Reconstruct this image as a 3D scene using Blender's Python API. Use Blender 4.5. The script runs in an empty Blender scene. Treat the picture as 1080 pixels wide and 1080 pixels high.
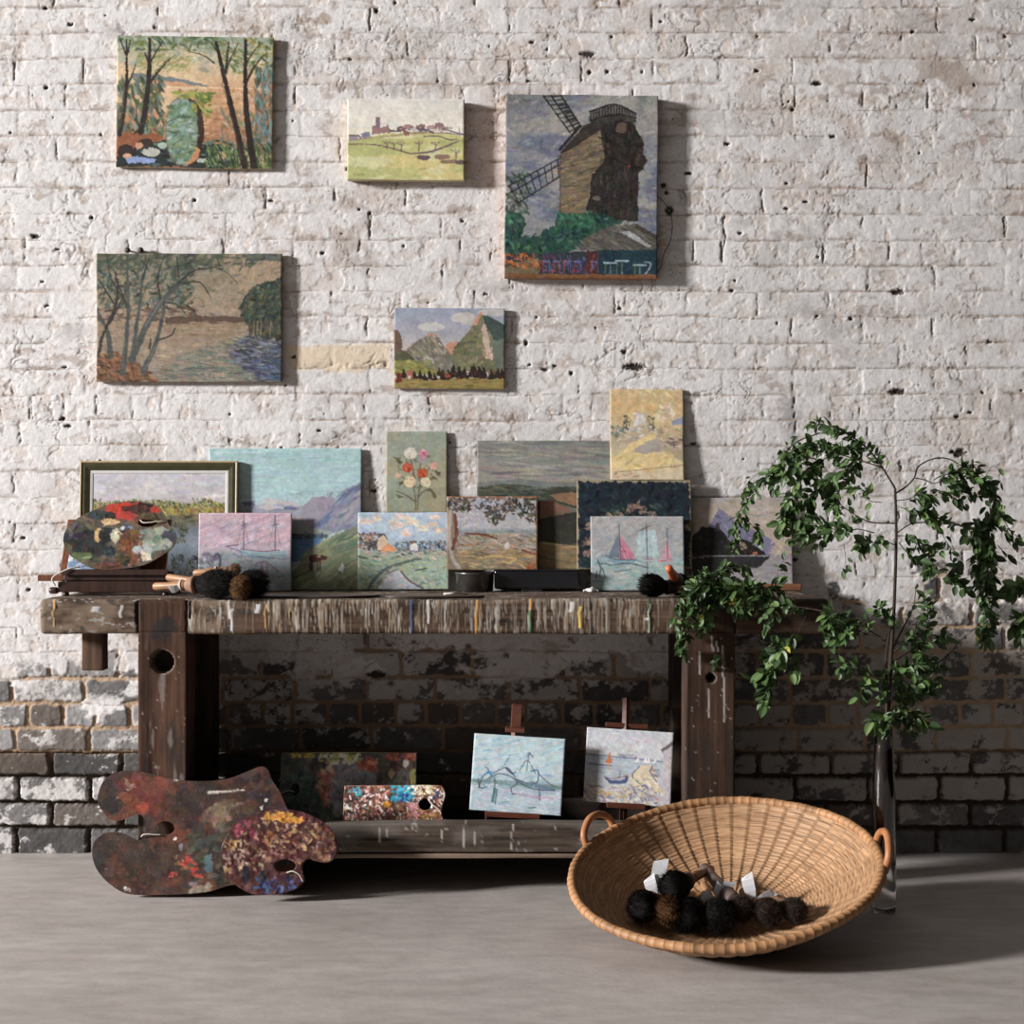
import bpy, bmesh, math
import numpy as np
from mathutils import Matrix, Vector
from mathutils.geometry import delaunay_2d_cdt

# ------------------------------------------------------------------ camera, light, exposure
SC = bpy.context.scene
COL = SC.collection
F, D, EYE = 1611.0, 4.67, 1.043            # focal length in pixels, eye to wall, eye height (metres)

cam_data = bpy.data.cameras.new('camera')
cam_data.sensor_width = 36.0
cam_data.lens = 36.0 * F / 1080.0
cam = bpy.data.objects.new('camera', cam_data)
COL.objects.link(cam)
cam.location = (0, -D, EYE)
cam.rotation_euler = (math.radians(90), 0, 0)
cam_data.clip_end = 100
SC.camera = cam

SC.view_settings.view_transform = 'Standard'
SC.view_settings.look = 'None'
SC.view_settings.gamma = 1.0
SC.view_settings.use_curve_mapping = False
SC.view_settings.exposure = 0.0
SC.cycles.use_denoising = True
SC.cycles.max_bounces = 8

world = bpy.data.worlds.new('world')
SC.world = world
world.use_nodes = True
# dim room light, stronger from the window side (left) than from the dark end of the room
_wn = world.node_tree
_tc = _wn.nodes.new('ShaderNodeTexCoord'); _sp = _wn.nodes.new('ShaderNodeSeparateXYZ')
_mr = _wn.nodes.new('ShaderNodeMapRange'); _mr.inputs['From Min'].default_value = 0.6; _mr.inputs['From Max'].default_value = -1.0
_mr.inputs['To Min'].default_value = 0.0; _mr.inputs['To Max'].default_value = 0.36
_wn.links.new(_tc.outputs['Generated'], _sp.inputs[0]); _wn.links.new(_sp.outputs['X'], _mr.inputs['Value'])
_wn.nodes['Background'].inputs[0].default_value = (1.0, 0.915, 0.86, 1)
_wn.links.new(_mr.outputs['Result'], _wn.nodes['Background'].inputs[1])

def window_light(name, loc, target, sx, sy, power, col):
    l = bpy.data.lights.new(name, 'AREA')
    l.shape = 'RECTANGLE'; l.size = sx; l.size_y = sy; l.energy = power; l.color = col
    o = bpy.data.objects.new(name, l); COL.objects.link(o)
    o.location = loc
    o.rotation_euler = (Vector(target) - Vector(loc)).to_track_quat('-Z', 'Y').to_euler()
    return o
window_light('window_daylight', (-14.0, -4.9, 4.7), (0, -0.1, 1.1), 1.5, 2.0, 5050, (1.0, 0.972, 0.965))

# ------------------------------------------------------------------ numbers and noise
def P(px, py, y):
    d = D + y
    return Vector(((px - 540) * d / F, y, EYE - (py - 540) * d / F))

def lin(c):
    c = np.asarray(c, float) / 255.0
    return np.where(c <= 0.04045, c / 12.92, ((c + 0.055) / 1.055) ** 2.4)

_R = np.random.RandomState(7).rand(65536)
def _h(ix, iy, s):
    ix = ix.astype(np.int64); iy = iy.astype(np.int64)
    k = (ix * 73856093) ^ (iy * 19349663) ^ (s * 83492791)
    k = (k ^ (k >> 13)) * 1274126177
    return _R[(k ^ (k >> 16)) & 65535]
def vn(x, y, s=0):
    x = np.asarray(x, float); y = np.asarray(y, float)
    x, y = np.broadcast_arrays(x, y)
    ix = np.floor(x); iy = np.floor(y); fx = x - ix; fy = y - iy
    fx = fx * fx * (3 - 2 * fx); fy = fy * fy * (3 - 2 * fy)
    a = _h(ix, iy, s); b = _h(ix + 1, iy, s); c = _h(ix, iy + 1, s); d = _h(ix + 1, iy + 1, s)
    return (a * (1 - fx) + b * fx) * (1 - fy) + (c * (1 - fx) + d * fx) * fy
def fbm(x, y, s=0, o=4, g=0.5):
    t = 0.0; a = 1.0; n = 0.0; f = 1.0
    for k in range(o):
        t = t + a * vn(x * f + 17.3 * k, y * f - 9.1 * k, s + k * 131); n += a; a *= g; f *= 2.03
    return t / n                                        # 0..1, mean .5
def sst(a, b, x):
    t = np.clip((x - a) / (b - a), 0, 1)
    return t * t * (3 - 2 * t)
def mixc(a, b, m):
    return a * (1 - m[..., None]) + np.asarray(b) * m[..., None]

# ------------------------------------------------------------------ materials
_mats = {}
def mat_vc(name, rough=0.75, spec=0.3, bump=0.0, bscale=200.0, dist=0.002, coat=0.0, stretch=None):
    """base colour from the mesh's own colour attribute, fine procedural relief on top"""
    if name in _mats: return _mats[name]
    m = bpy.data.materials.new(name); m.use_nodes = True
    nt = m.node_tree; b = nt.nodes['Principled BSDF']
    at = nt.nodes.new('ShaderNodeAttribute'); at.attribute_name = 'Col'
    nt.links.new(at.outputs['Color'], b.inputs['Base Color'])
    b.inputs['Roughness'].default_value = rough
    b.inputs['Specular IOR Level'].default_value = spec
    b.inputs['Coat Weight'].default_value = coat
    if bump > 0:
        tc = nt.nodes.new('ShaderNodeTexCoord'); mp = nt.nodes.new('ShaderNodeMapping')
        if stretch: mp.inputs['Scale'].default_value = stretch
        nz = nt.nodes.new('ShaderNodeTexNoise'); nz.inputs['Scale'].default_value = bscale
        nz.inputs['Detail'].default_value = 4
        bp = nt.nodes.new('ShaderNodeBump'); bp.inputs['Strength'].default_value = bump
        bp.inputs['Distance'].default_value = dist
        nt.links.new(tc.outputs['Object'], mp.inputs['Vector']); nt.links.new(mp.outputs['Vector'], nz.inputs['Vector'])
        nt.links.new(nz.outputs['Fac'], bp.inputs['Height']); nt.links.new(bp.outputs['Normal'], b.inputs['Normal'])
    _mats[name] = m
    return m
def mat_n(name, c1, c2, scale=30, rough=0.6, spec=0.4, metal=0.0, bump=0.15, dist=0.001, stretch=(1, 1, 1), trans=0.0, coat=0.0):
    """two linear colours mixed by a noise"""
    if name in _mats: return _mats[name]
    m = bpy.data.materials.new(name); m.use_nodes = True
    nt = m.node_tree; b = nt.nodes['Principled BSDF']
    tc = nt.nodes.new('ShaderNodeTexCoord'); mp = nt.nodes.new('ShaderNodeMapping'); mp.inputs['Scale'].default_value = stretch
    nz = nt.nodes.new('ShaderNodeTexNoise'); nz.inputs['Scale'].default_value = scale; nz.inputs['Detail'].default_value = 5
    rp = nt.nodes.new('ShaderNodeValToRGB')
    rp.color_ramp.elements[0].position = 0.3; rp.color_ramp.elements[0].color = (*c1, 1)
    rp.color_ramp.elements[1].position = 0.7; rp.color_ramp.elements[1].color = (*c2, 1)
    nt.links.new(tc.outputs['Object'], mp.inputs['Vector']); nt.links.new(mp.outputs['Vector'], nz.inputs['Vector'])
    nt.links.new(nz.outputs['Fac'], rp.inputs['Fac']); nt.links.new(rp.outputs['Color'], b.inputs['Base Color'])
    if bump > 0:
        bp = nt.nodes.new('ShaderNodeBump'); bp.inputs['Strength'].default_value = bump; bp.inputs['Distance'].default_value = dist
        nt.links.new(nz.outputs['Fac'], bp.inputs['Height']); nt.links.new(bp.outputs['Normal'], b.inputs['Normal'])
    b.inputs['Roughness'].default_value = rough; b.inputs['Specular IOR Level'].default_value = spec
    b.inputs['Metallic'].default_value = metal; b.inputs['Transmission Weight'].default_value = trans
    b.inputs['Coat Weight'].default_value = coat
    _mats[name] = m
    return m

# ------------------------------------------------------------------ meshes and objects
def mesh_np(name, V, faces, col=None, smooth=False):
    """V (n,3); faces: (m,4) or (m,3) array, or a list of both; col (n,3) linear"""
    me = bpy.data.meshes.new(name)
    V = np.asarray(V, np.float32)
    if not isinstance(faces, list): faces = [faces]
    faces = [np.asarray(f, np.int32) for f in faces if len(f)]
    me.vertices.add(len(V)); me.vertices.foreach_set('co', V.ravel())
    nl = sum(f.size for f in faces); npoly = sum(len(f) for f in faces)
    me.loops.add(nl); me.loops.foreach_set('vertex_index', np.concatenate([f.ravel() for f in faces]))
    tot = np.concatenate([np.full(len(f), f.shape[1], np.int32) for f in faces])
    st = np.concatenate([[0], np.cumsum(tot)[:-1]]).astype(np.int32)
    me.polygons.add(npoly); me.polygons.foreach_set('loop_start', st)
    me.polygons.foreach_set('use_smooth', np.full(npoly, smooth, bool))
    if col is not None:
        a = me.attributes.new('Col', 'FLOAT_COLOR', 'POINT')
        c = np.ones((len(V), 4), np.float32); c[:, :3] = np.clip(col, 0.004, 0.92)
        a.data.foreach_set('color', c.ravel())
    me.update(calc_edges=True); me.validate()
    return me
def obj(name, me, mat, parent=None, world_verts=False, kind=None, label=None):
    """link a mesh object; with world_verts the verts are in world space and the parent sits at a plain offset"""
    o = bpy.data.objects.new(name, me); COL.objects.link(o)
    if mat is not None: me.materials.append(mat)
    if parent is not None:
        o.parent = parent
        if world_verts:
            l = np.array(root_loc(parent)); me.transform(Matrix.Translation(-Vector(l)))
    if kind: o['kind'] = kind
    if label: o['label'] = label
    return o
def root_loc(o):
    l = Vector(o.location)
    while o.parent is not None:
        o = o.parent; l = l + o.location
    return l
def thing(name, label, cat, loc=(0, 0, 0), rot=None, group=None):
    o = bpy.data.objects.new(name, None); COL.objects.link(o)
    o.empty_display_size = 0.05
    o.location = loc
    if rot is not None: o.rotation_euler = rot
    o['label'] = label; o['category'] = cat
    if group: o['group'] = group
    return o
def tag(o, label, cat, group=None):
    o['label'] = label; o['category'] = cat
    if group: o['group'] = group
    return o

class MB:
    """collects several shapes into one mesh"""
    def __init__(s): s.V = []; s.Q = []; s.T = []; s.C = []; s.n = 0
    def add(s, V, Q=None, T=None, col=None):
        V = np.asarray(V, float).reshape(-1, 3)
        if Q is not None and len(Q): s.Q.append(np.asarray(Q, int).reshape(-1, 4) + s.n)
        if T is not None and len(T): s.T.append(np.asarray(T, int).reshape(-1, 3) + s.n)
        s.V.append(V); s.n += len(V)
        if col is not None: s.C.append(np.broadcast_to(np.asarray(col, float), V.shape))
        return s
    def mesh(s, name, smooth=False):
        f = []
        if s.Q: f.append(np.concatenate(s.Q))
        if s.T: f.append(np.concatenate(s.T))
        return mesh_np(name, np.concatenate(s.V), f, np.concatenate(s.C) if s.C else None, smooth)
    def box(s, c, d, R=None, bev=0.0, col=None):
        """bevelled box: centre c, full size d, optional 3x3 rotation"""
        V, Q = rbox(d, bev)
        V = V @ np.array(R).T if R is not None else V
        return s.add(V + np.array(c), Q, col=col)
    def tube(s, pts, r, n=8, cap=True, smooth_n=0, col=None):
        V, Q, T = tube(pts, r, n, cap, smooth_n); return s.add(V, Q, T, col)
    def lathe(s, prof, c=(0, 0, 0), n=24, R=None, col=None):
        V, Q = lathe(prof, n)
        V = V @ np.array(R).T if R is not None else V
        return s.add(V + np.array(c), Q, col=col)

def rbox(d, bev=0.0, steps=None, bs=3):
    """rounded box as six welded grids; steps = cell size of the grid (or None for plain faces)"""
    hx = np.array(d, float) / 2
    bev = min(bev, hx.min() * 0.98)
    axes = []
    for k in range(3):
        if bev > 0:
            e = hx[k] - bev
            a = -hx[k] + bev * (1 - np.cos(np.linspace(0, math.pi / 2, bs + 1)))
            inner = max(1, int(round(2 * e / steps))) if steps else 1
            mid = np.linspace(-e, e, inner + 1)
            axes.append(np.concatenate([a[:-1], mid, (-a[:-1])[::-1]]))
        else:
            inner = max(1, int(round(2 * hx[k] / steps))) if steps else 1
            axes.append(np.linspace(-hx[k], hx[k], inner + 1))
    Vs = []; Qs = []; n = 0
    for k in range(3):
        i, j = (k + 1) % 3, (k + 2) % 3
        A, B = axes[i], axes[j]
        for sgn in (-1, 1):
            ga, gb = np.meshgrid(A, B, indexing='ij')
            v = np.zeros(ga.shape + (3,)); v[..., i] = ga; v[..., j] = gb; v[..., k] = sgn * hx[k]
            na, nb = ga.shape
            idx = np.arange(na * nb).reshape(na, nb) + n
            q = np.stack([idx[:-1, :-1], idx[1:, :-1], idx[1:, 1:], idx[:-1, 1:]], -1).reshape(-1, 4)
            if sgn < 0: q = q[:, ::-1]
            Vs.append(v.reshape(-1, 3)); Qs.append(q); n += na * nb
    V = np.concatenate(Vs); Q = np.concatenate(Qs)
    key = np.round(V * 1e6).astype(np.int64)
    u, first, inv = np.unique(key, axis=0, return_index=True, return_inverse=True)
    V = V[first]; Q = np.asarray(inv).ravel()[Q]
    if bev > 0:
        q = np.clip(V, -(hx - bev), hx - bev); dlt = V - q
        L = np.linalg.norm(dlt, axis=1, keepdims=True); L[L < 1e-9] = 1
        V = q + dlt / L * bev
    return V, Q
def catmull(pts, n):
    p = np.array(pts, float)
    if len(p) < 3 or n <= 1: return p
    q = np.vstack([2 * p[0] - p[1], p, 2 * p[-1] - p[-2]])
    out = []
    for i in range(1, len(q) - 2):
        for t in np.linspace(0, 1, n, endpoint=False):
            a, b, c, d = q[i - 1], q[i], q[i + 1], q[i + 2]
            out.append(0.5 * (2 * b + (c - a) * t + (2 * a - 5 * b + 4 * c - d) * t * t + (3 * b - a - 3 * c + d) * t ** 3))
    out.append(p[-1])
    return np.array(out)
def tube(pts, r, n=8, cap=True, sm=0):
    pts = np.array(pts, float)
    r = np.broadcast_to(np.asarray(r, float), (len(pts),)) if np.ndim(r) == 0 or len(np.atleast_1d(r)) == len(pts) else np.interp(np.linspace(0, 1, len(pts)), np.linspace(0, 1, len(r)), r)
    if sm > 1:
        full = catmull(np.column_stack([pts, r]), sm); pts, r = full[:, :3], np.maximum(full[:, 3], 1e-5)
    m = len(pts)
    t = np.gradient(pts, axis=0); t /= np.linalg.norm(t, axis=1, keepdims=True) + 1e-12
    up = np.array([0, 0, 1.0]) if abs(t[0][2]) < 0.9 else np.array([1.0, 0, 0])
    a = np.cross(t[0], up); a /= np.linalg.norm(a)
    ang = np.linspace(0, 2 * math.pi, n, endpoint=False)
    V = []
    for i in range(m):
        a = a - t[i] * np.dot(a, t[i]); a /= np.linalg.norm(a) + 1e-12
        b = np.cross(t[i], a)
        V.append(pts[i] + r[i] * (np.cos(ang)[:, None] * a + np.sin(ang)[:, None] * b))
    V = np.concatenate(V)
    idx = np.arange(m * n).reshape(m, n); nx = np.roll(idx, -1, 1)
    Q = np.stack([idx[:-1], nx[:-1], nx[1:], idx[1:]], -1).reshape(-1, 4)
    T = []
    if cap:
        V = np.vstack([V, pts[0], pts[-1]])
        k = m * n
        T = [[k, idx[0][(j + 1) % n], idx[0][j]] for j in range(n)] + [[k + 1, idx[-1][j], idx[-1][(j + 1) % n]] for j in range(n)]
    return V, Q, np.array(T, int).reshape(-1, 3)
def lathe(prof, n=24):
    prof = np.array(prof, float); m = len(prof)
    ang = np.linspace(0, 2 * math.pi, n, endpoint=False)
    V = np.stack([prof[:, 0][:, None] * np.cos(ang), prof[:, 0][:, None] * np.sin(ang), np.repeat(prof[:, 1][:, None], n, 1)], -1).reshape(-1, 3)
    idx = np.arange(m * n).reshape(m, n); nx = np.roll(idx, -1, 1)
    return V, np.stack([idx[:-1], nx[:-1], nx[1:], idx[1:]], -1).reshape(-1, 4)
def inpoly(x, y, pts):
    pts = np.asarray(pts, float); c = np.zeros(np.shape(x), bool)
    j = len(pts) - 1
    for i in range(len(pts)):
        xi, yi = pts[i]; xj, yj = pts[j]
        if yi != yj:
            c ^= ((yi > y) != (yj > y)) & (x < (xj - xi) * (y - yi) / (yj - yi) + xi)
        j = i
    return c
# ------------------------------------------------------------------ the brick wall
def wall():
    fine = 0.0033
    X = np.concatenate([np.arange(-2.6, -1.62, 0.012), np.arange(-1.62, 1.62, fine), np.arange(1.62, 2.6, 0.012)])
    Z = np.concatenate([np.arange(-0.01, 2.64, fine), np.arange(2.64, 3.2, 0.012)])
    x, z = np.meshgrid(X, Z)                                   # rows = z
    # courses: pixel heights of the bed joints, bottom to top
    b = [901.5, 873.3, 846.7, 818.6, 792.7, 766.7, 740.9, 714.9, 686.0, 660.0, 632.6]
    while b[-1] > -220: b.append(b[-1] - 27.2)
    bz = EYE - (np.array(b) - 540) / 345.0
    bz[0] = -0.02
    wob = (fbm(x * 2.5, z * 2.5, 3, 2) - .5) * 0.012 + (fbm(x * 30, z * 30, 5, 2) - .5) * 0.006
    wob2 = (fbm(x * 3.1, z * 3.1, 9, 2) - .5) * 0.012 + (fbm(x * 33, z * 33, 11, 2) - .5) * 0.007
    zz = z + wob * np.clip(z / .1, 0, 1); xx = x + wob2
    row = np.clip(np.searchsorted(bz, zz.ravel()).reshape(zz.shape) - 1, 0, len(bz) - 2)
    head = (row % 6) == 5
    per = np.where(head, 35.0, 74.6) / 345.0
    off = np.where(head, 31.0, np.where(row % 2 == 0, 17.0, 55.0))
    offx = (off - 540) / 345.0 + (_h(row, row * 0 + 3, 5) - .5) * 0.02
    cx = (xx - offx) / per
    bi = np.floor(cx); fx = (cx - bi) * per
    # each perpend moves a little
    jl = (_h(bi, row, 21) - .5) * 0.014; jr = (_h(bi + 1, row, 21) - .5) * 0.014
    dl = fx - jl; dr = (per - fx) + jr
    db = zz - bz[row]; dt = bz[row + 1] - zz
    rnd = lambda s: _h(bi, row, s)
    edge = 0.0058
    dx = np.minimum(dl, dr); dz = np.minimum(db, dt)
    # rounded brick corners
    k = 0.011
    ax = np.clip(k - (dx - edge), 0, None); az = np.clip(k - (dz - edge), 0, None)
    d = k - np.sqrt(ax ** 2 + az ** 2)                          # >0 inside the brick
    d = np.where((ax > 0) & (az > 0), d, np.minimum(dx, dz) - edge)
    d = d + (fbm(x * 60, z * 60, 33, 4, .65) - .5) * 0.0105
    # ---- how much of the brickwork is bare
    zb = np.interp(x, [-2.6, -1.3, -1.05, -.9, -.2, .4, .8, 1.0, 1.3, 2.6], [.53, .53, .56, .60, .54, .60, .70, .77, .80, .85])
    n1 = fbm(x * 7, z * 9, 41, 5, .6)
    bare = sst(-0.015, 0.015, zb + (n1 - .5) * 0.42 - z)
    # ---- joint depth
    jn = fbm(x * 9, z * 12, 51, 4)
    painted_depth = 0.0016 * sst(.36, .62, jn) + 0.0004
    vert = dl + 0 < dz; vert |= dr < dz
    crack_v = sst(.51, .58, fbm(x * 13, z * 13, 57, 3))
    painted_depth = np.where(vert, 0.0006, painted_depth * .6)
    raked = np.where(row < 4, 0.019, 0.0055)
    raked = raked * (0.7 + .6 * jn)
    depth = painted_depth * (1 - bare) + raked * bare
    dxn = np.minimum(dl, dr) + (fbm(x * 34, z * 26, 35, 4, .65) - .5) * .020
    vcrk = sst(.0034, .0006, np.abs(dxn)) * crack_v * sst(-.002, .008, dz) * (.25 + .75 * sst(.4, .55, fbm(x * 40, z * 18, 36, 3)))
    hcrk = sst(.0026, .0004, np.abs(dz - .001 + (fbm(x * 50, z * 50, 37, 3) - .5) * .009)) * sst(.46, .6, jn)
    soft_p = 0.0075
    prof_p = sst(-0.005, soft_p, d); prof_b = sst(-0.003, 0.0045, d)
    prof = prof_p * (1 - bare) + prof_b * bare
    hgt = -depth * (1 - prof)
    hgt += ((rnd(61) - .5) * 0.0030 + (rnd(62) - .5) * (fx / per - .5) * 0.004 + (rnd(63) - .5) * (db / .078 - .5) * 0.003) * (.30 + .70 * bare)
    lum = (fbm(x * 16, z * 20, 71, 4) - .5)
    fin = (fbm(x * 75, z * 85, 73, 4, .62) - .5)
    hgt += lum * (0.0022 + .002 * bare) + fin * (0.0011 + 0.0016 * bare)
    # paint crust lifted at the lower edges of the flaking zone
    hgt += (1 - bare) * 0.0012
    flake = sst(.62, .64, fbm(x * 26, z * 30, 75, 4)) * (1 - bare)
    hgt -= flake * 0.0011
    # sharp lips and short cracks in the old paint near the perpends
    ridge = 1 - np.abs(2 * fbm(x * 17 + 3 * jn, z * 8, 81, 3) - 1)
    crk = sst(.972, .993, ridge) * sst(.54, .66, fbm(x * 6, z * 6, 83, 3)) * (1 - bare)
    hgt -= crk * 0.0016
    hgt -= (vcrk * .0032 + hcrk * .0012) * (1 - bare)
    fine_ = fbm(x * 210, z * 230, 85, 3, .7) - .5
    hgt += fine_ * (.0009 + .0008 * bare)
    ridge2 = 1 - np.abs(2 * fbm(x * 44, z * 30, 87, 3) - 1)
    crk2 = sst(.965, .99, ridge2) * sst(.55, .66, fbm(x * 7, z * 8, 89, 4)) * (1 - bare)
    hgt -= crk2 * .0011
    # pits
    pit = np.zeros_like(x); rs = np.random.RandomState(11)
    pits = [(rs.uniform(-1.6, 1.6), rs.uniform(.8, 2.62), rs.uniform(.002, .0065), rs.uniform(.6, 2.2)) for _ in range(150)]
    for q in [(947, 413, 6, 2.6), (947, 308, 6, 2.2), (397, 11, 6, .8), (670, 387, 7, 3.2), (575, 390, 4, 2), (37, 249, 5, 2), (205, 211, 4, 1), (398, 712, 9, 2.6), (402, 724, 5, .4),
              (862, 88, 5, 2), (836, 115, 4, 1), (706, 222, 9, .9), (703, 203, 5, 1), (620, 57, 6, 2.4), (622, 76, 4, 1), (641, 76, 4, 1), (700, 195, 6, 1), (1012, 478, 8, 2), (555, 362, 6, .7), (658, 371, 4, 1.2)]:
        pits.append(((q[0] - 540) / 345, EYE - (q[1] - 540) / 345, q[2] / 345 * .55, q[3]))
    for (qx, qz, r, s) in pits:
        i0, i1 = np.searchsorted(X, qx - r * s * 1.6), np.searchsorted(X, qx + r * s * 1.6)
        j0, j1 = np.searchsorted(Z, qz - r * 1.6), np.searchsorted(Z, qz + r * 1.6)
        sx = x[j0:j1, i0:i1]; sz = z[j0:j1, i0:i1]
        rr = np.sqrt(((sx - qx) / (r * s)) ** 2 + ((sz - qz) / r) ** 2) + (vn(sx * 400, sz * 400, 3) - .5) * .7
        pit[j0:j1, i0:i1] = np.maximum(pit[j0:j1, i0:i1], sst(1.1, .7, rr))
    hgt -= pit * 0.006
    # ---- colour
    C = np.empty(x.shape + (3,)); C[:] = (.712, .698, .692)
    C *= (1 + (fbm(x * 5, z * 5, 91, 4) - .5)[..., None] * .16)
    C *= (1 + (rnd(93) - .5)[..., None] * .06)
    # worn tan and grey patches in the paint
    up = sst(1.9, 2.5, z)
    m = sst(.57, .72, fbm(x * 8, z * 11, 95, 6, .66) + .05 * up + .05 * sst(.6, 1.4, x)) * .40
    C = mixc(C, (.47, .385, .325), m)
    m = sst(.56, .74, fbm(x * 9, z * 12, 97, 6, .66) + .03 * up) * .5
    C = mixc(C, (.43, .405, .385), m)
    m = sst(.63, .72, fbm(x * 16, z * 26, 99, 6, .68) + .03 * up) * .55
    C = mixc(C, (.33, .245, .195), m)
    C = mixc(C, (.62, .52, .44), flake * .35)
    # one course end of yellowed paint, a worn brown patch beside the village picture, a grey streak above the plant
    def patch(px0, py0, px1, py1, s=.006):
        x0, x1 = (px0 - 540) / 345, (px1 - 540) / 345; z1, z0 = EYE - (py0 - 540) / 345, EYE - (py1 - 540) / 345
        nn = (fbm(x * 30, z * 30, 101, 3) - .5) * .03
        return sst(-s, s, np.minimum(np.minimum(x - x0, x1 - x), np.minimum(z - z0, z1 - z)) + nn)
    C = mixc(C, (.72, .58, .40), patch(303, 364, 412, 391) * .75)
    C = mixc(C, (.40, .34, .30), patch(350, 205, 405, 285, .03) * sst(.45, .62, fbm(x * 14, z * 18, 103, 5)) * .7)
    C = mixc(C, (.36, .27, .21), patch(250, 4, 350, 34, .012) * sst(.5, .58, fbm(x * 14, z * 18, 105, 5)) * .75)
    C = mixc(C, (.34, .25, .19), patch(620, 0, 680, 8, .01) * sst(.40, .48, fbm(x * 14, z * 30, 107, 5)) * .8)
    C = mixc(C, (.38, .37, .38), patch(826, 415, 842, 470, .02) * .6)
    C = mixc(C, (.40, .33, .28), patch(960, 55, 1030, 110, .04) * sst(.48, .58, fbm(x * 14, z * 18, 109, 5)) * .7)
    # dirt held in the open joints and cracks
    jdirt = sst(.0025, -.0025, d) * (1 - bare)
    C = mixc(C, (.40, .33, .28), jdirt * np.where(vert, .22 * crack_v, .30 * sst(.42, .66, jn)))
    C = mixc(C, (.13, .095, .075), vcrk * (1 - bare) * .85)
    C = mixc(C, (.30, .235, .19), hcrk * (1 - bare) * .55)
    C = mixc(C, (.20, .155, .125), crk2 * .6)
    C = C * (1 + (fine_ * .30 + fin * .18)[..., None] * (1 - .5 * bare[..., None]))
    thin = sst(.0022, .0004, np.abs(dt - .003 + (fbm(x * 60, z * 60, 111, 2) - .5) * .005)) * sst(.40, .6, fbm(x * 11, z * 7, 113, 3)) * (1 - bare)
    C = mixc(C, (.30, .235, .19), thin * .75); hgt -= thin * .0022
    C = mixc(C, (.16, .12, .10), crk * .6)
    C = mixc(C, (.05, .04, .035), pit)
    # ---- the bare zone: mortar, bricks, whitewash remnants
    brick = np.empty_like(C)
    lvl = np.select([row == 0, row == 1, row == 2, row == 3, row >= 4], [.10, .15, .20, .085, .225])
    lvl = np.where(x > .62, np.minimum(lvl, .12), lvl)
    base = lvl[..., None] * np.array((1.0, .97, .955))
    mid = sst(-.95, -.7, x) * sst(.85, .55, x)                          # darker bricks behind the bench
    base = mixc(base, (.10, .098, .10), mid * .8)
    brick[:] = base
    brick *= (0.7 + .7 * rnd(121))[..., None] * (0.55 + .9 * fbm(x * 45, z * 45, 123, 6, .72))[..., None]
    brick = mixc(brick, (.12, .085, .06), (rnd(125) > .8) * .5 * np.ones_like(x))
    ww = np.interp(x, [-2, -1.1, -.9, .3, .62, 1.0, 2], [.42, .42, .40, .40, .50, .53, .53])
    # on the left the second and third courses kept their white, the fourth lost it
    ww = ww + np.where(x < -.85, np.select([row == 0, row == 1, row == 2, row == 3, row == 4, row == 5], [-.16, .0, .20, -.18, -.08, -.06], -.05), 0)
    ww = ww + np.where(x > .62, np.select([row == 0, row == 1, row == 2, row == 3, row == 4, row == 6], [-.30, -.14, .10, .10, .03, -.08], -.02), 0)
    ww = ww + np.where((x > -.9) & (x < .62), np.clip((z - .42) * .9, -.16, .17), 0)
    ww = ww + (rnd(127) - .5) * .20
    wn = fbm(x * 19, z * 23, 129, 7, .74)
    wash = sst(-.045, .045, ww - .5 + (.5 - wn) * 1.25)
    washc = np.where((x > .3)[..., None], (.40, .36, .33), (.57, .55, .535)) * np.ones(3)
    washc = mixc(washc, (.45, .43, .41), sst(.45, .65, fbm(x * 22, z * 22, 131, 4)) * .5)
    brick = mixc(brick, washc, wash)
    hgt += wash * bare * .0008
    mort = np.empty_like(C); mort[:] = (.43, .305, .205)
    mort *= (0.75 + .5 * fbm(x * 50, z * 50, 133, 4, .6))[..., None]
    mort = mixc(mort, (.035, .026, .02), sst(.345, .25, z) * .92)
    mort = mixc(mort, (.45, .42, .39), sst(.52, .62, fbm(x * 20, z * 26, 135, 5, .7)) * sst(.42, .6, z) * .7)
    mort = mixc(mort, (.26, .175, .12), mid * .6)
    ismort = sst(.002, -.002, d)
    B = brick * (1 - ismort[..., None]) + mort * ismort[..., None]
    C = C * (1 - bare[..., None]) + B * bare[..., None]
    V = np.stack([x, -hgt, z], -1).reshape(-1, 3)
    nz, nx = x.shape
    idx = np.arange(nx * nz).reshape(nz, nx)
    Q = np.stack([idx[:-1, :-1], idx[:-1, 1:], idx[1:, 1:], idx[1:, :-1]], -1).reshape(-1, 4)
    me = mesh_np('wall_back', V, Q, C.reshape(-1, 3), True)
    o = obj('wall_back', me, mat_vc('painted_brick', 0.88, 0.12, 0.55, 330, .0014), kind='structure')
    return o
wall()

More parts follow.
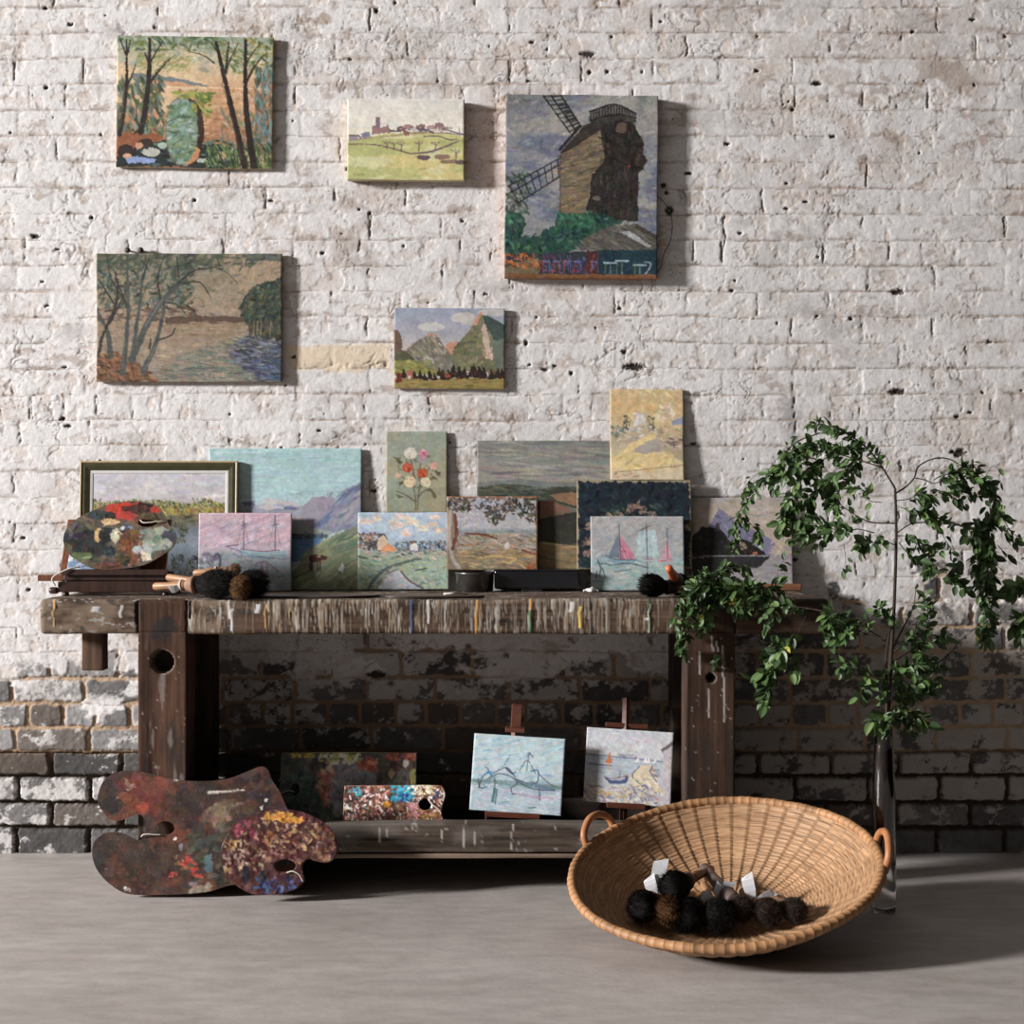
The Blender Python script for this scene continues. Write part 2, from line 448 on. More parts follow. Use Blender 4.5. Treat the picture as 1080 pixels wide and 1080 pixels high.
# ------------------------------------------------------------------ the concrete floor
def floor():
    m = bpy.data.materials.new('concrete'); m.use_nodes = True
    nt = m.node_tree; b = nt.nodes['Principled BSDF']
    tc = nt.nodes.new('ShaderNodeTexCoord')
    def nz(scale, st, det=6, rough=.6):
        mp = nt.nodes.new('ShaderNodeMapping'); mp.inputs['Scale'].default_value = st
        n = nt.nodes.new('ShaderNodeTexNoise'); n.inputs['Scale'].default_value = scale; n.inputs['Detail'].default_value = det; n.inputs['Roughness'].default_value = rough
        nt.links.new(tc.outputs['Object'], mp.inputs['Vector']); nt.links.new(mp.outputs['Vector'], n.inputs['Vector'])
        return n
    def ramp(src, p0, c0, p1, c1):
        r = nt.nodes.new('ShaderNodeValToRGB'); e = r.color_ramp.elements
        e[0].position = p0; e[0].color = (*c0, 1); e[1].position = p1; e[1].color = (*c1, 1)
        nt.links.new(src.outputs['Fac'], r.inputs['Fac']); return r
    def mixn(a, bcol, fac, mode='MIX'):
        x = nt.nodes.new('ShaderNodeMix'); x.data_type = 'RGBA'; x.blend_type = mode
        nt.links.new(a, x.inputs['A'])
        if isinstance(bcol, tuple): x.inputs['B'].default_value = (*bcol, 1)
        else: nt.links.new(bcol, x.inputs['B'])
        if isinstance(fac, float): x.inputs['Factor'].default_value = fac
        else: nt.links.new(fac, x.inputs['Factor'])
        return x.outputs['Result']
    r1 = ramp(nz(1.3, (1, 2.2, 1)), .32, (.37, .340, .320), .68, (.485, .457, .436))
    r2 = ramp(nz(9, (1, 2.4, 1)), .3, (.82, .80, .79), .7, (1.08, 1.06, 1.05))
    c = mixn(r1.outputs['Color'], r2.outputs['Color'], 1.0, 'MULTIPLY')
    r3 = ramp(nz(3.2, (1, 1.6, 1), 8, .7), .60, (0, 0, 0), .74, (1, 1, 1))
    c = mixn(c, (.31, .25, .20), mixn(r3.outputs['Color'], (0, 0, 0), 0.55))
    r4 = ramp(nz(26, (1, 1, 1), 3), .735, (0, 0, 0), .76, (1, 1, 1))
    c = mixn(c, (.10, .075, .06), mixn(r4.outputs['Color'], (0, 0, 0), 0.35))
    # hairline scratches
    wv = nt.nodes.new('ShaderNodeTexVoronoi'); wv.feature = 'DISTANCE_TO_EDGE'; wv.inputs['Scale'].default_value = 1.7
    dn = nz(4, (1, 1, 1), 3); ad = nt.nodes.new('ShaderNodeMix'); ad.data_type = 'VECTOR'; ad.inputs['Factor'].default_value = .12
    nt.links.new(tc.outputs['Object'], ad.inputs['A']); nt.links.new(dn.outputs['Color'], ad.inputs['B']); nt.links.new(ad.outputs['Result'], wv.inputs['Vector'])
    lt = nt.nodes.new('ShaderNodeMath'); lt.operation = 'LESS_THAN'; lt.inputs[1].default_value = .0016
    nt.links.new(wv.outputs['Distance'], lt.inputs[0])
    ml = nt.nodes.new('ShaderNodeMath'); ml.operation = 'MULTIPLY'; ml.inputs[1].default_value = .25; nt.links.new(lt.outputs[0], ml.inputs[0])
    c = mixn(c, (.45, .40, .34), ml.outputs[0])
    nt.links.new(c, b.inputs['Base Color'])
    rr = ramp(nz(5, (1, 2, 1)), .3, (.42,) * 3, .7, (.62,) * 3); nt.links.new(rr.outputs['Color'], b.inputs['Roughness'])
    b.inputs['Specular IOR Level'].default_value = .35
    bp = nt.nodes.new('ShaderNodeBump'); bp.inputs['Strength'].default_value = .25; bp.inputs['Distance'].default_value = .003
    nt.links.new(nz(40, (1, 1, 1), 6).outputs['Fac'], bp.inputs['Height']); nt.links.new(bp.outputs['Normal'], b.inputs['Normal'])
    X = np.linspace(-3, 3, 121); Y = np.linspace(-4.2, .05, 86)
    x, y = np.meshgrid(X, Y)
    z = (fbm(x * 1.5, y * 1.5, 7, 3) - .5) * .004
    z = np.minimum(z, 0) - 0.0002
    V = np.stack([x, y, z], -1).reshape(-1, 3); ny, nx = x.shape
    idx = np.arange(nx * ny).reshape(ny, nx)
    Q = np.stack([idx[:-1, :-1], idx[:-1, 1:], idx[1:, 1:], idx[1:, :-1]], -1).reshape(-1, 4)
    obj('floor', mesh_np('floor', V, Q, None, True), m, kind='structure')
floor()
# ------------------------------------------------------------------ a small brush-and-dab engine for the oil sketches
class Pic:
    """colour field of a picture, sRGB 0-255, drawn in the picture's own (fx0, fy0)-(fx1, fy1) units"""
    def __init__(s, w, h, frame, base, res=0.0023, seed=1):
        s.w, s.h = w, h
        s.nx, s.ny = max(8, int(w / res)), max(8, int(h / res))
        s.f = frame
        s.X, s.Y = np.meshgrid(np.linspace(frame[0], frame[2], s.nx + 1), np.linspace(frame[1], frame[3], s.ny + 1))
        s.sx = (frame[2] - frame[0]) / w; s.sy = (frame[3] - frame[1]) / h     # units per metre
        s.u = 0.5 * (s.sx + s.sy)
        s.a = np.empty(s.X.shape + (3,)); s.a[:] = base
        s.seed = seed; s.rs = np.random.RandomState(seed)
    def n(s, size, o=4, asp=1.0, g=.55):
        s.seed += 7
        return fbm(s.X / size / asp, s.Y / size, s.seed, o, g)
    def blend(s, m, c): s.a = s.a * (1 - m[..., None]) + np.asarray(c, float) * m[..., None]; return s
    def grad(s, stops, mask=None):
        ys = [q[0] for q in stops]
        c = np.stack([np.interp(s.Y, ys, [q[1][k] for q in stops]) for k in range(3)], -1)
        m = np.ones(s.X.shape) if mask is None else mask
        return s.blend(m, c)
    def cloud(s, c, size, lo=.5, hi=.65, a=1., asp=2., mask=None):
        m = sst(lo, hi, s.n(size, 5, asp)) * a
        return s.blend(m if mask is None else m * mask, c)
    def mpoly(s, pts, rough=0.0, size=30):
        x, y = s.X, s.Y
        if rough:
            x = x + (s.n(size) - .5) * rough * 2.5; y = y + (s.n(size) - .5) * rough * 2.5
        return inpoly(x, y, pts).astype(float)
    def poly(s, pts, c, rough=0., a=1., size=30): return s.blend(s.mpoly(pts, rough, size) * a, c)
    def mell(s, cx, cy, rx, ry, rough=.12, size=None):
        q = np.sqrt(((s.X - cx) / rx) ** 2 + ((s.Y - cy) / ry) ** 2) + (s.n(size or max(rx, ry) * .6) - .5) * rough * 2
        return sst(1.04, .94, q)
    def ell(s, cx, cy, rx, ry, c, rough=.12, a=1.): return s.blend(s.mell(cx, cy, rx, ry, rough) * a, c)
    def line(s, pts, wd, c, a=1., rough=.15, sm=4):
        """wd: width or list of widths along the line, in frame units"""
        p = np.array(pts, float)
        w = np.interp(np.linspace(0, 1, len(p)), np.linspace(0, 1, len(np.atleast_1d(wd))), np.atleast_1d(wd))
        q = catmull(np.column_stack([p, w]), sm) if len(p) > 2 else np.column_stack([p, w])
        pad = q[:, 2].max() * 1.5 + s.u * .004
        i0 = np.searchsorted(s.X[0], q[:, 0].min() - pad); i1 = np.searchsorted(s.X[0], q[:, 0].max() + pad)
        j0 = np.searchsorted(s.Y[:, 0], q[:, 1].min() - pad); j1 = np.searchsorted(s.Y[:, 0], q[:, 1].max() + pad)
        if i1 <= i0 or j1 <= j0: return s
        x = s.X[j0:j1, i0:i1]; y = s.Y[j0:j1, i0:i1]
        best = np.full(x.shape, 9.0)
        for k in range(len(q) - 1):
            ax, ay, aw = q[k]; bx, by, bw = q[k + 1]
            dx, dy = bx - ax, by - ay; L = dx * dx + dy * dy + 1e-9
            t = np.clip(((x - ax) * dx + (y - ay) * dy) / L, 0, 1)
            best = np.minimum(best, np.hypot(x - ax - t * dx, y - ay - t * dy) / (np.maximum(aw + t * (bw - aw), 1e-6) / 2))
        best += (vn(x / (s.u * .006), y / (s.u * .006), s.seed) - .5) * rough * 2
        px = s.u * 0.0023 / (np.mean(w) / 2)
        m = np.clip((1 - best) / px + .5, 0, 1) * a
        s.a[j0:j1, i0:i1] = s.a[j0:j1, i0:i1] * (1 - m[..., None]) + np.asarray(c, float) * m[..., None]
        return s
    def dabs(s, n, where, cols, L, W, ang=0., spread=.4, a=.85, jit=14):
        """n paint dabs (L x W in frame units) inside a mask or a box"""
        if isinstance(where, tuple): where = ((s.X >= where[0]) & (s.X <= where[2]) & (s.Y >= where[1]) & (s.Y <= where[3])).astype(float)
        ids = np.argwhere(where > .5)
        if len(ids) == 0: return s
        pick = ids[s.rs.randint(len(ids), size=n)]
        cols = np.array(cols, float).reshape(-1, 3)
        for k in range(n):
            j, i = pick[k]; cx, cy = s.X[j, i], s.Y[j, i]
            l = L * s.rs.uniform(.55, 1.4) / 2; w = W * s.rs.uniform(.6, 1.3) / 2
            r = max(l, w) * 1.15
            di = int(r / (s.X[0, 1] - s.X[0, 0])) + 1; dj = int(r / (s.Y[1, 0] - s.Y[0, 0])) + 1
            i0, i1, j0, j1 = max(0, i - di), i + di + 1, max(0, j - dj), j + dj + 1
            x = s.X[j0:j1, i0:i1] - cx; y = s.Y[j0:j1, i0:i1] - cy
            th = ang + s.rs.normal() * spread; ct, st = math.cos(th), math.sin(th)
            p = (x * ct + y * st) / l; q = (-x * st + y * ct) / w
            m = np.clip((1.05 - np.sqrt(p * p + q * q)) * 3, 0, 1) * a
            c = cols[s.rs.randint(len(cols))] + s.rs.normal(size=3) * jit * .4 + s.rs.normal() * jit * .8
            s.a[j0:j1, i0:i1] = s.a[j0:j1, i0:i1] * (1 - m[..., None]) + c * m[..., None]
        return s
    def mottle(s, amp=10, size=None, L=None, W=None, sat=.88, a=.66):
        kk = float(np.clip(min(s.w, s.h) / .34, .62, 1.0)); L = L or .0075 * kk; W = W or .0027 * kk; amp = amp * 1.5
        # soften the drawn outlines, then go over everything with short strokes of the colour that lies there
        d = .0021
        i = np.clip(np.arange(s.nx + 1)[None] + ((s.n(s.u * .011, 3) - .5) * 2 * d * s.nx / s.w), 0, s.nx).round().astype(int)
        j = np.clip(np.arange(s.ny + 1)[:, None] + ((s.n(s.u * .011, 3) - .5) * 2 * d * s.ny / s.h), 0, s.ny).round().astype(int)
        s.a = s.a[j, i]
        src = s.a.copy(); dirn = s.n(s.u * .07, 2) * 5.0
        px = s.w / s.nx
        for _ in range(int(s.w * s.h / (L * W) * .85)):
            j, i = s.rs.randint(s.ny + 1), s.rs.randint(s.nx + 1)
            l = L * s.rs.uniform(.5, 1.5) / 2 / px; w = W * s.rs.uniform(.6, 1.4) / 2 / px
            r = int(max(l, w) * 1.1) + 1
            i0, i1, j0, j1 = max(0, i - r), i + r + 1, max(0, j - r), j + r + 1
            blk = s.a[j0:j1, i0:i1]
            y, x = np.ogrid[j0 - j:j0 - j + blk.shape[0], i0 - i:i0 - i + blk.shape[1]]
            th = dirn[j, i] + s.rs.normal() * .35; ct, st = math.cos(th), math.sin(th)
            m = np.clip((1.1 - np.sqrt(((x * ct + y * st) / l) ** 2 + ((y * ct - x * st) / w) ** 2)) * 2.5, 0, 1) * a
            c = src[j, i] + s.rs.normal() * amp * 1.0 + s.rs.normal(size=3) * amp * .6
            s.a[j0:j1, i0:i1] = blk * (1 - m[..., None]) + c * m[..., None]
        s.a = s.a * (1 + (s.n(s.u * .030, 4) - .5) * .12 + (s.n(s.u * .009, 3) - .5) * .16)[..., None]
        for c in range(3): s.a[..., c] += (s.n(s.u * .022, 3) - .5) * 9
        g = s.a.mean(-1, keepdims=True)
        s.a = g + (s.a - g) * sat
        size = size or s.u * .02
        s.a = s.a + (s.n(size) - .5)[..., None] * amp * 2 + (s.n(size * .3, 3) - .5)[..., None] * amp
        return s
    def scribble(s, x0, y0, x1, y1, c, n=9, wd=None):
        xs = np.linspace(x0, x1, n * 2); ys = np.where(np.arange(n * 2) % 2, y0, y1) + s.rs.normal(size=n * 2) * abs(y1 - y0) * .3
        return s.line(np.column_stack([xs, ys]), wd or s.u * .0016, c, .8)

PAINT_GAIN = 1.08
def field_mesh(name, pic, thick, edge, wob=0.0012, back=True, relief=0.0004, gain=None):
    """board or canvas: the painted front as a fine grid, edges and back folded round it.  local: x centred, z up from 0, front at y=-thick"""
    nx, ny = pic.nx, pic.ny
    x = np.linspace(-pic.w / 2, pic.w / 2, nx + 1); z = np.linspace(pic.h, 0, ny + 1)
    gx, gz = np.meshgrid(x, z)
    s = pic.seed
    gx2 = gx + (vn(gz * 9, gx * 2, s) - .5) * wob * 2; gz2 = gz + (vn(gx * 9, gz * 2, s + 1) - .5) * wob * 2
    lum = pic.a.mean(-1) / 255
    r = (lum - fbm(gx * 60, gz * 60, s, 3) * .5) * relief + (vn(gx * 4, gz * 4, s + 2) - .5) * wob * .8
    gy = -thick - r
    e = np.minimum(np.minimum(gx - gx.min(), gx.max() - gx), np.minimum(gz - gz.min(), gz.max() - gz))
    gy = gy + np.exp(-e / .0012) * min(.0012, thick * .3)
    V = np.stack([gx2, gy, gz2], -1).reshape(-1, 3)
    C = lin(np.clip(pic.a, 0, 255)).reshape(-1, 3) * (gain or PAINT_GAIN)
    idx = np.arange((nx + 1) * (ny + 1)).reshape(ny + 1, nx + 1)
    Q = np.stack([idx[:-1, :-1], idx[1:, :-1], idx[1:, 1:], idx[:-1, 1:]], -1).reshape(-1, 4)
    ring = np.concatenate([idx[0, :-1], idx[:-1, -1], idx[-1, :0:-1], idx[:0:-1, 0]])
    n0 = len(V); m = len(ring)
    f = V[ring].copy(); bk = V[ring].copy(); bk[:, 1] = 0
    ec = lin(edge) * PAINT_GAIN
    en = (0.75 + .5 * fbm(f[:, 0] * 60 + f[:, 2] * 60, f[:, 2] * 13, s + 5, 3))[:, None]
    V = np.vstack([V, f, bk, [[0, 0, pic.h / 2]]])
    C = np.vstack([C, ec * en, ec * en * .9, ec[None] * .8])
    a = np.arange(m); b = (a + 1) % m
    Q2 = np.stack([n0 + a, n0 + b, n0 + m + b, n0 + m + a], -1)
    T = np.stack([n0 + m + a, n0 + m + b, np.full(m, n0 + 2 * m)], -1)
    me = mesh_np(name, V, [np.vstack([Q, Q2]), T], C, False)
    sm = np.zeros(len(me.polygons), bool); sm[:len(Q)] = True
    me.polygons.foreach_set('use_smooth', sm)
    return me
M_CANVAS = lambda: mat_vc('oil_on_canvas', .55, .3, .45, 900, .0006)
M_BOARD = lambda: mat_vc('oil_on_board', .5, .32, .35, 260, .0007)

# --- hung on the wall -------------------------------------------------------------------------------------------
def pic_bridge(w, h):
    p = Pic(w, h, (190, 80, 935, 700), (190, 150, 105), seed=101)
    p.grad([(80, (146, 160, 140)), (180, (186, 172, 135)), (250, (206, 176, 132)), (330, (200, 150, 105)), (420, (196, 142, 96)), (600, (160, 105, 70))])
    p.cloud((214, 184, 140), 120, .5, .62, .7); p.dabs(160, (190, 80, 935, 240), [(150, 165, 150), (190, 180, 140), (205, 180, 130), (130, 150, 140)], 70, 20, -.2, .5, .5)
    p.poly([(270, 255), (370, 262), (520, 288), (640, 315), (450, 312), (280, 300)], (112, 124, 124), 8)
    p.poly([(340, 285), (480, 300), (640, 318), (340, 318)], (200, 146, 100), 6)
    p.line([(345, 322), (600, 320), (905, 326)], 5, (226, 196, 150))
    p.dabs(300, (340, 330, 860, 590), [(196, 140, 92), (214, 164, 116), (168, 112, 74), (150, 96, 60), (222, 180, 136)], 34, 12, .1, .6, .6)
    p.dabs(240, (190, 280, 420, 550), [(66, 84, 58), (88, 112, 104), (96, 100, 52), (112, 130, 118), (58, 66, 48)], 46, 16, 1.3, .4, .75)
    p.dabs(170, (190, 80, 700, 150), [(62, 88, 60), (96, 116, 52), (118, 142, 128), (140, 150, 110)], 46, 14, .2, .8, .7)
    p.dabs(110, (280, 170, 540, 245), [(150, 152, 80), (170, 160, 92), (120, 130, 70)], 40, 9, -.5, .4, .6)
    p.dabs(160, (690, 85, 935, 250), [(72, 96, 66), (104, 120, 60), (128, 150, 130), (160, 150, 86)], 44, 13, .6, .8, .7)
    p.dabs(260, (850, 230, 935, 620), [(86, 126, 126), (64, 84, 62), (110, 90, 62), (102, 140, 136), (160, 112, 76)], 46, 14, 1.4, .35, .8)
    p.dabs(60, (690, 430, 860, 600), [(92, 120, 112), (110, 120, 84)], 46, 14, 1.3, .35, .6)
    p.poly([(190, 545), (300, 535), (420, 555), (410, 600), (290, 640), (190, 660)], (150, 84, 48), 12)
    p.poly([(190, 660), (320, 590), (430, 570), (640, 590), (780, 600), (780, 700), (190, 700)], (38, 48, 46), 14)
    p.dabs(70, (380, 570, 790, 690), [(30, 36, 36), (90, 120, 112), (150, 172, 164), (60, 80, 70)], 40, 14, .1, .3, .8)
    for q in [((235, 625, 40, 28), (48, 34, 30)), ((330, 585, 34, 20), (58, 38, 32)), ((245, 650, 22, 13), (206, 158, 120)), ((360, 630, 46, 20), (176, 178, 166)), ((300, 600, 20, 14), (196, 140, 104)), ((410, 598, 24, 14), (160, 176, 160)), ((600, 664, 30, 10), (170, 184, 172)), ((690, 640, 26, 22), (182, 142, 98)), ((740, 650, 24, 10), (130, 150, 142))]:
        p.ell(*q[0], q[1], .3)
    p.poly([(240, 662), (300, 652), (382, 662), (372, 682), (250, 684)], (130, 152, 204), 5)
    p.dabs(260, (620, 590, 935, 700), [(84, 112, 56), (54, 82, 52), (110, 128, 70), (42, 58, 44)], 44, 9, 1.25, .35, .85)
    # the arch and its reflection
    p.poly([(515, 365), (560, 378), (598, 430), (610, 520), (604, 620), (570, 680), (528, 692), (560, 640), (578, 560), (574, 460), (550, 400)], (58, 36, 28), 4)
    p.poly([(575, 600), (592, 610), (584, 655), (535, 690), (520, 680)], (196, 132, 84), 4)
    p.ell(502, 525, 76, 160, (112, 142, 118), .03)
    mk = p.mell(502, 525, 72, 155, .05)
    p.dabs(170, mk, [(96, 130, 104), (136, 166, 150), (150, 172, 170), (80, 110, 84), (120, 134, 80)], 40, 15, -.3, .5, .7)
    p.line([(430, 490), (470, 470), (510, 462), (568, 460)], 4, (70, 80, 56)); p.line([(500, 366), (450, 400), (428, 480), (430, 580), (465, 670), (515, 688)], 3.5, (120, 96, 60))
    p.dabs(60, (470, 345, 650, 372), [(150, 158, 56), (96, 120, 54), (170, 160, 80)], 40, 12, .1, .3, .8)
    p.dabs(40, (560, 360, 640, 460), [(110, 124, 48), (86, 120, 60), (160, 166, 70)], 34, 14, .7, .5, .85)
    T = (44, 33, 28)
    for pts, wd in [(([235, 100], [238, 300], [228, 420], [206, 548]), [8, 18, 22]), (([236, 330], [262, 270], [280, 215]), [9, 4]), (([205, 95], [232, 170]), [5, 8]), (([255, 100], [238, 170]), [4, 9]),
                    (([346, 95], [345, 240], [332, 400], [308, 535]), [12, 26, 28]), (([342, 310], [395, 240], [445, 185]), [14, 5]), (([322, 160], [342, 210]), [6, 9]), (([410, 100], [352, 200]), [4, 9]), (([308, 525], [270, 545]), [14, 4]),
                    (([663, 105], [695, 240], [740, 420], [805, 692]), [12, 24, 28]), (([722, 105], [710, 240]), [6, 11]), (([770, 105], [725, 200], [712, 250]), [4, 9]),
                    (([803, 95], [803, 300], [815, 480], [850, 694]), [14, 24, 34]), (([812, 285], [845, 220], [888, 165]), [13, 5]), (([870, 110], [820, 180], [806, 220]), [4, 8]), (([520, 148], [600, 168], [655, 204]), [3, 6]), (([640, 110], [668, 150]), [4, 6])]:
        p.line(pts, wd, T)
    p.line([(226, 300), (222, 420), (205, 520)], 4, (96, 80, 64)); p.line([(690, 300), (730, 420), (790, 660)], 4, (92, 70, 54), .7)
    return p.mottle(7, sat=.76)
def pic_village(w, h):
    p = Pic(w, h, (150, 145, 895, 657), (222, 214, 196), seed=102)
    p.grad([(145, (218, 212, 200)), (300, (228, 220, 200)), (380, (226, 218, 190)), (430, (196, 192, 110)), (520, (206, 200, 116)), (600, (212, 190, 104)), (657, (206, 186, 88))])
    p.cloud((206, 206, 204), 120, .5, .65, .6, 2, (p.Y < 330).astype(float))
    p.poly([(150, 425), (280, 385), (420, 365), (620, 350), (800, 365), (895, 385), (895, 657), (150, 657)], (198, 194, 104), 6)
    p.cloud((176, 184, 96), 70, .5, .6, .7, 3, (p.Y > 400).astype(float)); p.cloud((222, 196, 108), 80, .52, .62, .8, 3, (p.Y > 500).astype(float)); p.cloud((216, 216, 150), 60, .56, .66, .7, 3, (p.Y > 380).astype(float))
    p.poly([(350, 395), (560, 372), (640, 380), (500, 400)], (214, 206, 140), 4)
    V = (126, 92, 102); V2 = (96, 76, 92)
    p.poly([(330, 262), (360, 262), (362, 345), (332, 345)], (136, 104, 118), 3)
    p.poly([(305, 322), (330, 318), (350, 335), (408, 315), (425, 345), (420, 362), (310, 372)], (158, 112, 106), 5)
    p.poly([(165, 378), (215, 374), (225, 408), (165, 412)], (150, 134, 156), 4); p.poly([(240, 366), (290, 352), (300, 385), (245, 395)], (116, 116, 146), 4)
    for x, y, W_, H_, c in [(495, 335, 60, 34, (134, 88, 90)), (540, 318, 60, 24, (166, 120, 110)), (575, 335, 34, 34, (196, 180, 176)), (615, 320, 60, 34, (146, 104, 100)), (690, 325, 70, 26, (170, 130, 120)), (735, 310, 60, 30, (150, 104, 104)), (760, 330, 60, 24, (176, 140, 128)), (525, 360, 40, 30, (148, 88, 70)), (705, 345, 40, 20, (206, 186, 170))]:
        p.poly([(x - W_ / 2, y + H_ / 2), (x - W_ / 2, y - H_ / 4), (x, y - H_ / 2), (x + W_ / 2, y - H_ / 4), (x + W_ / 2, y + H_ / 2)], c, 6)
    p.dabs(60, (420, 325, 830, 362), [(86, 72, 92), (120, 84, 88), (190, 160, 150), (70, 64, 84)], 20, 9, .1, .5, .8)
    p.line([(165, 380), (220, 380), (238, 400)], 9, V2)
    p.line([(165, 415), (250, 400), (420, 382), (600, 362), (760, 360), (890, 372)], 6, (150, 112, 100))
    p.line([(430, 350), (480, 345)], 12, (76, 66, 92)); p.line([(600, 335), (680, 350), (700, 360)], 10, (84, 72, 98)); p.line([(790, 340), (850, 360), (890, 368)], 8, (100, 92, 130))
    p.line([(640, 382), (730, 380), (800, 402), (850, 398)], 7, V2)
    p.line([(160, 436), (250, 434)], 9, (140, 104, 84)); p.line([(265, 434), (340, 440), (460, 466), (550, 492)], [7, 10, 9], (128, 88, 82)); p.line([(560, 490), (660, 482), (760, 452), (860, 410)], [8, 14, 8], (116, 86, 92))
    for x, y, hgt in [(400, 460, 50), (445, 462, 46), (493, 474, 60), (605, 470, 60), (710, 464, 50), (840, 540, 90)]:
        p.line([(x, y), (x + 4, y - hgt * .6), (x - 2, y - hgt)], [9, 5, 3], (104, 72, 74)); p.line([(x + 2, y - hgt * .5), (x + 24, y - hgt * .8)], 4, (124, 90, 84)); p.line([(x + 2, y - hgt * .55), (x - 26, y - hgt * .85)], 4, (124, 90, 84)); p.dabs(12, (x - 28, y - hgt, x + 28, y - hgt * .6), [(150, 116, 96), (110, 84, 84)], 14, 5, .2, .9, .6)
    p.ell(640, 515, 44, 17, (112, 78, 88), .25); p.ell(755, 510, 50, 17, (150, 108, 92), .3); p.ell(800, 540, 60, 13, (146, 116, 88), .3); p.ell(870, 545, 34, 16, (110, 78, 80), .3)
    p.line([(862, 320), (866, 380)], 5, (104, 100, 140)); p.line([(612, 590), (650, 586)], 6, (164, 150, 70)); p.scribble(190, 624, 258, 630, (110, 100, 60), 7)
    return p.mottle(5, sat=.64)
def pic_windmill(w, h):
    p = Pic(w, h, (145, 90, 872, 965), (120, 122, 126), seed=103)
    p.grad([(90, (112, 114, 114)), (300, (128, 130, 136)), (600, (142, 144, 146)), (965, (120, 118, 116))])
    p.cloud((98, 106, 128), 170, .5, .62, .8, 2.5); p.cloud((158, 154, 146), 120, .52, .63, .8, 2); p.cloud((90, 100, 124), 110, .58, .66, .7, 3)
    p.dabs(420, (145, 90, 872, 780), [(126, 128, 134), (104, 110, 128), (158, 156, 152), (140, 134, 122), (150, 150, 154)], 60, 16, -.25, .4, .45)
    # left trees and the bank of bushes
    p.dabs(160, (145, 470, 265, 660), [(66, 80, 62), (44, 66, 54), (96, 104, 92)], 26, 10, .8, 1., .7)
    p.poly([(145, 640), (215, 655), (240, 700), (225, 770), (300, 765), (380, 720), (400, 660), (460, 640), (540, 660), (640, 610), (720, 595), (720, 680), (600, 760), (520, 800), (420, 860), (145, 870)], (38, 72, 60), 14)
    p.dabs(260, p.mpoly([(145, 640), (230, 690), (225, 780), (380, 720), (400, 660), (540, 660), (720, 595), (700, 690), (420, 850), (145, 860)]), [(30, 74, 58), (52, 100, 74), (26, 50, 50), (36, 58, 66), (70, 110, 84)], 34, 16, .4, .9, .8)
    p.dabs(90, (400, 640, 560, 720), [(44, 92, 70), (64, 112, 84)], 30, 14, .3, .9, .7)
    # mill: lit flank, dark front, gallery
    p.poly([(408, 365), (590, 245), (625, 380), (600, 420), (560, 470), (545, 570), (525, 655), (410, 655)], (112, 100, 82), 3)
    mk = p.mpoly([(408, 365), (590, 245), (625, 380), (560, 470), (545, 570), (525, 655), (410, 655)])
    p.dabs(280, mk, [(124, 112, 88), (96, 86, 72), (140, 120, 88), (82, 74, 64), (150, 122, 82)], 60, 9, -.22, .12, .6)
    p.poly([(408, 365), (520, 235), (660, 180), (770, 215), (590, 262), (420, 372)], (52, 46, 42), 5)
    p.poly([(590, 250), (660, 195), (745, 215), (805, 315), (800, 360), (822, 400), (800, 440), (780, 460), (778, 690), (700, 690), (600, 650), (530, 640), (548, 560), (560, 470), (610, 410), (620, 380)], (44, 38, 35), 4)
    mk = p.mpoly([(590, 250), (745, 215), (805, 315), (780, 460), (778, 690), (540, 640), (560, 470), (620, 380)])
    p.dabs(200, mk, [(58, 50, 44), (34, 30, 30), (72, 62, 52), (40, 40, 44)], 50, 12, 1.5, .2, .55)
    for x in np.linspace(575, 760, 9): p.line([(x, 420 if x > 610 else 470), (x - 6, 660)], 3, (66, 58, 50), .55)
    p.line([(585, 290), (680, 330), (800, 330)], 6, (30, 26, 26)); p.line([(620, 370), (720, 420), (800, 440)], 7, (28, 26, 26))
    p.ell(695, 245, 26, 26, (96, 76, 62), .25); p.ell(580, 582, 22, 10, (104, 98, 86), .3); p.ell(735, 427, 5, 5, (150, 60, 50))
    p.poly([(542, 215), (650, 178), (765, 190), (768, 222), (690, 205), (560, 240)], (60, 56, 52), 3)
    p.poly([(545, 168), (665, 132), (765, 175), (765, 192), (665, 180), (545, 210)], (98, 96, 92), 2)
    p.line([(545, 170), (665, 133), (765, 176)], 8, (38, 34, 34)); p.line([(545, 212), (665, 180), (765, 196)], 8, (40, 36, 36))
    for x in np.linspace(550, 660, 9): p.line([(x, 168 - (x - 550) * .31), (x, 210 - (x - 550) * .27)], 6, (40, 36, 36))
    for x in np.linspace(675, 762, 8): p.line([(x, 137 + (x - 675) * .42), (x, 182 + (x - 675) * .15)], 6, (40, 36, 36))
    # sails
    S = (40, 38, 38)
    for a0, b0 in [((325, 95), (450, 270)), ((360, 92), (478, 262)), ((408, 92), (505, 245))]: p.line([a0, b0], 7, S)
    for t in np.linspace(.02, .98, 9):
        p.line([(325 + 125 * t, 95 + 175 * t), (408 + 97 * t, 92 + 153 * t)], 5.5, S)
    for t in np.linspace(.3, .95, 9): p.line([(372 + 110 * t, 92 + 165 * t), (408 + 97 * t, 92 + 153 * t)], 9, S, .8)
    for a0, b0 in [((160, 530), (400, 395)), ((170, 560), (400, 425)), ((205, 610), (405, 480))]: p.line([a0, b0], 7, S)
    for t in np.linspace(.02, .98, 8): p.line([(165 + 235 * t, 535 - 140 * t), (205 + 200 * t, 610 - 130 * t)], 5.5, S)
    p.line([(185, 590), (210, 612)], 7, S); p.line([(405, 350), (500, 240)], 14, S); p.line([(408, 365), (408, 655)], 4, (64, 58, 52))
    # skirt roofs, café terrace
    p.poly([(490, 830), (530, 770), (640, 720), (770, 700), (872, 760), (872, 830)], (86, 82, 76), 5)
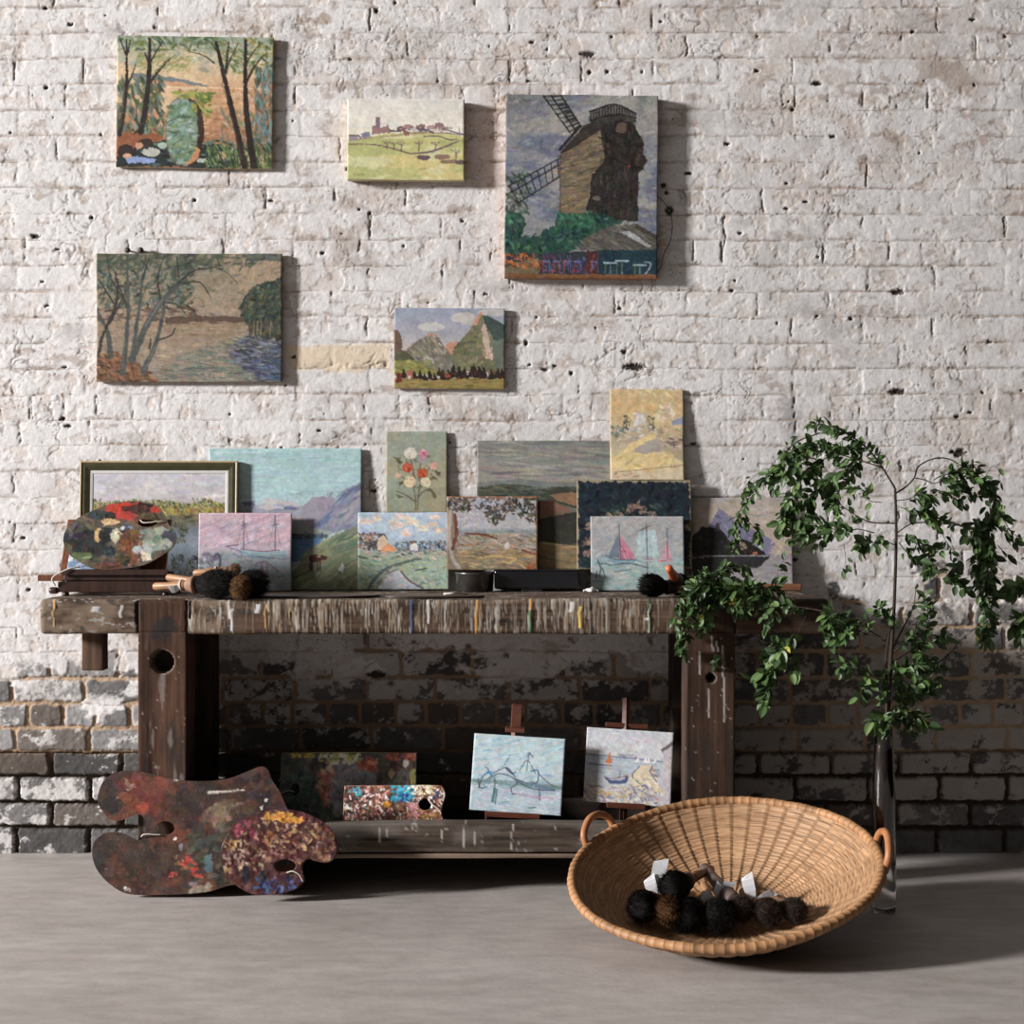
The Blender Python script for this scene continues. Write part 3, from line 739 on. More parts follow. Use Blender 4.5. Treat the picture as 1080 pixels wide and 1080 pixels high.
    p.dabs(120, p.mpoly([(490, 830), (530, 770), (640, 720), (770, 700), (872, 760), (872, 825)]), [(98, 92, 84), (70, 66, 64), (110, 106, 98)], 50, 10, .5, .2, .6)
    p.poly([(690, 742), (740, 738), (850, 810), (830, 815)], (160, 162, 164), 3); p.poly([(770, 705), (872, 755), (872, 780), (760, 720)], (70, 62, 54), 4)
    p.poly([(145, 855), (310, 850), (590, 830), (872, 830), (872, 965), (145, 965)], (44, 50, 58), 6)
    p.poly([(145, 905), (310, 870), (310, 965), (145, 965)], (110, 98, 72), 6); p.poly([(535, 835), (590, 835), (590, 945), (535, 945)], (74, 40, 38), 3); p.poly([(595, 830), (872, 825), (872, 950), (595, 950)], (30, 54, 66), 5)
    p.dabs(70, (145, 850, 310, 920), [(176, 92, 46), (150, 80, 44), (190, 110, 54), (70, 60, 46)], 30, 9, .8, .8, .85)
    p.dabs(90, (310, 860, 600, 945), [(92, 96, 150), (120, 60, 70), (70, 78, 130), (150, 66, 60), (60, 50, 60)], 34, 7, 1.2, .6, .85)
    for x in (330, 380, 430, 480, 560): p.line([(x, 880), (x, 935)], 5, (140, 66, 62)); p.line([(x, 885), (x + 30, 885)], 6, (100, 104, 160)); p.line([(x + 28, 885), (x + 30, 935)], 4, (90, 92, 150))
    for x, y in [(650, 890), (705, 880), (790, 900)]: p.line([(x - 30, y), (x + 30, y)], 8, (150, 170, 184)); p.line([(x, y), (x, 940)], 5, (110, 130, 120)); p.line([(x - 22, y + 5), (x - 26, 940)], 5, (100, 112, 74))
    p.line([(810, 885), (840, 890), (835, 915), (815, 945)], 6, (150, 164, 170))
    p.poly([(145, 945), (872, 945), (872, 965), (145, 965)], (120, 78, 48), 4)
    p.scribble(160, 112, 280, 124, (50, 50, 54), 9)
    return p.mottle(9)
def pic_river(w, h):
    p = Pic(w, h, (98, 78, 977, 685), (150, 124, 96), seed=104)
    p.grad([(78, (112, 108, 88)), (200, (142, 124, 96)), (370, (160, 134, 104)), (420, (150, 122, 92)), (560, (148, 126, 102)), (685, (128, 122, 108))])
    p.poly([(700, 78), (977, 78), (977, 220), (800, 280), (740, 200)], (172, 140, 106), 20)
    p.dabs(500, (98, 78, 977, 375), [(150, 128, 100), (128, 118, 92), (118, 120, 100), (166, 138, 106), (110, 100, 78)], 44, 12, -.3, .6, .55)
    p.dabs(420, (98, 78, 560, 340), [(52, 72, 54), (74, 92, 62), (64, 96, 84), (96, 116, 104), (84, 78, 50), (44, 56, 48)], 40, 14, -.7, .8, .65)
    p.dabs(150, (98, 78, 860, 150), [(50, 70, 54), (74, 84, 52), (60, 74, 64), (100, 96, 70)], 50, 14, -.3, .6, .65)
    p.dabs(120, (820, 78, 977, 110), [(70, 84, 78), (100, 104, 88)], 44, 12, 0, .3, .7)
    p.dabs(90, (98, 330, 560, 400), [(96, 66, 54), (116, 84, 64), (80, 62, 54)], 44, 12, .05, .2, .7)
    p.poly([(420, 380), (600, 372), (800, 374), (820, 400), (600, 412), (420, 412)], (96, 72, 54), 6)
    p.dabs(620, (98, 400, 977, 685), [(164, 138, 106), (148, 122, 92), (176, 146, 110), (140, 132, 112), (156, 116, 82)], 56, 8, .05, .12, .6)
    p.dabs(420, p.mpoly([(500, 560), (760, 470), (977, 480), (977, 685), (400, 685)]), [(110, 120, 102), (92, 116, 104), (132, 132, 112), (80, 92, 92)], 54, 8, .05, .15, .6)
    p.dabs(380, p.mpoly([(740, 520), (830, 460), (977, 495), (977, 685), (860, 660), (740, 590)]), [(64, 72, 84), (84, 92, 108), (50, 54, 62), (110, 120, 140), (72, 88, 116)], 50, 9, .1, .2, .75)
    p.dabs(60, (840, 580, 977, 680), [(70, 92, 136), (54, 70, 104)], 50, 9, .1, .2, .7)
    mk = p.mpoly([(775, 330), (800, 280), (860, 225), (930, 210), (977, 185), (977, 490), (830, 460), (800, 405)], 10)
    p.blend(mk, (52, 66, 54)); p.dabs(260, mk, [(44, 64, 52), (62, 88, 68), (84, 84, 52), (38, 48, 44), (104, 92, 60)], 30, 13, -.6, .8, .75)
    p.dabs(80, (820, 405, 977, 480), [(104, 88, 66), (72, 56, 46), (60, 66, 56)], 30, 8, 1.5, .3, .75)
    for x in (845, 862, 880, 925): p.line([(x, 400), (x - 4, 460)], 5, (140, 118, 90))
    p.poly([(98, 560), (180, 540), (290, 590), (330, 640), (390, 672), (380, 685), (98, 685)], (138, 84, 48), 10)
    p.dabs(150, p.mpoly([(98, 560), (180, 540), (290, 590), (390, 672), (380, 685), (98, 685)]), [(160, 100, 56), (110, 66, 40), (84, 62, 40), (174, 120, 70), (66, 46, 34)], 40, 12, .4, .4, .75)
    T, T2 = (72, 78, 74), (50, 46, 42)
    for pts, wd, c in [(([100, 350], [150, 450], [165, 565]), [10, 22, 28], T), (([105, 560], [130, 460], [190, 320], [200, 200]), [12, 14, 8], T2), (([245, 90], [248, 330], [240, 470], [225, 640]), [10, 16, 28], T), (([180, 150], [240, 330]), [5, 9], T2),
                       (([320, 180], [300, 330], [285, 440], [270, 575]), [10, 16, 24], T), (([265, 580], [330, 430], [410, 300], [520, 190], [560, 90]), [34, 30, 22, 8], T), (([320, 635], [380, 500], [415, 350], [415, 290]), [26, 18, 10], T), (([380, 490], [450, 465], [470, 432]), [8, 6], T2), (([350, 530], [355, 480]), [8, 5], T2),
                       (([490, 215], [560, 160], [660, 142]), [10, 5], T2), (([510, 220], [590, 215], [640, 285]), [8, 4], T2), (([420, 310], [475, 318], [515, 360]), [7, 4], T2), (([400, 290], [390, 190], [420, 90]), [10, 5], T2), (([520, 320], [560, 350], [575, 400]), [5, 3], T2), (([660, 140], [720, 170], [770, 220]), [4, 3], T2), (([150, 90], [170, 200], [250, 330]), [4, 8], T2), (([350, 90], [320, 200]), [5, 9], T2), (([480, 90], [490, 190]), [5, 8], T2), (([110, 200], [190, 330]), [5, 7], T2), (([160, 410], [215, 300], [240, 250]), [10, 5], T2)]:
        p.line(pts, wd, c)
    p.line([(330, 420), (410, 292)], 6, (118, 122, 112), .7); p.line([(232, 480), (222, 620)], 5, (112, 114, 104), .7); p.line([(380, 510), (330, 625)], 5, (116, 116, 104), .7)
    return p.mottle(8, sat=.66)
def pic_alps(w, h):
    p = Pic(w, h, (105, 100, 892, 676), (150, 156, 170), seed=105)
    p.grad([(100, (142, 150, 170)), (300, (164, 164, 172)), (420, (182, 172, 166))])
    p.ell(370, 235, 95, 32, (194, 190, 184), .2, .85); p.ell(600, 165, 90, 34, (196, 190, 182), .35, .85); p.ell(800, 130, 110, 26, (192, 186, 178), .3, .8); p.ell(650, 200, 70, 20, (186, 180, 174), .4, .7)
    p.poly([(470, 370), (510, 338), (560, 345), (560, 430), (470, 430)], (190, 140, 112), 6)
    p.poly([(185, 405), (280, 330), (360, 285), (420, 310), (480, 400), (530, 450), (520, 560), (105, 560), (105, 440)], (116, 112, 98), 6)
    mk = p.mpoly([(185, 405), (360, 285), (420, 310), (530, 450), (520, 545), (250, 480)])
    p.dabs(190, mk, [(130, 122, 104), (100, 98, 90), (150, 140, 124), (108, 104, 82), (168, 156, 140)], 40, 14, .7, .4, .65); p.line([(340, 300), (372, 284), (410, 300)], 14, (186, 142, 116)); p.line([(370, 310), (430, 400), (450, 430)], 12, (166, 146, 124), .7); p.dabs(16, (300, 450, 390, 500), [(184, 178, 170)], 26, 10, .6, .3, .8)
    p.poly([(105, 255), (140, 265), (162, 330), (165, 400), (215, 430), (215, 480), (105, 480)], (104, 82, 70), 5)
    p.poly([(105, 420), (180, 405), (260, 470), (105, 520)], (84, 84, 62), 8)
    p.poly([(505, 545), (535, 380), (640, 260), (720, 140), (745, 150), (892, 225), (892, 560)], (112, 114, 82), 6)
    mk = p.mpoly([(515, 540), (540, 385), (640, 265), (715, 150), (760, 250), (892, 330), (892, 555)])
    p.dabs(320, mk, [(126, 126, 84), (100, 106, 82), (92, 90, 76), (140, 132, 98), (118, 104, 86)], 44, 16, -.7, .4, .65)
    p.line([(680, 210), (712, 150), (725, 135)], [24, 16], (196, 138, 112)); p.poly([(735, 160), (770, 150), (892, 220), (892, 330), (820, 340), (760, 220)], (66, 82, 78), 6)
    p.poly([(725, 250), (750, 190), (780, 300), (790, 390), (825, 420), (805, 470), (765, 450), (745, 370)], (190, 166, 148), 8); p.dabs(30, (740, 380, 830, 460), [(206, 166, 150), (170, 140, 124)], 28, 12, 1., .4, .8)
    p.poly([(790, 330), (892, 320), (892, 540), (830, 520)], (100, 110, 96), 10)
    p.line([(535, 385), (600, 350), (690, 340)], 14, (84, 80, 66), .7)
    p.poly([(105, 480), (220, 470), (330, 520), (410, 545), (410, 580), (105, 580)], (128, 130, 70), 8); p.dabs(60, (105, 480, 400, 560), [(150, 150, 74), (112, 116, 66), (160, 140, 80)], 46, 12, .2, .3, .7)
    p.poly([(105, 600), (400, 605), (892, 585), (892, 676), (105, 676)], (150, 130, 72), 5); p.dabs(120, (105, 610, 892, 676), [(160, 138, 74), (120, 112, 66), (140, 116, 66), (110, 96, 60)], 70, 10, -.03, .06, .7)
    for x, y, r in [(175, 575, 26), (250, 580, 22), (290, 580, 24), (325, 590, 18), (360, 585, 22), (395, 588, 18), (425, 560, 20), (450, 580, 26), (490, 580, 26), (530, 570, 36), (570, 575, 34), (605, 570, 30), (660, 565, 34), (675, 555, 30), (710, 570, 34), (745, 565, 30), (800, 575, 30), (840, 575, 30), (875, 575, 24)]:
        p.poly([(x - r, y + 28), (x - r * .7, y), (x - 3, y - r * 1.7), (x + 3, y - r * 1.7), (x + r * .7, y), (x + r, y + 28)], (44, 32, 28), 8)
    p.dabs(60, (440, 550, 892, 605), [(70, 40, 30), (96, 52, 38), (40, 30, 28)], 24, 12, .3, .9, .7)
    p.poly([(190, 545), (240, 545), (235, 605), (195, 605)], (162, 100, 84), 3); p.poly([(198, 585), (228, 585), (214, 612)], (214, 200, 188), 2); p.poly([(115, 570), (160, 570), (160, 632), (115, 632)], (110, 44, 36), 6)
    p.ell(485, 585, 20, 14, (150, 70, 54), .3)
    return p.mottle(6)
# --- standing on the bench --------------------------------------------------------------------------------------
def pic_marsh(w, h):
    p = Pic(w, h, (212, 135, 752, 560), (190, 186, 190), seed=106)
    p.grad([(135, (188, 186, 194)), (240, (192, 186, 186)), (290, (150, 146, 110)), (320, (110, 104, 78)), (360, (110, 116, 124)), (420, (126, 138, 152)), (500, (84, 92, 98)), (560, (40, 42, 42))])
    p.dabs(120, (212, 135, 752, 240), [(182, 182, 192), (196, 190, 192)], 80, 14, 0, .2, .5)
    for x in np.linspace(215, 750, 26):
        r = p.rs.uniform(12, 30); y = 275 - r * p.rs.uniform(.2, 1.) - (14 if 640 < x < 700 or 480 < x < 530 else 0)
        p.dabs(26, (x - r, y - 8, x + r, 300), [(112, 120, 58), (142, 142, 66), (84, 92, 52), (160, 148, 76), (96, 88, 56)], 14, 8, 1.2, .6, .8)
    p.dabs(160, (212, 275, 752, 310), [(176, 146, 60), (140, 120, 62), (96, 84, 56), (186, 160, 80), (150, 100, 70)], 22, 8, 1.2, .5, .8)
    p.dabs(120, (212, 305, 752, 350), [(70, 62, 50), (96, 90, 72), (54, 52, 46), (120, 112, 92)], 30, 8, .1, .3, .7)
    p.cloud((166, 178, 190), 50, .5, .62, .8, 1.5, ((p.Y > 340) & (p.Y < 460) & (p.X > 540)).astype(float))
    p.dabs(160, (540, 470, 752, 560), [(34, 36, 34), (52, 54, 50), (24, 26, 26), (70, 76, 78)], 24, 7, 1.0, .6, .85)
    p.dabs(70, (500, 330, 600, 420), [(70, 74, 56), (96, 98, 74)], 26, 8, .9, .6, .7)
    return p.mottle(5)
def pic_fjord(w, h):
    p = Pic(w, h, (70, 85, 697, 650), (160, 192, 196), seed=107)
    p.grad([(85, (158, 190, 192)), (200, (164, 196, 200)), (300, (168, 196, 202)), (330, (176, 190, 196))])
    p.dabs(200, (70, 85, 697, 290), [(154, 188, 190), (168, 200, 204), (162, 192, 198)], 110, 8, 0, .08, .5)
    p.poly([(200, 300), (260, 295), (275, 325), (330, 285), (400, 300), (470, 320), (530, 285), (590, 280), (600, 420), (200, 420)], (150, 152, 168), 5)
    p.poly([(275, 320), (310, 285), (380, 292), (420, 300), (450, 318), (380, 330), (300, 330)], (188, 184, 184), 4); p.poly([(205, 300), (255, 296), (268, 322), (220, 318)], (96, 108, 138), 4); p.poly([(380, 320), (410, 314), (450, 330), (380, 332)], (92, 102, 130), 4)
    p.dabs(120, (205, 310, 600, 400), [(166, 160, 170), (134, 140, 162), (180, 172, 170), (116, 126, 152)], 50, 10, -.3, .25, .65)
    p.poly([(450, 330), (500, 280), (580, 282), (610, 330), (500, 400), (440, 400)], (150, 144, 158), 5)
    p.poly([(490, 400), (560, 340), (640, 245), (697, 222), (697, 400), (640, 410), (540, 430)], (130, 136, 158), 4)
    p.poly([(500, 398), (560, 345), (620, 265), (650, 262), (600, 330), (560, 380), (520, 402)], (98, 114, 150), 3); p.poly([(640, 250), (697, 226), (697, 250), (650, 275)], (100, 110, 140), 3); p.poly([(590, 350), (697, 290), (697, 330), (600, 390)], (150, 152, 160), 4)
    p.dabs(70, (560, 260, 697, 400), [(146, 146, 160), (120, 128, 152), (162, 158, 164)], 50, 12, -.8, .2, .6)
    p.poly([(380, 390), (470, 400), (580, 420), (560, 440), (380, 430)], (146, 152, 150), 5)
    p.poly([(400, 425), (560, 432), (560, 447), (400, 452)], (62, 78, 98), 3); p.dabs(20, (400, 425, 560, 445), [(50, 66, 92), (90, 104, 116)], 20, 8, .3, .5, .8)
    p.poly([(380, 450), (545, 446), (520, 500), (440, 540), (380, 540)], (86, 124, 166), 4); p.dabs(30, (400, 455, 540, 520), [(110, 146, 184), (70, 108, 152)], 50, 6, 0, .1, .7)
    p.poly([(470, 500), (560, 445), (697, 390), (697, 650), (400, 650), (400, 600), (440, 560)], (128, 136, 104), 5)
    p.dabs(260, p.mpoly([(470, 500), (560, 445), (697, 390), (697, 650), (410, 650), (440, 560)]), [(138, 146, 110), (116, 126, 98), (146, 150, 116), (122, 136, 110)], 60, 9, -.5, .25, .6)
    p.dabs(40, p.mpoly([(560, 450), (697, 395), (697, 500), (600, 500)]), [(96, 110, 92), (104, 118, 100)], 70, 8, -.5, .15, .7)
    # the cow, a gull on the slope
    B = (80, 46, 34)
    p.ell(512, 524, 30, 15, B, .2); p.line([(535, 520), (552, 522)], 14, B); p.ell(546, 524, 11, 7, B)
    for x in (490, 497, 520, 530): p.line([(x, 530), (x - 1, 572)], 5.5, B)
    p.ell(525, 517, 8, 6, (150, 120, 104), .3); p.line([(485, 575), (425, 605)], 7, (90, 80, 66), .7)
    p.poly([(570, 575), (600, 585), (622, 560), (640, 545), (630, 575), (610, 585)], (90, 104, 98), 4); p.poly([(605, 570), (622, 545), (632, 560), (622, 582)], (190, 196, 196), 3)
    return p.mottle(4)
def pic_pinkboats(w, h):
    p = Pic(w, h, (40, 352, 418, 650), (190, 160, 172), seed=108)
    p.grad([(352, (196, 160, 174)), (450, (200, 164, 180)), (500, (178, 164, 178)), (530, (150, 168, 176)), (650, (150, 172, 176))])
    p.dabs(220, (40, 352, 418, 500), [(206, 168, 184), (190, 150, 168), (196, 178, 190), (212, 180, 186)], 46, 9, -.35, .2, .6); p.dabs(30, (60, 390, 418, 490), [(150, 160, 190), (170, 172, 196)], 60, 6, -.4, .1, .7)
    p.dabs(330, (40, 500, 418, 650), [(140, 176, 184), (164, 160, 176), (120, 150, 160), (186, 176, 182), (150, 184, 176), (176, 150, 168)], 40, 7, .05, .2, .75)
    p.dabs(40, (40, 510, 130, 600), [(104, 96, 112), (130, 116, 124)], 30, 12, .5, .5, .7)  # dark dabs: a shadow cast on this sketch, put into its colours
    N = (92, 70, 92); T = (140, 176, 190)
    p.line([(215, 490), (290, 505), (370, 500), (400, 510)], [8, 14, 6], T); p.line([(210, 500), (280, 522), (350, 518), (396, 515)], 8, (120, 160, 178)); p.line([(215, 492), (300, 500), (370, 494)], 3, (150, 60, 90))
    for x in (222, 350): p.line([(x, 360), (x + 2, 492)], 3.5, N); p.line([(x, 380), (x - 26, 480)], 1.8, N, .7); p.line([(x, 380), (x + 24, 480)], 1.8, N, .7); p.line([(x - 12, 400), (x + 14, 394)], 3, N)
    p.line([(150, 480), (180, 490), (210, 500), (215, 525), (180, 510)], 5, (110, 130, 160)); p.line([(105, 520), (118, 510), (130, 530), (125, 570), (112, 570)], 9, (84, 84, 108)); p.line([(112, 560), (100, 590)], 5, N)
    p.line([(275, 548), (310, 540), (345, 560), (365, 580)], 5, (150, 96, 130)); p.line([(300, 545), (296, 605)], 9, (150, 110, 140)); p.line([(318, 545), (322, 600)], 7, (160, 120, 146))
    p.line([(155, 480), (200, 476)], 4, N); p.line([(225, 520), (400, 530)], 3, (110, 110, 140)); p.scribble(350, 625, 400, 634, (140, 150, 160), 5)
    return p.mottle(6, sat=.74)
def pic_cottage(w, h):
    p = Pic(w, h, (0, 452, 420, 804), (170, 186, 200), seed=109)
    p.grad([(452, (172, 190, 206)), (560, (176, 194, 210)), (620, (160, 172, 180)), (640, (160, 176, 150)), (804, (150, 172, 160))])
    p.dabs(220, (0, 452, 420, 600), [(164, 186, 208), (184, 200, 214), (176, 190, 206)], 30, 10, .3, .6, .6)
    for x, y, r in [(30, 490, 30), (75, 480, 24), (190, 470, 16), (190, 520, 36), (170, 500, 22), (235, 480, 14), (300, 525, 24), (345, 505, 20), (350, 475, 14), (250, 500, 20), (225, 545, 20), (375, 535, 16)]: p.dabs(12, (x - r, y - r * .5, x + r, y + r * .5), [(226, 198, 172), (218, 196, 178), (230, 208, 186)], 26, 12, 0, .5, .8)
    p.dabs(90, (0, 545, 100, 620), [(150, 116, 98), (170, 132, 106), (110, 92, 84), (84, 84, 84)], 20, 10, .4, 1., .85)
    p.dabs(50, (40, 585, 130, 625), [(54, 62, 64), (90, 88, 84)], 18, 8, .8, 1., .8)
    p.dabs(150, (170, 585, 420, 645), [(76, 98, 130), (110, 128, 150), (150, 120, 110), (92, 120, 110), (60, 80, 100)], 20, 9, .6, .9, .8)
    p.poly([(92, 570), (118, 548), (140, 580), (138, 620), (92, 625)], (216, 190, 164), 3); p.poly([(92, 572), (105, 548), (125, 550), (142, 590), (118, 555)], (96, 88, 92), 3); p.poly([(105, 622), (140, 590), (185, 630), (110, 632)], (224, 152, 104), 3)
    p.poly([(240, 625), (242, 600), (258, 584), (275, 605), (276, 626)], (226, 220, 214), 2); p.poly([(240, 600), (256, 578), (266, 590)], (150, 110, 96), 2)
    p.dabs(90, (0, 632, 420, 665), [(196, 172, 158), (150, 160, 140), (206, 186, 170), (96, 116, 110)], 36, 8, .05, .2, .8)
    p.dabs(420, (0, 655, 420, 804), [(156, 178, 140), (130, 160, 148), (180, 190, 150), (110, 146, 150), (170, 180, 130), (120, 140, 116), (190, 176, 150)], 26, 8, .2, .5, .75)
    p.poly([(90, 804), (120, 760), (165, 715), (205, 725), (260, 770), (310, 804)], (196, 204, 214), 5); p.dabs(60, p.mpoly([(95, 804), (165, 718), (205, 728), (305, 804)]), [(206, 210, 218), (180, 192, 210), (216, 200, 190)], 26, 9, .3, .5, .7)
    p.line([(50, 804), (80, 755), (140, 705), (250, 672), (290, 664)], [14, 12, 10], (92, 104, 104)); p.line([(200, 722), (240, 765), (300, 800)], 10, (112, 108, 104)); p.dabs(50, p.mpoly([(120, 720), (170, 690), (200, 690), (160, 740), (80, 804), (60, 804)]), [(130, 120, 112), (100, 110, 116), (170, 150, 130)], 18, 7, -.5, .5, .8)
    p.line([(265, 718), (320, 708)], 5, (50, 64, 64)); p.line([(0, 655), (40, 662)], 6, (60, 84, 76))
    return p.mottle(7)
def pic_roses(w, h):
    p = Pic(w, h, (122, 65, 412, 450), (146, 148, 124), seed=110)
    p.grad([(65, (150, 152, 132)), (250, (158, 155, 132)), (450, (154, 146, 114))]); p.cloud((138, 152, 138), 90, .5, .62, .7, 1); p.cloud((160, 152, 120), 70, .52, .64, .7, 1)
    S = (94, 84, 60)
    for pts in [((262, 440), (262, 380), (250, 320)), ((272, 440), (275, 370), (290, 300)), ((262, 400), (220, 370), (175, 350)), ((275, 380), (300, 352), (330, 345), (360, 380)), ((255, 330), (210, 290), (180, 270)), ((280, 300), (320, 250), (345, 230)), ((262, 290), (240, 200)), ((275, 290), (295, 180)), ((285, 310), (350, 285))]: p.line(pts, 6, S, .85)
    p.dabs(70, p.mell(262, 250, 90, 95), [(98, 92, 66), (116, 110, 80), (84, 86, 60)], 22, 7, .6, 1., .7)
    for x, y, t in [(190, 375, .2), (185, 210, .4), (200, 310, -.4), (350, 365, 1.2), (350, 285, .4), (180, 200, .2), (330, 345, .3), (370, 265, .6)]: p.dabs(5, (x - 8, y - 6, x + 8, y + 6), [(86, 82, 56), (104, 96, 64)], 30, 9, t, .3, .85)
    for x, y, r, c in [(238, 170, 30, [(206, 200, 184), (186, 178, 160), (216, 208, 196)]), (300, 173, 24, [(196, 130, 150), (206, 150, 164), (176, 110, 130)]), (225, 238, 25, [(190, 76, 52), (166, 58, 42), (206, 104, 76)]), (294, 265, 25, [(196, 84, 50), (212, 120, 70), (170, 62, 40)]), (350, 230, 18, [(206, 156, 140), (196, 140, 126)]), (182, 276, 14, [(206, 160, 140)]), (235, 306, 28, [(212, 190, 150), (196, 172, 130), (220, 204, 172)]), (312, 308, 24, [(212, 200, 170), (196, 180, 150)]), (292, 205, 12, [(170, 130, 150)])]:
        p.ell(x, y, r, r * .95, c[0], .2); p.dabs(16, p.mell(x, y, r * .8, r * .8), c, r * .8, r * .35, .5, 1.2, .85)
    return p.mottle(5)
def pic_treebeach(w, h):
    p = Pic(w, h, (412, 372, 845, 718), (150, 140, 128), seed=111)
    p.grad([(372, (166, 164, 170)), (520, (176, 174, 176)), (535, (138, 146, 150)), (575, (150, 142, 132)), (640, (156, 132, 100)), (718, (124, 112, 92))])
    p.dabs(110, (470, 430, 830, 530), [(176, 174, 182), (160, 160, 168), (190, 184, 180)], 36, 9, .2, .4, .6)
    p.dabs(70, (470, 535, 845, 570), [(126, 140, 146), (150, 156, 156), (112, 128, 134)], 60, 6, 0, .06, .7)
    p.dabs(300, (440, 550, 845, 640), [(166, 142, 112), (140, 120, 100), (190, 170, 150), (110, 92, 80), (176, 130, 96), (150, 158, 158)], 50, 8, .12, .25, .75)
    p.dabs(180, (450, 625, 845, 718), [(176, 142, 92), (150, 128, 96), (124, 112, 90), (190, 160, 110), (110, 104, 90)], 60, 9, .05, .25, .75)
    p.line([(500, 548), (580, 552), (650, 572)], 9, (110, 66, 52)); p.line([(770, 625), (810, 640), (845, 648)], 8, (120, 60, 48)); p.line([(560, 665), (640, 655), (740, 668), (700, 690)], 10, (190, 158, 104)); p.ell(700, 606, 12, 18, (196, 188, 184), .3)
    p.dabs(330, p.mpoly([(412, 372), (845, 372), (845, 500), (790, 490), (740, 470), (700, 440), (660, 500), (610, 490), (580, 440), (530, 400), (520, 450), (470, 440), (412, 450)], 10), [(58, 52, 46), (84, 74, 56), (112, 84, 58), (44, 44, 46), (100, 92, 70), (72, 76, 84)], 26, 11, .7, .9, .85)
    p.dabs(40, (540, 375, 700, 430), [(150, 158, 172), (170, 176, 184)], 24, 9, .5, .8, .8)
    p.poly([(412, 430), (440, 440), (462, 500), (455, 600), (490, 718), (412, 718)], (134, 118, 100), 6); p.line([(430, 440), (424, 560), (440, 660), (478, 716)], [16, 18, 14], (166, 158, 148)); p.line([(450, 460), (458, 540), (440, 620)], 16, (112, 66, 50)); p.line([(416, 440), (414, 718)], 7, (150, 112, 78))
    p.poly([(412, 372), (845, 372), (845, 380), (412, 378)], (150, 98, 60), 4); p.line([(841, 372), (841, 718)], 6, (140, 92, 60)); p.dabs(12, (800, 690, 845, 718), [(150, 90, 50)], 30, 10, -.4, .3, .8)
    return p.mottle(9)
def pic_hills(w, h):
    p = Pic(w, h, (555, 112, 1185, 715), (130, 128, 122), seed=112)
    p.grad([(112, (128, 126, 120)), (200, (130, 130, 128)), (250, (152, 146, 134)), (300, (146, 142, 132)), (320, (104, 104, 94))])
    p.dabs(160, (555, 112, 1185, 290), [(120, 122, 122), (146, 140, 130), (112, 114, 116), (160, 152, 138)], 150, 14, .03, .06, .55)
    p.poly([(555, 318), (640, 305), (750, 290), (830, 303), (960, 312), (1185, 305), (1185, 340), (555, 345)], (112, 118, 114), 5)
    p.poly([(555, 330), (650, 318), (760, 320), (880, 335), (1000, 325), (1185, 335), (1185, 420), (555, 420)], (72, 78, 68), 6)
    p.dabs(90, (555, 335, 880, 372), [(60, 66, 58), (84, 90, 76), (100, 100, 84)], 70, 8, .05, .15, .7)
    p.poly([(840, 372), (930, 330), (1030, 345), (1185, 350), (1185, 450), (1000, 430)], (58, 62, 52), 5); p.poly([(895, 368), (960, 356), (1185, 370), (1185, 402), (1010, 420), (930, 395)], (136, 102, 76), 5)
    p.poly([(845, 400), (900, 395), (1000, 440), (960, 450), (845, 460)], (132, 92, 76), 6); p.poly([(845, 455), (960, 448), (1010, 460), (900, 485), (845, 480)], (120, 96, 70), 6)
    p.poly([(845, 480), (1000, 450), (1185, 450), (1185, 620), (1030, 612), (870, 590), (845, 590)], (52, 52, 44), 8); p.poly([(840, 588), (960, 604), (1185, 622), (1185, 715), (555, 715), (555, 600)], (136, 112, 80), 5)
    p.line([(860, 592), (960, 606), (1040, 614)], 9, (166, 158, 112)); p.dabs(110, (845, 600, 1185, 715), [(150, 116, 84), (120, 112, 80), (136, 100, 74), (112, 106, 76)], 110, 12, .08, .1, .6)
    p.poly([(555, 400), (845, 400), (845, 600), (555, 600)], (66, 62, 50), 8)
    return p.mottle(5)
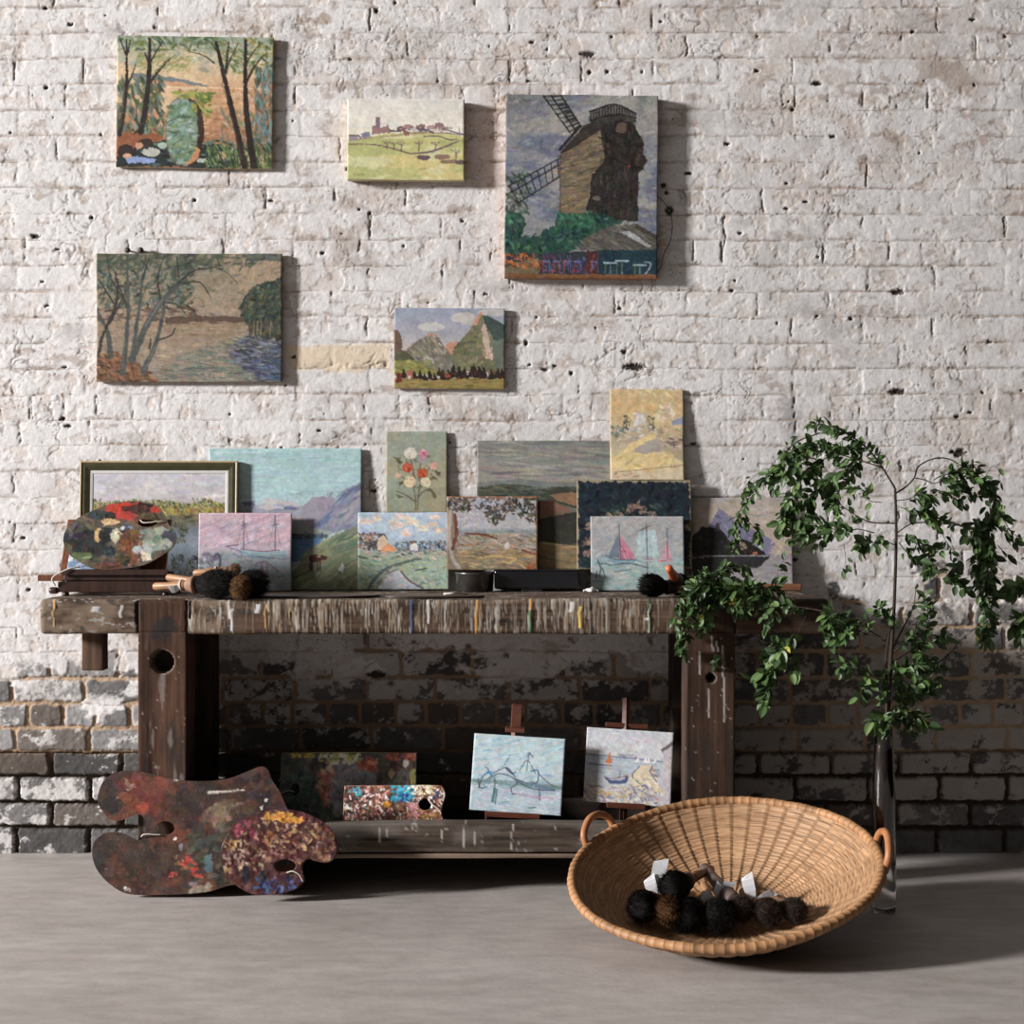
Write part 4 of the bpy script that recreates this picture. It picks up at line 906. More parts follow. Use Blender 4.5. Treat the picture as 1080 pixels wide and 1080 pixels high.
def pic_road(w, h):
    p = Pic(w, h, (243, 40, 545, 405), (196, 172, 130), seed=113)
    p.grad([(40, (190, 170, 130)), (110, (206, 172, 120)), (180, (206, 184, 140)), (260, (180, 166, 140)), (330, (214, 194, 150)), (405, (206, 190, 160))])
    p.dabs(150, (243, 40, 545, 170), [(206, 178, 130), (214, 176, 116), (190, 176, 140), (220, 194, 146)], 44, 14, .3, .8, .6); p.dabs(40, (430, 100, 510, 170), [(220, 206, 180), (212, 196, 160)], 26, 12, .5, .8, .8); p.dabs(22, (345, 140, 395, 190), [(206, 206, 204), (196, 198, 196)], 24, 12, .9, .6, .8)
    p.dabs(70, (255, 190, 440, 250), [(196, 190, 182), (176, 156, 130), (150, 150, 140), (210, 200, 188)], 26, 10, .1, .4, .75)
    p.dabs(26, (250, 190, 300, 240), [(104, 116, 112), (130, 136, 124)], 22, 10, .9, .6, .8); p.dabs(26, (296, 145, 326, 205), [(70, 76, 66), (96, 96, 80)], 14, 6, 1., .9, .9); p.dabs(22, (398, 150, 425, 205), [(76, 82, 70), (104, 104, 84)], 14, 6, 1., .9, .9)
    p.poly([(495, 170), (545, 150), (545, 180), (500, 186)], (140, 148, 172), 4); p.dabs(50, (440, 185, 545, 260), [(176, 160, 124), (186, 150, 120), (160, 150, 130)], 30, 10, .3, .5, .7); p.dabs(24, (445, 240, 545, 275), [(196, 176, 170), (110, 96, 84)], 26, 9, .1, .3, .75)
    p.poly([(250, 370), (250, 320), (330, 260), (400, 225), (430, 222), (440, 280), (500, 320), (510, 345), (300, 372)], (222, 196, 138), 5); p.poly([(330, 292), (400, 250), (440, 240), (460, 290), (370, 302)], (168, 158, 148), 5); p.poly([(445, 270), (545, 285), (545, 330), (500, 315)], (170, 158, 128), 5)
    p.dabs(60, (250, 300, 500, 370), [(226, 202, 146), (214, 180, 116), (206, 186, 150)], 50, 9, -.3, .3, .6)
    p.line([(258, 374), (380, 364), (545, 346)], 3, (140, 116, 84)); p.dabs(24, (250, 372, 420, 395), [(176, 126, 90), (206, 180, 150)], 20, 6, 0, .3, .7)
    p.line([(500, 320), (505, 345)], 2, (150, 130, 100))
    return p.mottle(6)
def pic_darkflowers(w, h):
    p = Pic(w, h, (108, 410, 580, 770), (28, 38, 48), seed=114)
    p.dabs(420, (108, 410, 580, 770), [(24, 32, 42), (34, 48, 58), (26, 50, 58), (40, 44, 54), (20, 24, 32), (46, 62, 66)], 34, 14, .5, 1., .6)
    for x, y in [(350, 510), (330, 525), (378, 532), (285, 550), (240, 552), (415, 552), (160, 595), (150, 660), (155, 710), (565, 600), (300, 600), (450, 600)]:
        p.dabs(14, (x - 16, y - 12, x + 16, y + 12), [(150, 118, 104), (126, 100, 90), (166, 134, 116), (104, 96, 86)], 20, 11, .3, 1., .8)
    p.dabs(22, (240, 510, 440, 560), [(70, 84, 64), (52, 66, 58)], 22, 8, .6, 1., .8)
    e = np.minimum(np.minimum(p.X - 108, 580 - p.X), np.minimum(p.Y - 410, 770 - p.Y))
    p.blend(sst(9, 5, e + (p.n(14, 3) - .5) * 22) * .9, (158, 142, 112))
    return p.mottle(6)
def pic_sails(w, h):
    p = Pic(w, h, (165, 560, 548, 860), (168, 172, 172), seed=115)
    p.grad([(560, (172, 168, 168)), (700, (166, 170, 172)), (740, (150, 176, 178)), (860, (158, 178, 174))])
    p.dabs(220, (165, 560, 548, 740), [(178, 170, 168), (160, 172, 178), (186, 176, 170), (150, 166, 174)], 40, 9, -.4, .25, .6)
    p.dabs(260, (165, 735, 548, 860), [(140, 182, 182), (176, 180, 176), (124, 166, 170), (190, 186, 180), (150, 190, 180)], 36, 7, .05, .2, .75)
    p.poly([(235, 725), (278, 625), (290, 730)], (112, 126, 150), 4); p.poly([(284, 735), (280, 630), (325, 690), (350, 735)], (204, 122, 146), 5); p.dabs(24, p.mpoly([(286, 732), (282, 640), (345, 732)]), [(216, 140, 160), (190, 96, 126)], 22, 7, .9, .4, .8)
    p.poly([(345, 720), (365, 625), (430, 615), (445, 720)], (176, 200, 204), 5); p.dabs(24, p.mpoly([(350, 718), (368, 630), (425, 620), (440, 718)]), [(186, 208, 210), (160, 190, 198)], 30, 7, 1.3, .3, .7); p.poly([(455, 732), (478, 650), (500, 735)], (212, 150, 166), 4)
    N = (70, 70, 84)
    p.line([(282, 595), (288, 735)], 3, N); p.line([(395, 590), (397, 800)], 3, N); p.line([(360, 622), (412, 598)], 3, N); p.line([(480, 610), (480, 735)], 2.5, N)
    p.line([(225, 720), (265, 745), (330, 748), (352, 738)], [4, 14, 5], (120, 160, 184)); p.line([(225, 718), (270, 735), (350, 738)], 3, N); p.line([(350, 730), (400, 742), (450, 738)], [5, 10, 5], (160, 196, 200)); p.line([(440, 740), (500, 742)], 8, (206, 150, 164)); p.line([(240, 760), (320, 752), (400, 770)], 4, N, .8); p.line([(260, 785), (330, 776)], 3, N, .7)
    p.line([(195, 740), (205, 770), (200, 800)], 6, (70, 104, 104)); p.line([(190, 750), (240, 755)], 4, (76, 100, 104)); p.line([(212, 770), (225, 810)], 4, N); p.line([(190, 780), (185, 810)], 4, N)
    p.dabs(10, (390, 735, 500, 745), [(190, 60, 90)], 18, 4, 0, .1, .8)
    return p.mottle(6, sat=.74)
def pic_castle(w, h):
    p = Pic(w, h, (575, 480, 985, 830), (160, 156, 158), seed=116)
    p.grad([(480, (164, 156, 150)), (540, (178, 164, 148)), (640, (176, 160, 146)), (700, (150, 142, 146)), (830, (156, 150, 152))])
    p.dabs(90, (575, 480, 985, 600), [(170, 160, 156), (186, 168, 146), (150, 150, 160)], 60, 10, .1, .2, .6)
    p.poly([(640, 600), (675, 555), (690, 525), (720, 540), (760, 590), (820, 610), (860, 620), (910, 660), (900, 712), (640, 715)], (122, 118, 146), 6); p.dabs(50, p.mpoly([(660, 610), (690, 530), (860, 625), (890, 700)]), [(134, 126, 150), (108, 108, 140), (150, 136, 150)], 30, 9, .6, .3, .7)
    p.dabs(30, (900, 650, 980, 710), [(196, 172, 146), (180, 160, 140)], 30, 10, .2, .4, .7)
    p.poly([(575, 640), (620, 595), (660, 600), (690, 610), (740, 660), (800, 650), (850, 680), (885, 715), (575, 722)], (36, 34, 34), 10); p.dabs(60, p.mpoly([(575, 650), (650, 605), (740, 660), (850, 690), (870, 716), (575, 718)]), [(44, 44, 40), (30, 28, 30), (58, 56, 46)], 24, 10, .4, .9, .7)
    p.poly([(672, 615), (676, 582), (690, 582), (692, 615)], (70, 64, 70), 2); p.dabs(12, (770, 660, 800, 690), [(150, 130, 104)], 18, 8, 1.2, .4, .8); p.ell(835, 706, 12, 7, (160, 90, 74), .3)
    p.poly([(575, 720), (890, 716), (850, 760), (800, 775), (700, 770), (620, 800), (575, 830)], (48, 46, 48), 10); p.line([(620, 717), (885, 716)], 4, (150, 148, 152)); p.dabs(60, (700, 760, 985, 830), [(166, 158, 160), (150, 144, 150), (130, 124, 130)], 60, 9, .05, .1, .7)
    return p.mottle(5)
def pic_sketch(w, h):
    p = Pic(w, h, (0, 0, 100, 100), (120, 146, 176), seed=117)
    p.dabs(300, (0, 0, 100, 100), [(112, 142, 178), (150, 170, 190), (90, 110, 140), (190, 190, 186), (80, 100, 90)], 18, 6, .2, .6, .75)
    return p.mottle(8)
# --- on the small easels ----------------------------------------------------------------------------------------
def pic_bluesea(w, h):
    p = Pic(w, h, (60, 190, 462, 545), (186, 206, 212), seed=118)
    p.grad([(190, (184, 208, 214)), (330, (190, 206, 212)), (395, (176, 198, 204)), (415, (120, 150, 146)), (440, (172, 192, 202)), (545, (188, 204, 212))])
    p.dabs(240, (60, 190, 462, 400), [(196, 208, 212), (160, 200, 214), (206, 206, 206), (176, 206, 212), (140, 192, 212)], 52, 9, -.35, .2, .6)
    p.dabs(260, (60, 420, 462, 545), [(180, 200, 210), (206, 208, 212), (150, 186, 204), (196, 190, 204), (164, 196, 200)], 40, 8, .05, .2, .7)
    p.line([(60, 408), (180, 406), (330, 412), (462, 420)], [10, 12, 14], (116, 144, 140)); N = (58, 70, 96)
    for pts, wd in [(((95, 440), (110, 390), (130, 370), (160, 390), (165, 430)), 4), (((120, 345), (150, 370), (210, 340), (250, 380)), 4), (((130, 400), (180, 370), (240, 385), (260, 410), (240, 430)), 4), (((305, 265), (300, 350)), 3), (((270, 350), (300, 300), (340, 360)), 3), (((320, 350), (350, 345), (350, 400), (320, 400)), 5), (((250, 390), (320, 410), (430, 430)), 5), (((260, 400), (330, 430), (425, 432)), 4), (((355, 360), (400, 400), (430, 415)), 3), (((360, 410), (365, 478)), 4), (((200, 330), (225, 280)), 2), (((235, 430), (245, 460), (260, 458)), 4), (((90, 400), (100, 440), (130, 440)), 4), (((305, 265), (325, 285)), 3), (((210, 345), (235, 365), (250, 360)), 6)]: p.line(pts, wd, N)
    p.line([(290, 405), (360, 418), (425, 425)], [6, 16, 6], (104, 130, 150)); p.line([(250, 455), (330, 468), (420, 466)], 4, (196, 130, 150)); p.ell(135, 370, 14, 8, (60, 150, 206), .3); p.line([(165, 440), (160, 500)], 11, (70, 120, 120)); p.line([(175, 445), (172, 510)], 6, (76, 116, 124)); p.dabs(40, (90, 380, 260, 430), [(110, 140, 170), (150, 180, 200)], 20, 5, .4, .8, .7); p.line([(320, 520), (350, 515)], 6, (90, 120, 124)); p.scribble(375, 515, 440, 530, (150, 176, 196), 6)
    return p.mottle(6)
def pic_quay(w, h):
    p = Pic(w, h, (565, 155, 942, 505), (190, 192, 196), seed=119)
    p.grad([(155, (188, 192, 198)), (280, (198, 198, 200)), (290, (166, 180, 190)), (350, (176, 184, 190)), (505, (200, 198, 196))])
    p.dabs(150, (565, 155, 942, 285), [(196, 198, 204), (182, 188, 198), (206, 204, 204)], 50, 14, .2, .6, .6)
    p.dabs(120, (565, 285, 800, 380), [(160, 178, 190), (190, 192, 198), (146, 166, 184)], 46, 6, 0, .06, .7)
    p.line([(565, 283), (700, 286), (900, 296)], 5, (112, 116, 146)); p.dabs(24, (700, 274, 800, 292), [(120, 122, 150), (150, 130, 136)], 16, 6, 0, .4, .8); p.line([(580, 328), (680, 330)], 6, (96, 100, 130))
    p.poly([(655, 320), (668, 268), (684, 318)], (206, 116, 76), 3); p.line([(668, 322), (668, 352)], 9, (196, 150, 124), .7)
    for x in (790, 825, 840, 865): p.poly([(x - 10, 305), (x + 2, 278), (x + 9, 306)], (220, 218, 216), 2)
    p.poly([(770, 430), (760, 370), (800, 322), (860, 312), (868, 345), (890, 400), (890, 440)], (216, 200, 164), 4); p.line([(800, 325), (772, 372), (820, 415)], 7, (112, 116, 150)); p.line([(858, 318), (850, 350), (885, 400)], 6, (112, 116, 150)); p.line([(830, 330), (800, 375), (850, 420)], 10, (222, 214, 196), .8)
    p.poly([(890, 240), (942, 195), (942, 505), (900, 505), (905, 270)], (186, 180, 186), 3); p.poly([(888, 240), (942, 196), (942, 215), (896, 252)], (110, 96, 96), 2); p.dabs(40, (905, 260, 942, 500), [(196, 180, 160), (150, 150, 176), (206, 196, 186)], 26, 7, 1.4, .3, .75)
    p.line([(655, 385), (680, 405), (740, 400), (750, 375)], [8, 20, 10], (74, 84, 124)); p.line([(655, 385), (690, 390), (750, 372)], 4, (130, 90, 80)); p.line([(720, 350), (715, 390)], 3, (90, 86, 110)); p.dabs(20, (850, 330, 895, 370), [(96, 130, 140), (120, 110, 140)], 24, 5, .5, .3, .8)
    p.dabs(240, (565, 430, 900, 505), [(206, 200, 196), (196, 176, 130), (150, 150, 180), (216, 210, 204), (120, 120, 156), (190, 150, 110)], 34, 9, .3, .7, .8); p.dabs(50, (760, 380, 900, 450), [(206, 184, 140), (110, 116, 156), (214, 204, 186)], 34, 8, .6, .5, .75); p.dabs(12, (640, 450, 760, 475), [(206, 176, 90)], 26, 8, 0, .3, .8)
    return p.mottle(6)
# ------------------------------------------------------------------ wood
def wood_np(V, axis, base, seed, streak=1.0, tone=.35):
    """worn timber: streaks along one axis"""
    a = V[:, axis]; o = [k for k in range(3) if k != axis]
    b = V[:, o[0]] + 1.7 * V[:, o[1]]
    g = fbm(a * 3, b * 70, seed, 4, .6) * .6 + fbm(a * 9, b * 210, seed + 3, 3) * .4
    big = fbm(a * 4, b * 9, seed + 5, 4)
    c = np.array(base) * (1 + (g - .5) * 4.4 * tone * streak + (big - .5) * 2.4 * tone)[:, None]
    return np.clip(c, .008, .9)
M_WOOD = lambda: mat_vc('worn_timber', .78, .15, .5, 60, .0015)
def board(name, c, d, axis, base, seed, parent, step=.008, bev=.004, wob=.0015, paint=None, streak=1.0, tone=.55, label=None, mat=None):
    V, Q = rbox(d, bev, step)
    c = np.array(c, float)
    W = V + c
    n = np.sign(V) * (np.abs(V) > np.array(d) / 2 - bev * 1.01)
    dsp = (fbm(W[:, 0] * 7 + W[:, 1] * 5, W[:, 2] * 7 + W[:, 1] * 3, seed, 3) - .5) * wob * 2
    col = wood_np(W, axis, base, seed, streak, tone)
    if paint: col, dsp2 = paint(W, V, col); dsp = dsp + dsp2
    W = W + n / np.maximum(np.linalg.norm(n, axis=1, keepdims=True), 1) * dsp[:, None]
    return obj(name, mesh_np(name, W, Q, col, True), mat or M_WOOD(), parent, True, label=label)

# ------------------------------------------------------------------ the workbench
BT = 0.805                                   # height of the bench top
XL, XR, YF, YB = -1.29, 0.865, -0.50, -0.025
LEGS = [(-1.022, -0.888), (0.474, 0.609)]
bench = thing('workbench', 'long paint-spattered timber workbench against the white brick wall', 'workbench', ((XL + XR) / 2, -.26, 0))
DARK = (.080, .050, .034)
def smear(x, z): return sst(1.15, .75, np.hypot((x + .952) / .055, (z - .722) / .045) + (fbm(x * 40, z * 40, 303, 4, .65) - .3) * 1.2) * .85
def top_paint(W, V, col):
    x, y, z = W.T
    front = y < YF + .016
    topf = z > BT - .006
    dsp = np.zeros(len(x))
    # worn grey-brown top
    t = fbm(x * 14, y * 30, 201, 5)
    col = mixc(col, (.24, .195, .155), sst(.42, .7, t) * .55 * topf)
    col = mixc(col, (.05, .04, .035), sst(.60, .72, fbm(x * 20, y * 24, 203, 4)) * .6 * topf)
    sp = sst(.73, .76, fbm(x * 90, y * 90 + z * 90, 205, 2)) * topf
    col = mixc(col, (.50, .47, .43), sp * .7)
    # left stretch: bare, knocked wood
    left = sst(-.72, -.80, x)
    col = mixc(col, (.22, .165, .12), front * left * .9 * sst(.3, .65, fbm(x * 18, z * 40, 207, 5)))
    col = mixc(col, (.04, .035, .03), front * sst(.61, .70, fbm(x * 22, z * 30, 209, 4)) * .75)
    col = mixc(col, (.48, .47, .45), front * left * sst(.64, .70, fbm(x * 34, z * 60, 211, 5, .65)) * .6)
    # right stretch: dark and smooth
    # middle: years of drips running down from the edge
    dens = np.interp(x, [-1.3, -.93, -.86, -.70, -.3, .2, .36, .45, .5, .9], [.05, .05, .20, .45, .66, .78, .72, .30, .0, .0])
    xs = x + (fbm(z * 20, x * 30, 213, 2) - .5) * .004
    pal = np.array([(.46, .41, .33), (.34, .30, .25), (.30, .20, .12), (.55, .52, .47), (.24, .22, .20), (.46, .36, .20), (.20, .17, .14), (.40, .38, .36)])
    hard = np.array([(.62, .60, .57), (.62, .33, .10), (.04, .12, .05), (.06, .10, .22), (.62, .44, .10), (.66, .63, .58), (.03, .03, .03), (.45, .12, .07)])
    sv = fbm(xs * 170, z * 7, 217, 4, .62) * .55 + fbm(xs * 420, z * 20, 219, 3) * .45
    cov = sst(.60 - .20 * dens, .66 - .20 * dens, sv + (z - BT + .045) * .7) * front * sst(.03, .15, dens) * (.45 + .5 * sst(.35, .6, fbm(x * 14, z * 16, 225, 4)))
    tnt = fbm(xs * 90, z * 6, 221, 4, .68)
    ramp_ = np.stack([np.interp(tnt, [.25, .38, .48, .56, .64, .75], [q[k] for q in [(.10, .085, .07), (.21, .17, .135), (.34, .30, .245), (.25, .17, .10), (.40, .37, .32), (.46, .43, .38)]]) for k in range(3)], -1)
    ramp_ *= (.75 + .5 * fbm(x * 200, z * 120, 223, 3))[:, None]
    col = mixc(col, ramp_, cov); dsp += cov * .0014 * sv
    i = np.floor(xs * 130); r = _h(i, i * 0, 51)
    m = (r < dens * .11 + .008 * (x < .45)) * (z > BT - .015 - _h(i, i * 0, 53) * .11) * front * sst(1, .6, np.abs(xs * 130 - i - .5) * 2)
    col = mixc(col, hard[(_h(i, i * 0, 57) * len(hard)).astype(int)], m * .85); dsp += m * .0012
    # single marked drips
    for px, wd, z0, z1, c in [(57, .004, BT - .010, BT - .075, (.62, .44, .20)), (245, .011, BT - .025, BT - .085, (.62, .60, .58)), (272, .020, BT - .012, BT - .04, (.60, .60, .60)), (280, .004, BT - .012, BT - .08, (.62, .33, .10)), (306, .003, BT - .02, BT - .07, (.55, .42, .25)), (685, .005, BT - .014, BT - .09, (.60, .60, .58)), (683, .018, BT - .05, BT - .056, (.55, .55, .53)), (470, .004, BT - .0, BT - .08, (.50, .48, .45)), (603, .02, BT - .01, BT - .035, (.62, .60, .56)), (612, .014, BT - .02, BT - .08, (.62, .45, .12)), (560, .012, BT - .03, BT - .09, (.04, .13, .06)), (101, .03, BT - .02, BT - .035, (.55, .54, .53)), (128, .012, BT - .018, BT - .05, (.50, .48, .46))]:
        cx = (px - 540) / 386.3
        m = sst(wd, wd * .4, np.abs(x - cx + (vn(z * 60, z * 0, 61) - .5) * .006) * 2) * (z < z0) * (z > z1) * front
        col = mixc(col, c, m * .9); dsp += m * .0015
    # where the front legs come up through the top: their own timber, a dark joint each side
    for k, (a, b) in enumerate(LEGS):
        inn = front * (x > a) * (x < b)
        lw = wood_np(W, 2, (.088, .046, .030) if k == 0 else (.050, .029, .020), 21 + k, 1, .5)
        lw = mixc(lw, (.022, .021, .022), smear(x, z) * (k == 0))
        col = np.where((inn > 0)[:, None], lw, col)
        for e in (a, b):
            m = sst(.004, .0015, np.abs(x - e + (vn(z * 50, z * 0, 71) - .5) * .003)) * front
            col = mixc(col, (.02, .016, .014), m); dsp -= m * .004
    # a split and nail holes on the left end
    for cx, z0, z1 in [(-1.025, BT - .005, BT - .07), (-.88, BT - .0, BT - .055)]:
        m = sst(.005, .002, np.abs(x - cx)) * front * (z < z0) * (z > z1); col = mixc(col, (.02, .018, .016), m); dsp -= m * .004
    edge = sst(.3, .7, fbm(x * 16, y * 3 + z * 5, 215, 4))
    dsp -= edge * .0035 * (front & topf)
    return col, dsp
board('top', ((XL + XR) / 2, (YF + YB) / 2, BT - .048), (XR - XL, YB - YF, .096), 0, DARK, 11, bench, .0031, .012, .003, top_paint)
def leg_paint(k):
    def f(W, V, col):
        x, y, z = W.T
        front = y < YF + .02
        m = sst(.74, .79, fbm(x * 110, z * 70, 221 + k, 4, .65)) * front
        col = mixc(col, (.42, .38, .35), m * .6)
        col = mixc(col, (.035, .028, .025), sst(.52, .68, fbm(x * 30, z * 5, 223 + k, 5, .6)) * .7)
        if k == 0: col = mixc(col, (.022, .021, .022), smear(x, z) * front)
        m = sst(.64, .72, fbm(x * 60, z * 7, 225 + k, 4)) * front * sst(.62, .40, np.abs(z - .42) * 2)
        col = mixc(col, (.30, .25, .23), m * .5 * (k == 0))
        if k == 1:
            for px, z0, z1 in [(738, .66, .60), (757, .69, .66), (763, .68, .47), (746, .56, .48), (752, .705, .66)]:
                m = sst(.0028, .0012, np.abs(x - (px - 540) / 386.3 - (z - .6) * -.03 + (vn(z * 70, z * 0, 7) - .5) * .003)) * (z < z0) * (z > z1) * front
                col = mixc(col, (.50, .48, .46), m * .8)
        hx, hz, hr = [((171 - 540) / 386.3, EYE - (698 - 540) / 386.3, .030), ((750 - 540) / 386.3, EYE - (715 - 540) / 386.3, .011)][k]
        r = np.hypot(x - hx, z - hz); hole = sst(hr + .002, hr - .002, r) * front
        col = mixc(col, (.24, .19, .15), sst(hr + .007, hr + .001, r) * front * .6)
        col = mixc(col, (.030, .022, .018), hole)
        return col, -hole * .055 * 1.0
    return f
for k, (a, b) in enumerate(LEGS):
    board('leg', ((a + b) / 2, YF + .055, (BT - .09) / 2), (b - a, .11, BT - .09), 2, (.088, .046, .030) if k == 0 else (.050, .029, .020), 21 + k, bench, .0042, .005, .002, leg_paint(k))
    board('leg', ((a + b) / 2, -.09, (BT - .09) / 2), (b - a, .11, BT - .09), 2, (.06, .042, .032), 31 + k, bench, .02, .006)
    board('added_end_panel', (b - .05 if k == 0 else a + .05, -.265, .36 if k == 0 else .47), (.026, .24, .69 if k == 0 else .47), 1, (.055, .04, .03), 41 + k, bench, .02, .003)  # added panels; the left one is tall, to block light under the bench
def rail_paint(W, V, col):
    x, y, z = W.T
    col = mixc(col, (.20, .175, .155), sst(.40, .66, fbm(x * 8, z * 30, 231, 4)) * .5)
    col = mixc(col, (.44, .42, .40), sst(.72, .78, fbm(x * 60, z * 50, 233, 5, .65)) * .6)
    for px, z0, z1 in [(489, .20, .125), (500, .17, .13), (540, .19, .12), (466, .175, .15), (400, .18, .14), (408, .185, .155)]:
        m = sst(.0028, .0012, np.abs(x - (px - 540) / 386.3 - (z - .15) * .08 + (vn(z * 90, z * 0, 9) - .5) * .003)) * (z < z0) * (z > z1)
        col = mixc(col, (.50, .47, .42), m * .8)
    return col, np.zeros(len(x))
board('shelf_rail', (-.207, YF + .03, .152), (1.36, .05, .080), 0, (.082, .062, .048), 51, bench, .005, .005, .003, rail_paint)
board('shelf_rail', (-.207, -.09, .150), (1.36, .05, .078), 0, (.05, .038, .03), 52, bench, .02, .004)
board('shelf_board', (-.207, -.27, .112), (1.36, .305, .018), 0, (.06, .045, .036), 53, bench, .02, .003)
board('bottom_strip', (-.207, YF + .035, .102), (1.36, .055, .012), 0, (.16, .115, .085), 54, bench, .01, .002)
board('vice_guide', ((99.5 - 540) / 377, -.39, .66), (.060, .055, .118), 2, (.085, .050, .034), 55, bench, .006, .003, label='short square timber stub under the left overhang')

# ------------------------------------------------------------------ paintings
def lean_rot(a, roll=0.0, yaw=0.0):
    return (Matrix.Rotation(yaw, 3, 'Z') @ Matrix.Rotation(-a, 3, 'X') @ Matrix.Rotation(roll, 3, 'Y')).to_euler()
def place(box, yb, yt, thick):
    """size, position and lean of a board whose painted face fills a pixel box; yb/yt = depth of its foot and head"""
    x0, y0, x1, y1 = box
    d = D + (yb + yt) / 2
    w = (x1 - x0) * d / F
    zb = P(0, y1, yb).z; zt = P(0, y0, yt).z
    h = math.hypot(zt - zb, yt - yb); a = math.atan2(yt - yb, zt - zb)
    foot = Vector(((x0 + x1) / 2 * d / F - 540 * d / F, yb, zb)) + thick * Vector((0, math.cos(a), -math.sin(a)))
    return w, h, a, foot
def canvas(box, thick, fn, label, edge=(150, 128, 100), yb=None, yt=None, roll=0., group=None, gain=None, stretcher=True):
    yb = -thick - .007 if yb is None else yb; yt = yb if yt is None else yt
    w, h, a, foot = place(box, yb, yt, thick)
    t = thing('painting', label, 'painting', foot, lean_rot(a, roll), group)
    c = obj('canvas', field_mesh('canvas', fn(w, h), thick * .999, edge, gain=gain), M_CANVAS(), t)
    if stretcher:
        m = MB(); b = .03
        for cx, cz, dx, dz in [(0, b / 2 + .002, w - .006, b), (0, h - b / 2 - .002, w - .006, b), (-w / 2 + b / 2 + .003, h / 2, b, h - 2 * b - .004), (w / 2 - b / 2 - .003, h / 2, b, h - 2 * b - .004)]:
            m.box((cx, .0025, cz), (dx, .004, dz), bev=.001)
        obj('stretcher_frame', m.mesh('stretcher_frame'), mat_n('stretcher_wood', (.36, .25, .15), (.46, .33, .20), 30, .8), t)
    return t
def panel(box, yb, yt, fn, label, thick=.005, edge=(150, 128, 100), roll=0., group=None, yaw=0., gain=None):
    w, h, a, foot = place(box, yb, yt, thick)
    o = obj('painting', field_mesh('painting', fn(w, h), thick, edge, wob=.0008, gain=gain), M_BOARD())
    o.location = foot; o.rotation_euler = lean_rot(a, roll, yaw)
    return tag(o, label, 'painting', group)
G1, G2 = 'unframed canvases hung on the brick wall', 'oil sketches propped along the bench top'
canvas((122, 38.5, 287, 177), .011, pic_bridge, 'landscape canvas with stone arch and tall bare trees hung at upper left of wall', (176, 156, 122), roll=.012, group=G1)
canvas((366, 104, 489.5, 189.5), .030, pic_village, 'small pale yellow canvas of hill village with tower hung on wall', (196, 180, 150), roll=.004, group=G1)
wm = canvas((532, 100, 693, 293.5), .030, pic_windmill, 'dark windmill canvas with orange edge hung on wall', (150, 100, 62), roll=.008, group=G1)
canvas((101.5, 267.5, 297, 402.5), .013, pic_river, 'wide brown canvas of leaning riverside trees hung on wall above framed marsh picture', (150, 126, 92), roll=.003, group=G1)
canvas((415.5, 325, 532, 410), .009, pic_alps, 'small canvas of two rocky peaks under blue sky hung on wall', (150, 126, 100), roll=.004, group=G1, stretcher=False)
wire = MB().tube([P(x, y, yy) for x, y, yy in [(691, 205, -.012), (700, 213, -.014), (707, 224, -.014), (709, 240, -.016), (706, 256, -.016), (700, 268, -.014), (697, 282, -.012), (690, 290, -.010)]], .0013, 6, True, 4).mesh("hanging_wire", True)
o = obj('hanging_wire', wire, mat_n('dark_wire', (.03, .025, .02), (.06, .05, .04), 60, .6), wm); o.matrix_parent_inverse = wm.matrix_basis.inverted()
for px, lab in ((134, 'dark nail head above the riverside canvas, nearer the corner'), (148, 'dark blue nail head above the riverside canvas, farther from the corner')):
    nn = MB().lathe([(0, 0), (.0075, .0005), (.009, .004), (.0085, .009), (.003, .011), (.0028, .03), (0, .03)], tuple(P(px, 263.5, -.022)), 12, Matrix.Rotation(math.radians(-90), 3, 'X'))
    tag(obj('nail', nn.mesh('nail', True), mat_n('dark_wire', None, None)), lab, 'nail', 'nail heads above the riverside canvas')
nail = MB().lathe([(.0, 0), (.006, 0), (.006, .002), (.0022, .003), (.0022, .03), (0, .03)], tuple(P(706, 222, -.022)), 12, Matrix.Rotation(math.radians(-90), 3, 'X'))
tag(obj('nail', nail.mesh('nail', True), mat_n('dark_wire', None, None)), 'dark iron nail in wall beside the windmill canvas', 'nail')

panel((407, 455, 471.5, 540.5), -.018, -.012, pic_roses, 'small upright panel of red and white roses on grey-green ground above cottage sketch', group=G2, edge=(160, 150, 120))
panel((219.5, 473, 381, 622), -.035, -.012, pic_fjord, 'large pale blue board of lake mountains with brown cow on green slope', edge=(150, 170, 168), group=G2, thick=.005)
panel((209.5, 541, 307.5, 622.5), -.060, -.051, pic_pinkboats, 'small sketch of sailing boats under a pink sky standing on bench', edge=(186, 176, 170), group=G2)
panel((377.5, 540.5, 473.5, 621.5), -.050, -.036, pic_cottage, 'bright sketch of white cottages and a pale lane below the rose panel', edge=(170, 170, 150), group=G2)
panel((503, 464.5, 646, 600), -.036, -.010, pic_hills, 'dark board of rolling hills under grey sky behind the tree and beach sketch', edge=(130, 124, 112), group=G2, thick=.006)
panel((471, 523.5, 567, 600.5), -.060, -.042, pic_treebeach, 'brown sketch of beach under overhanging tree with reddish edges', edge=(150, 92, 52), group=G2)
panel((608.5, 506.5, 729.5, 600), -.057, -.033, pic_darkflowers, 'dark blue flower picture with ragged cream border behind white sail sketch', edge=(150, 134, 104), group=G2, thick=.007)
panel((643.5, 410.5, 721, 506), -.027, -.008, pic_road, 'upright yellow sketch of a sunlit road, topmost on the bench', edge=(170, 146, 104), group=G2)
panel((623, 544.5, 721.5, 622.5), -.080, -.062, pic_sails, 'pale sketch of boats with white and pink sails in front of dark flower picture', edge=(176, 168, 156), group=G2)
panel((729, 525, 835.5, 616), -.045, -.013, pic_castle, 'lake picture with purple mountain and dark wooded point partly behind plant leaves', edge=(140, 130, 124), group=G2)
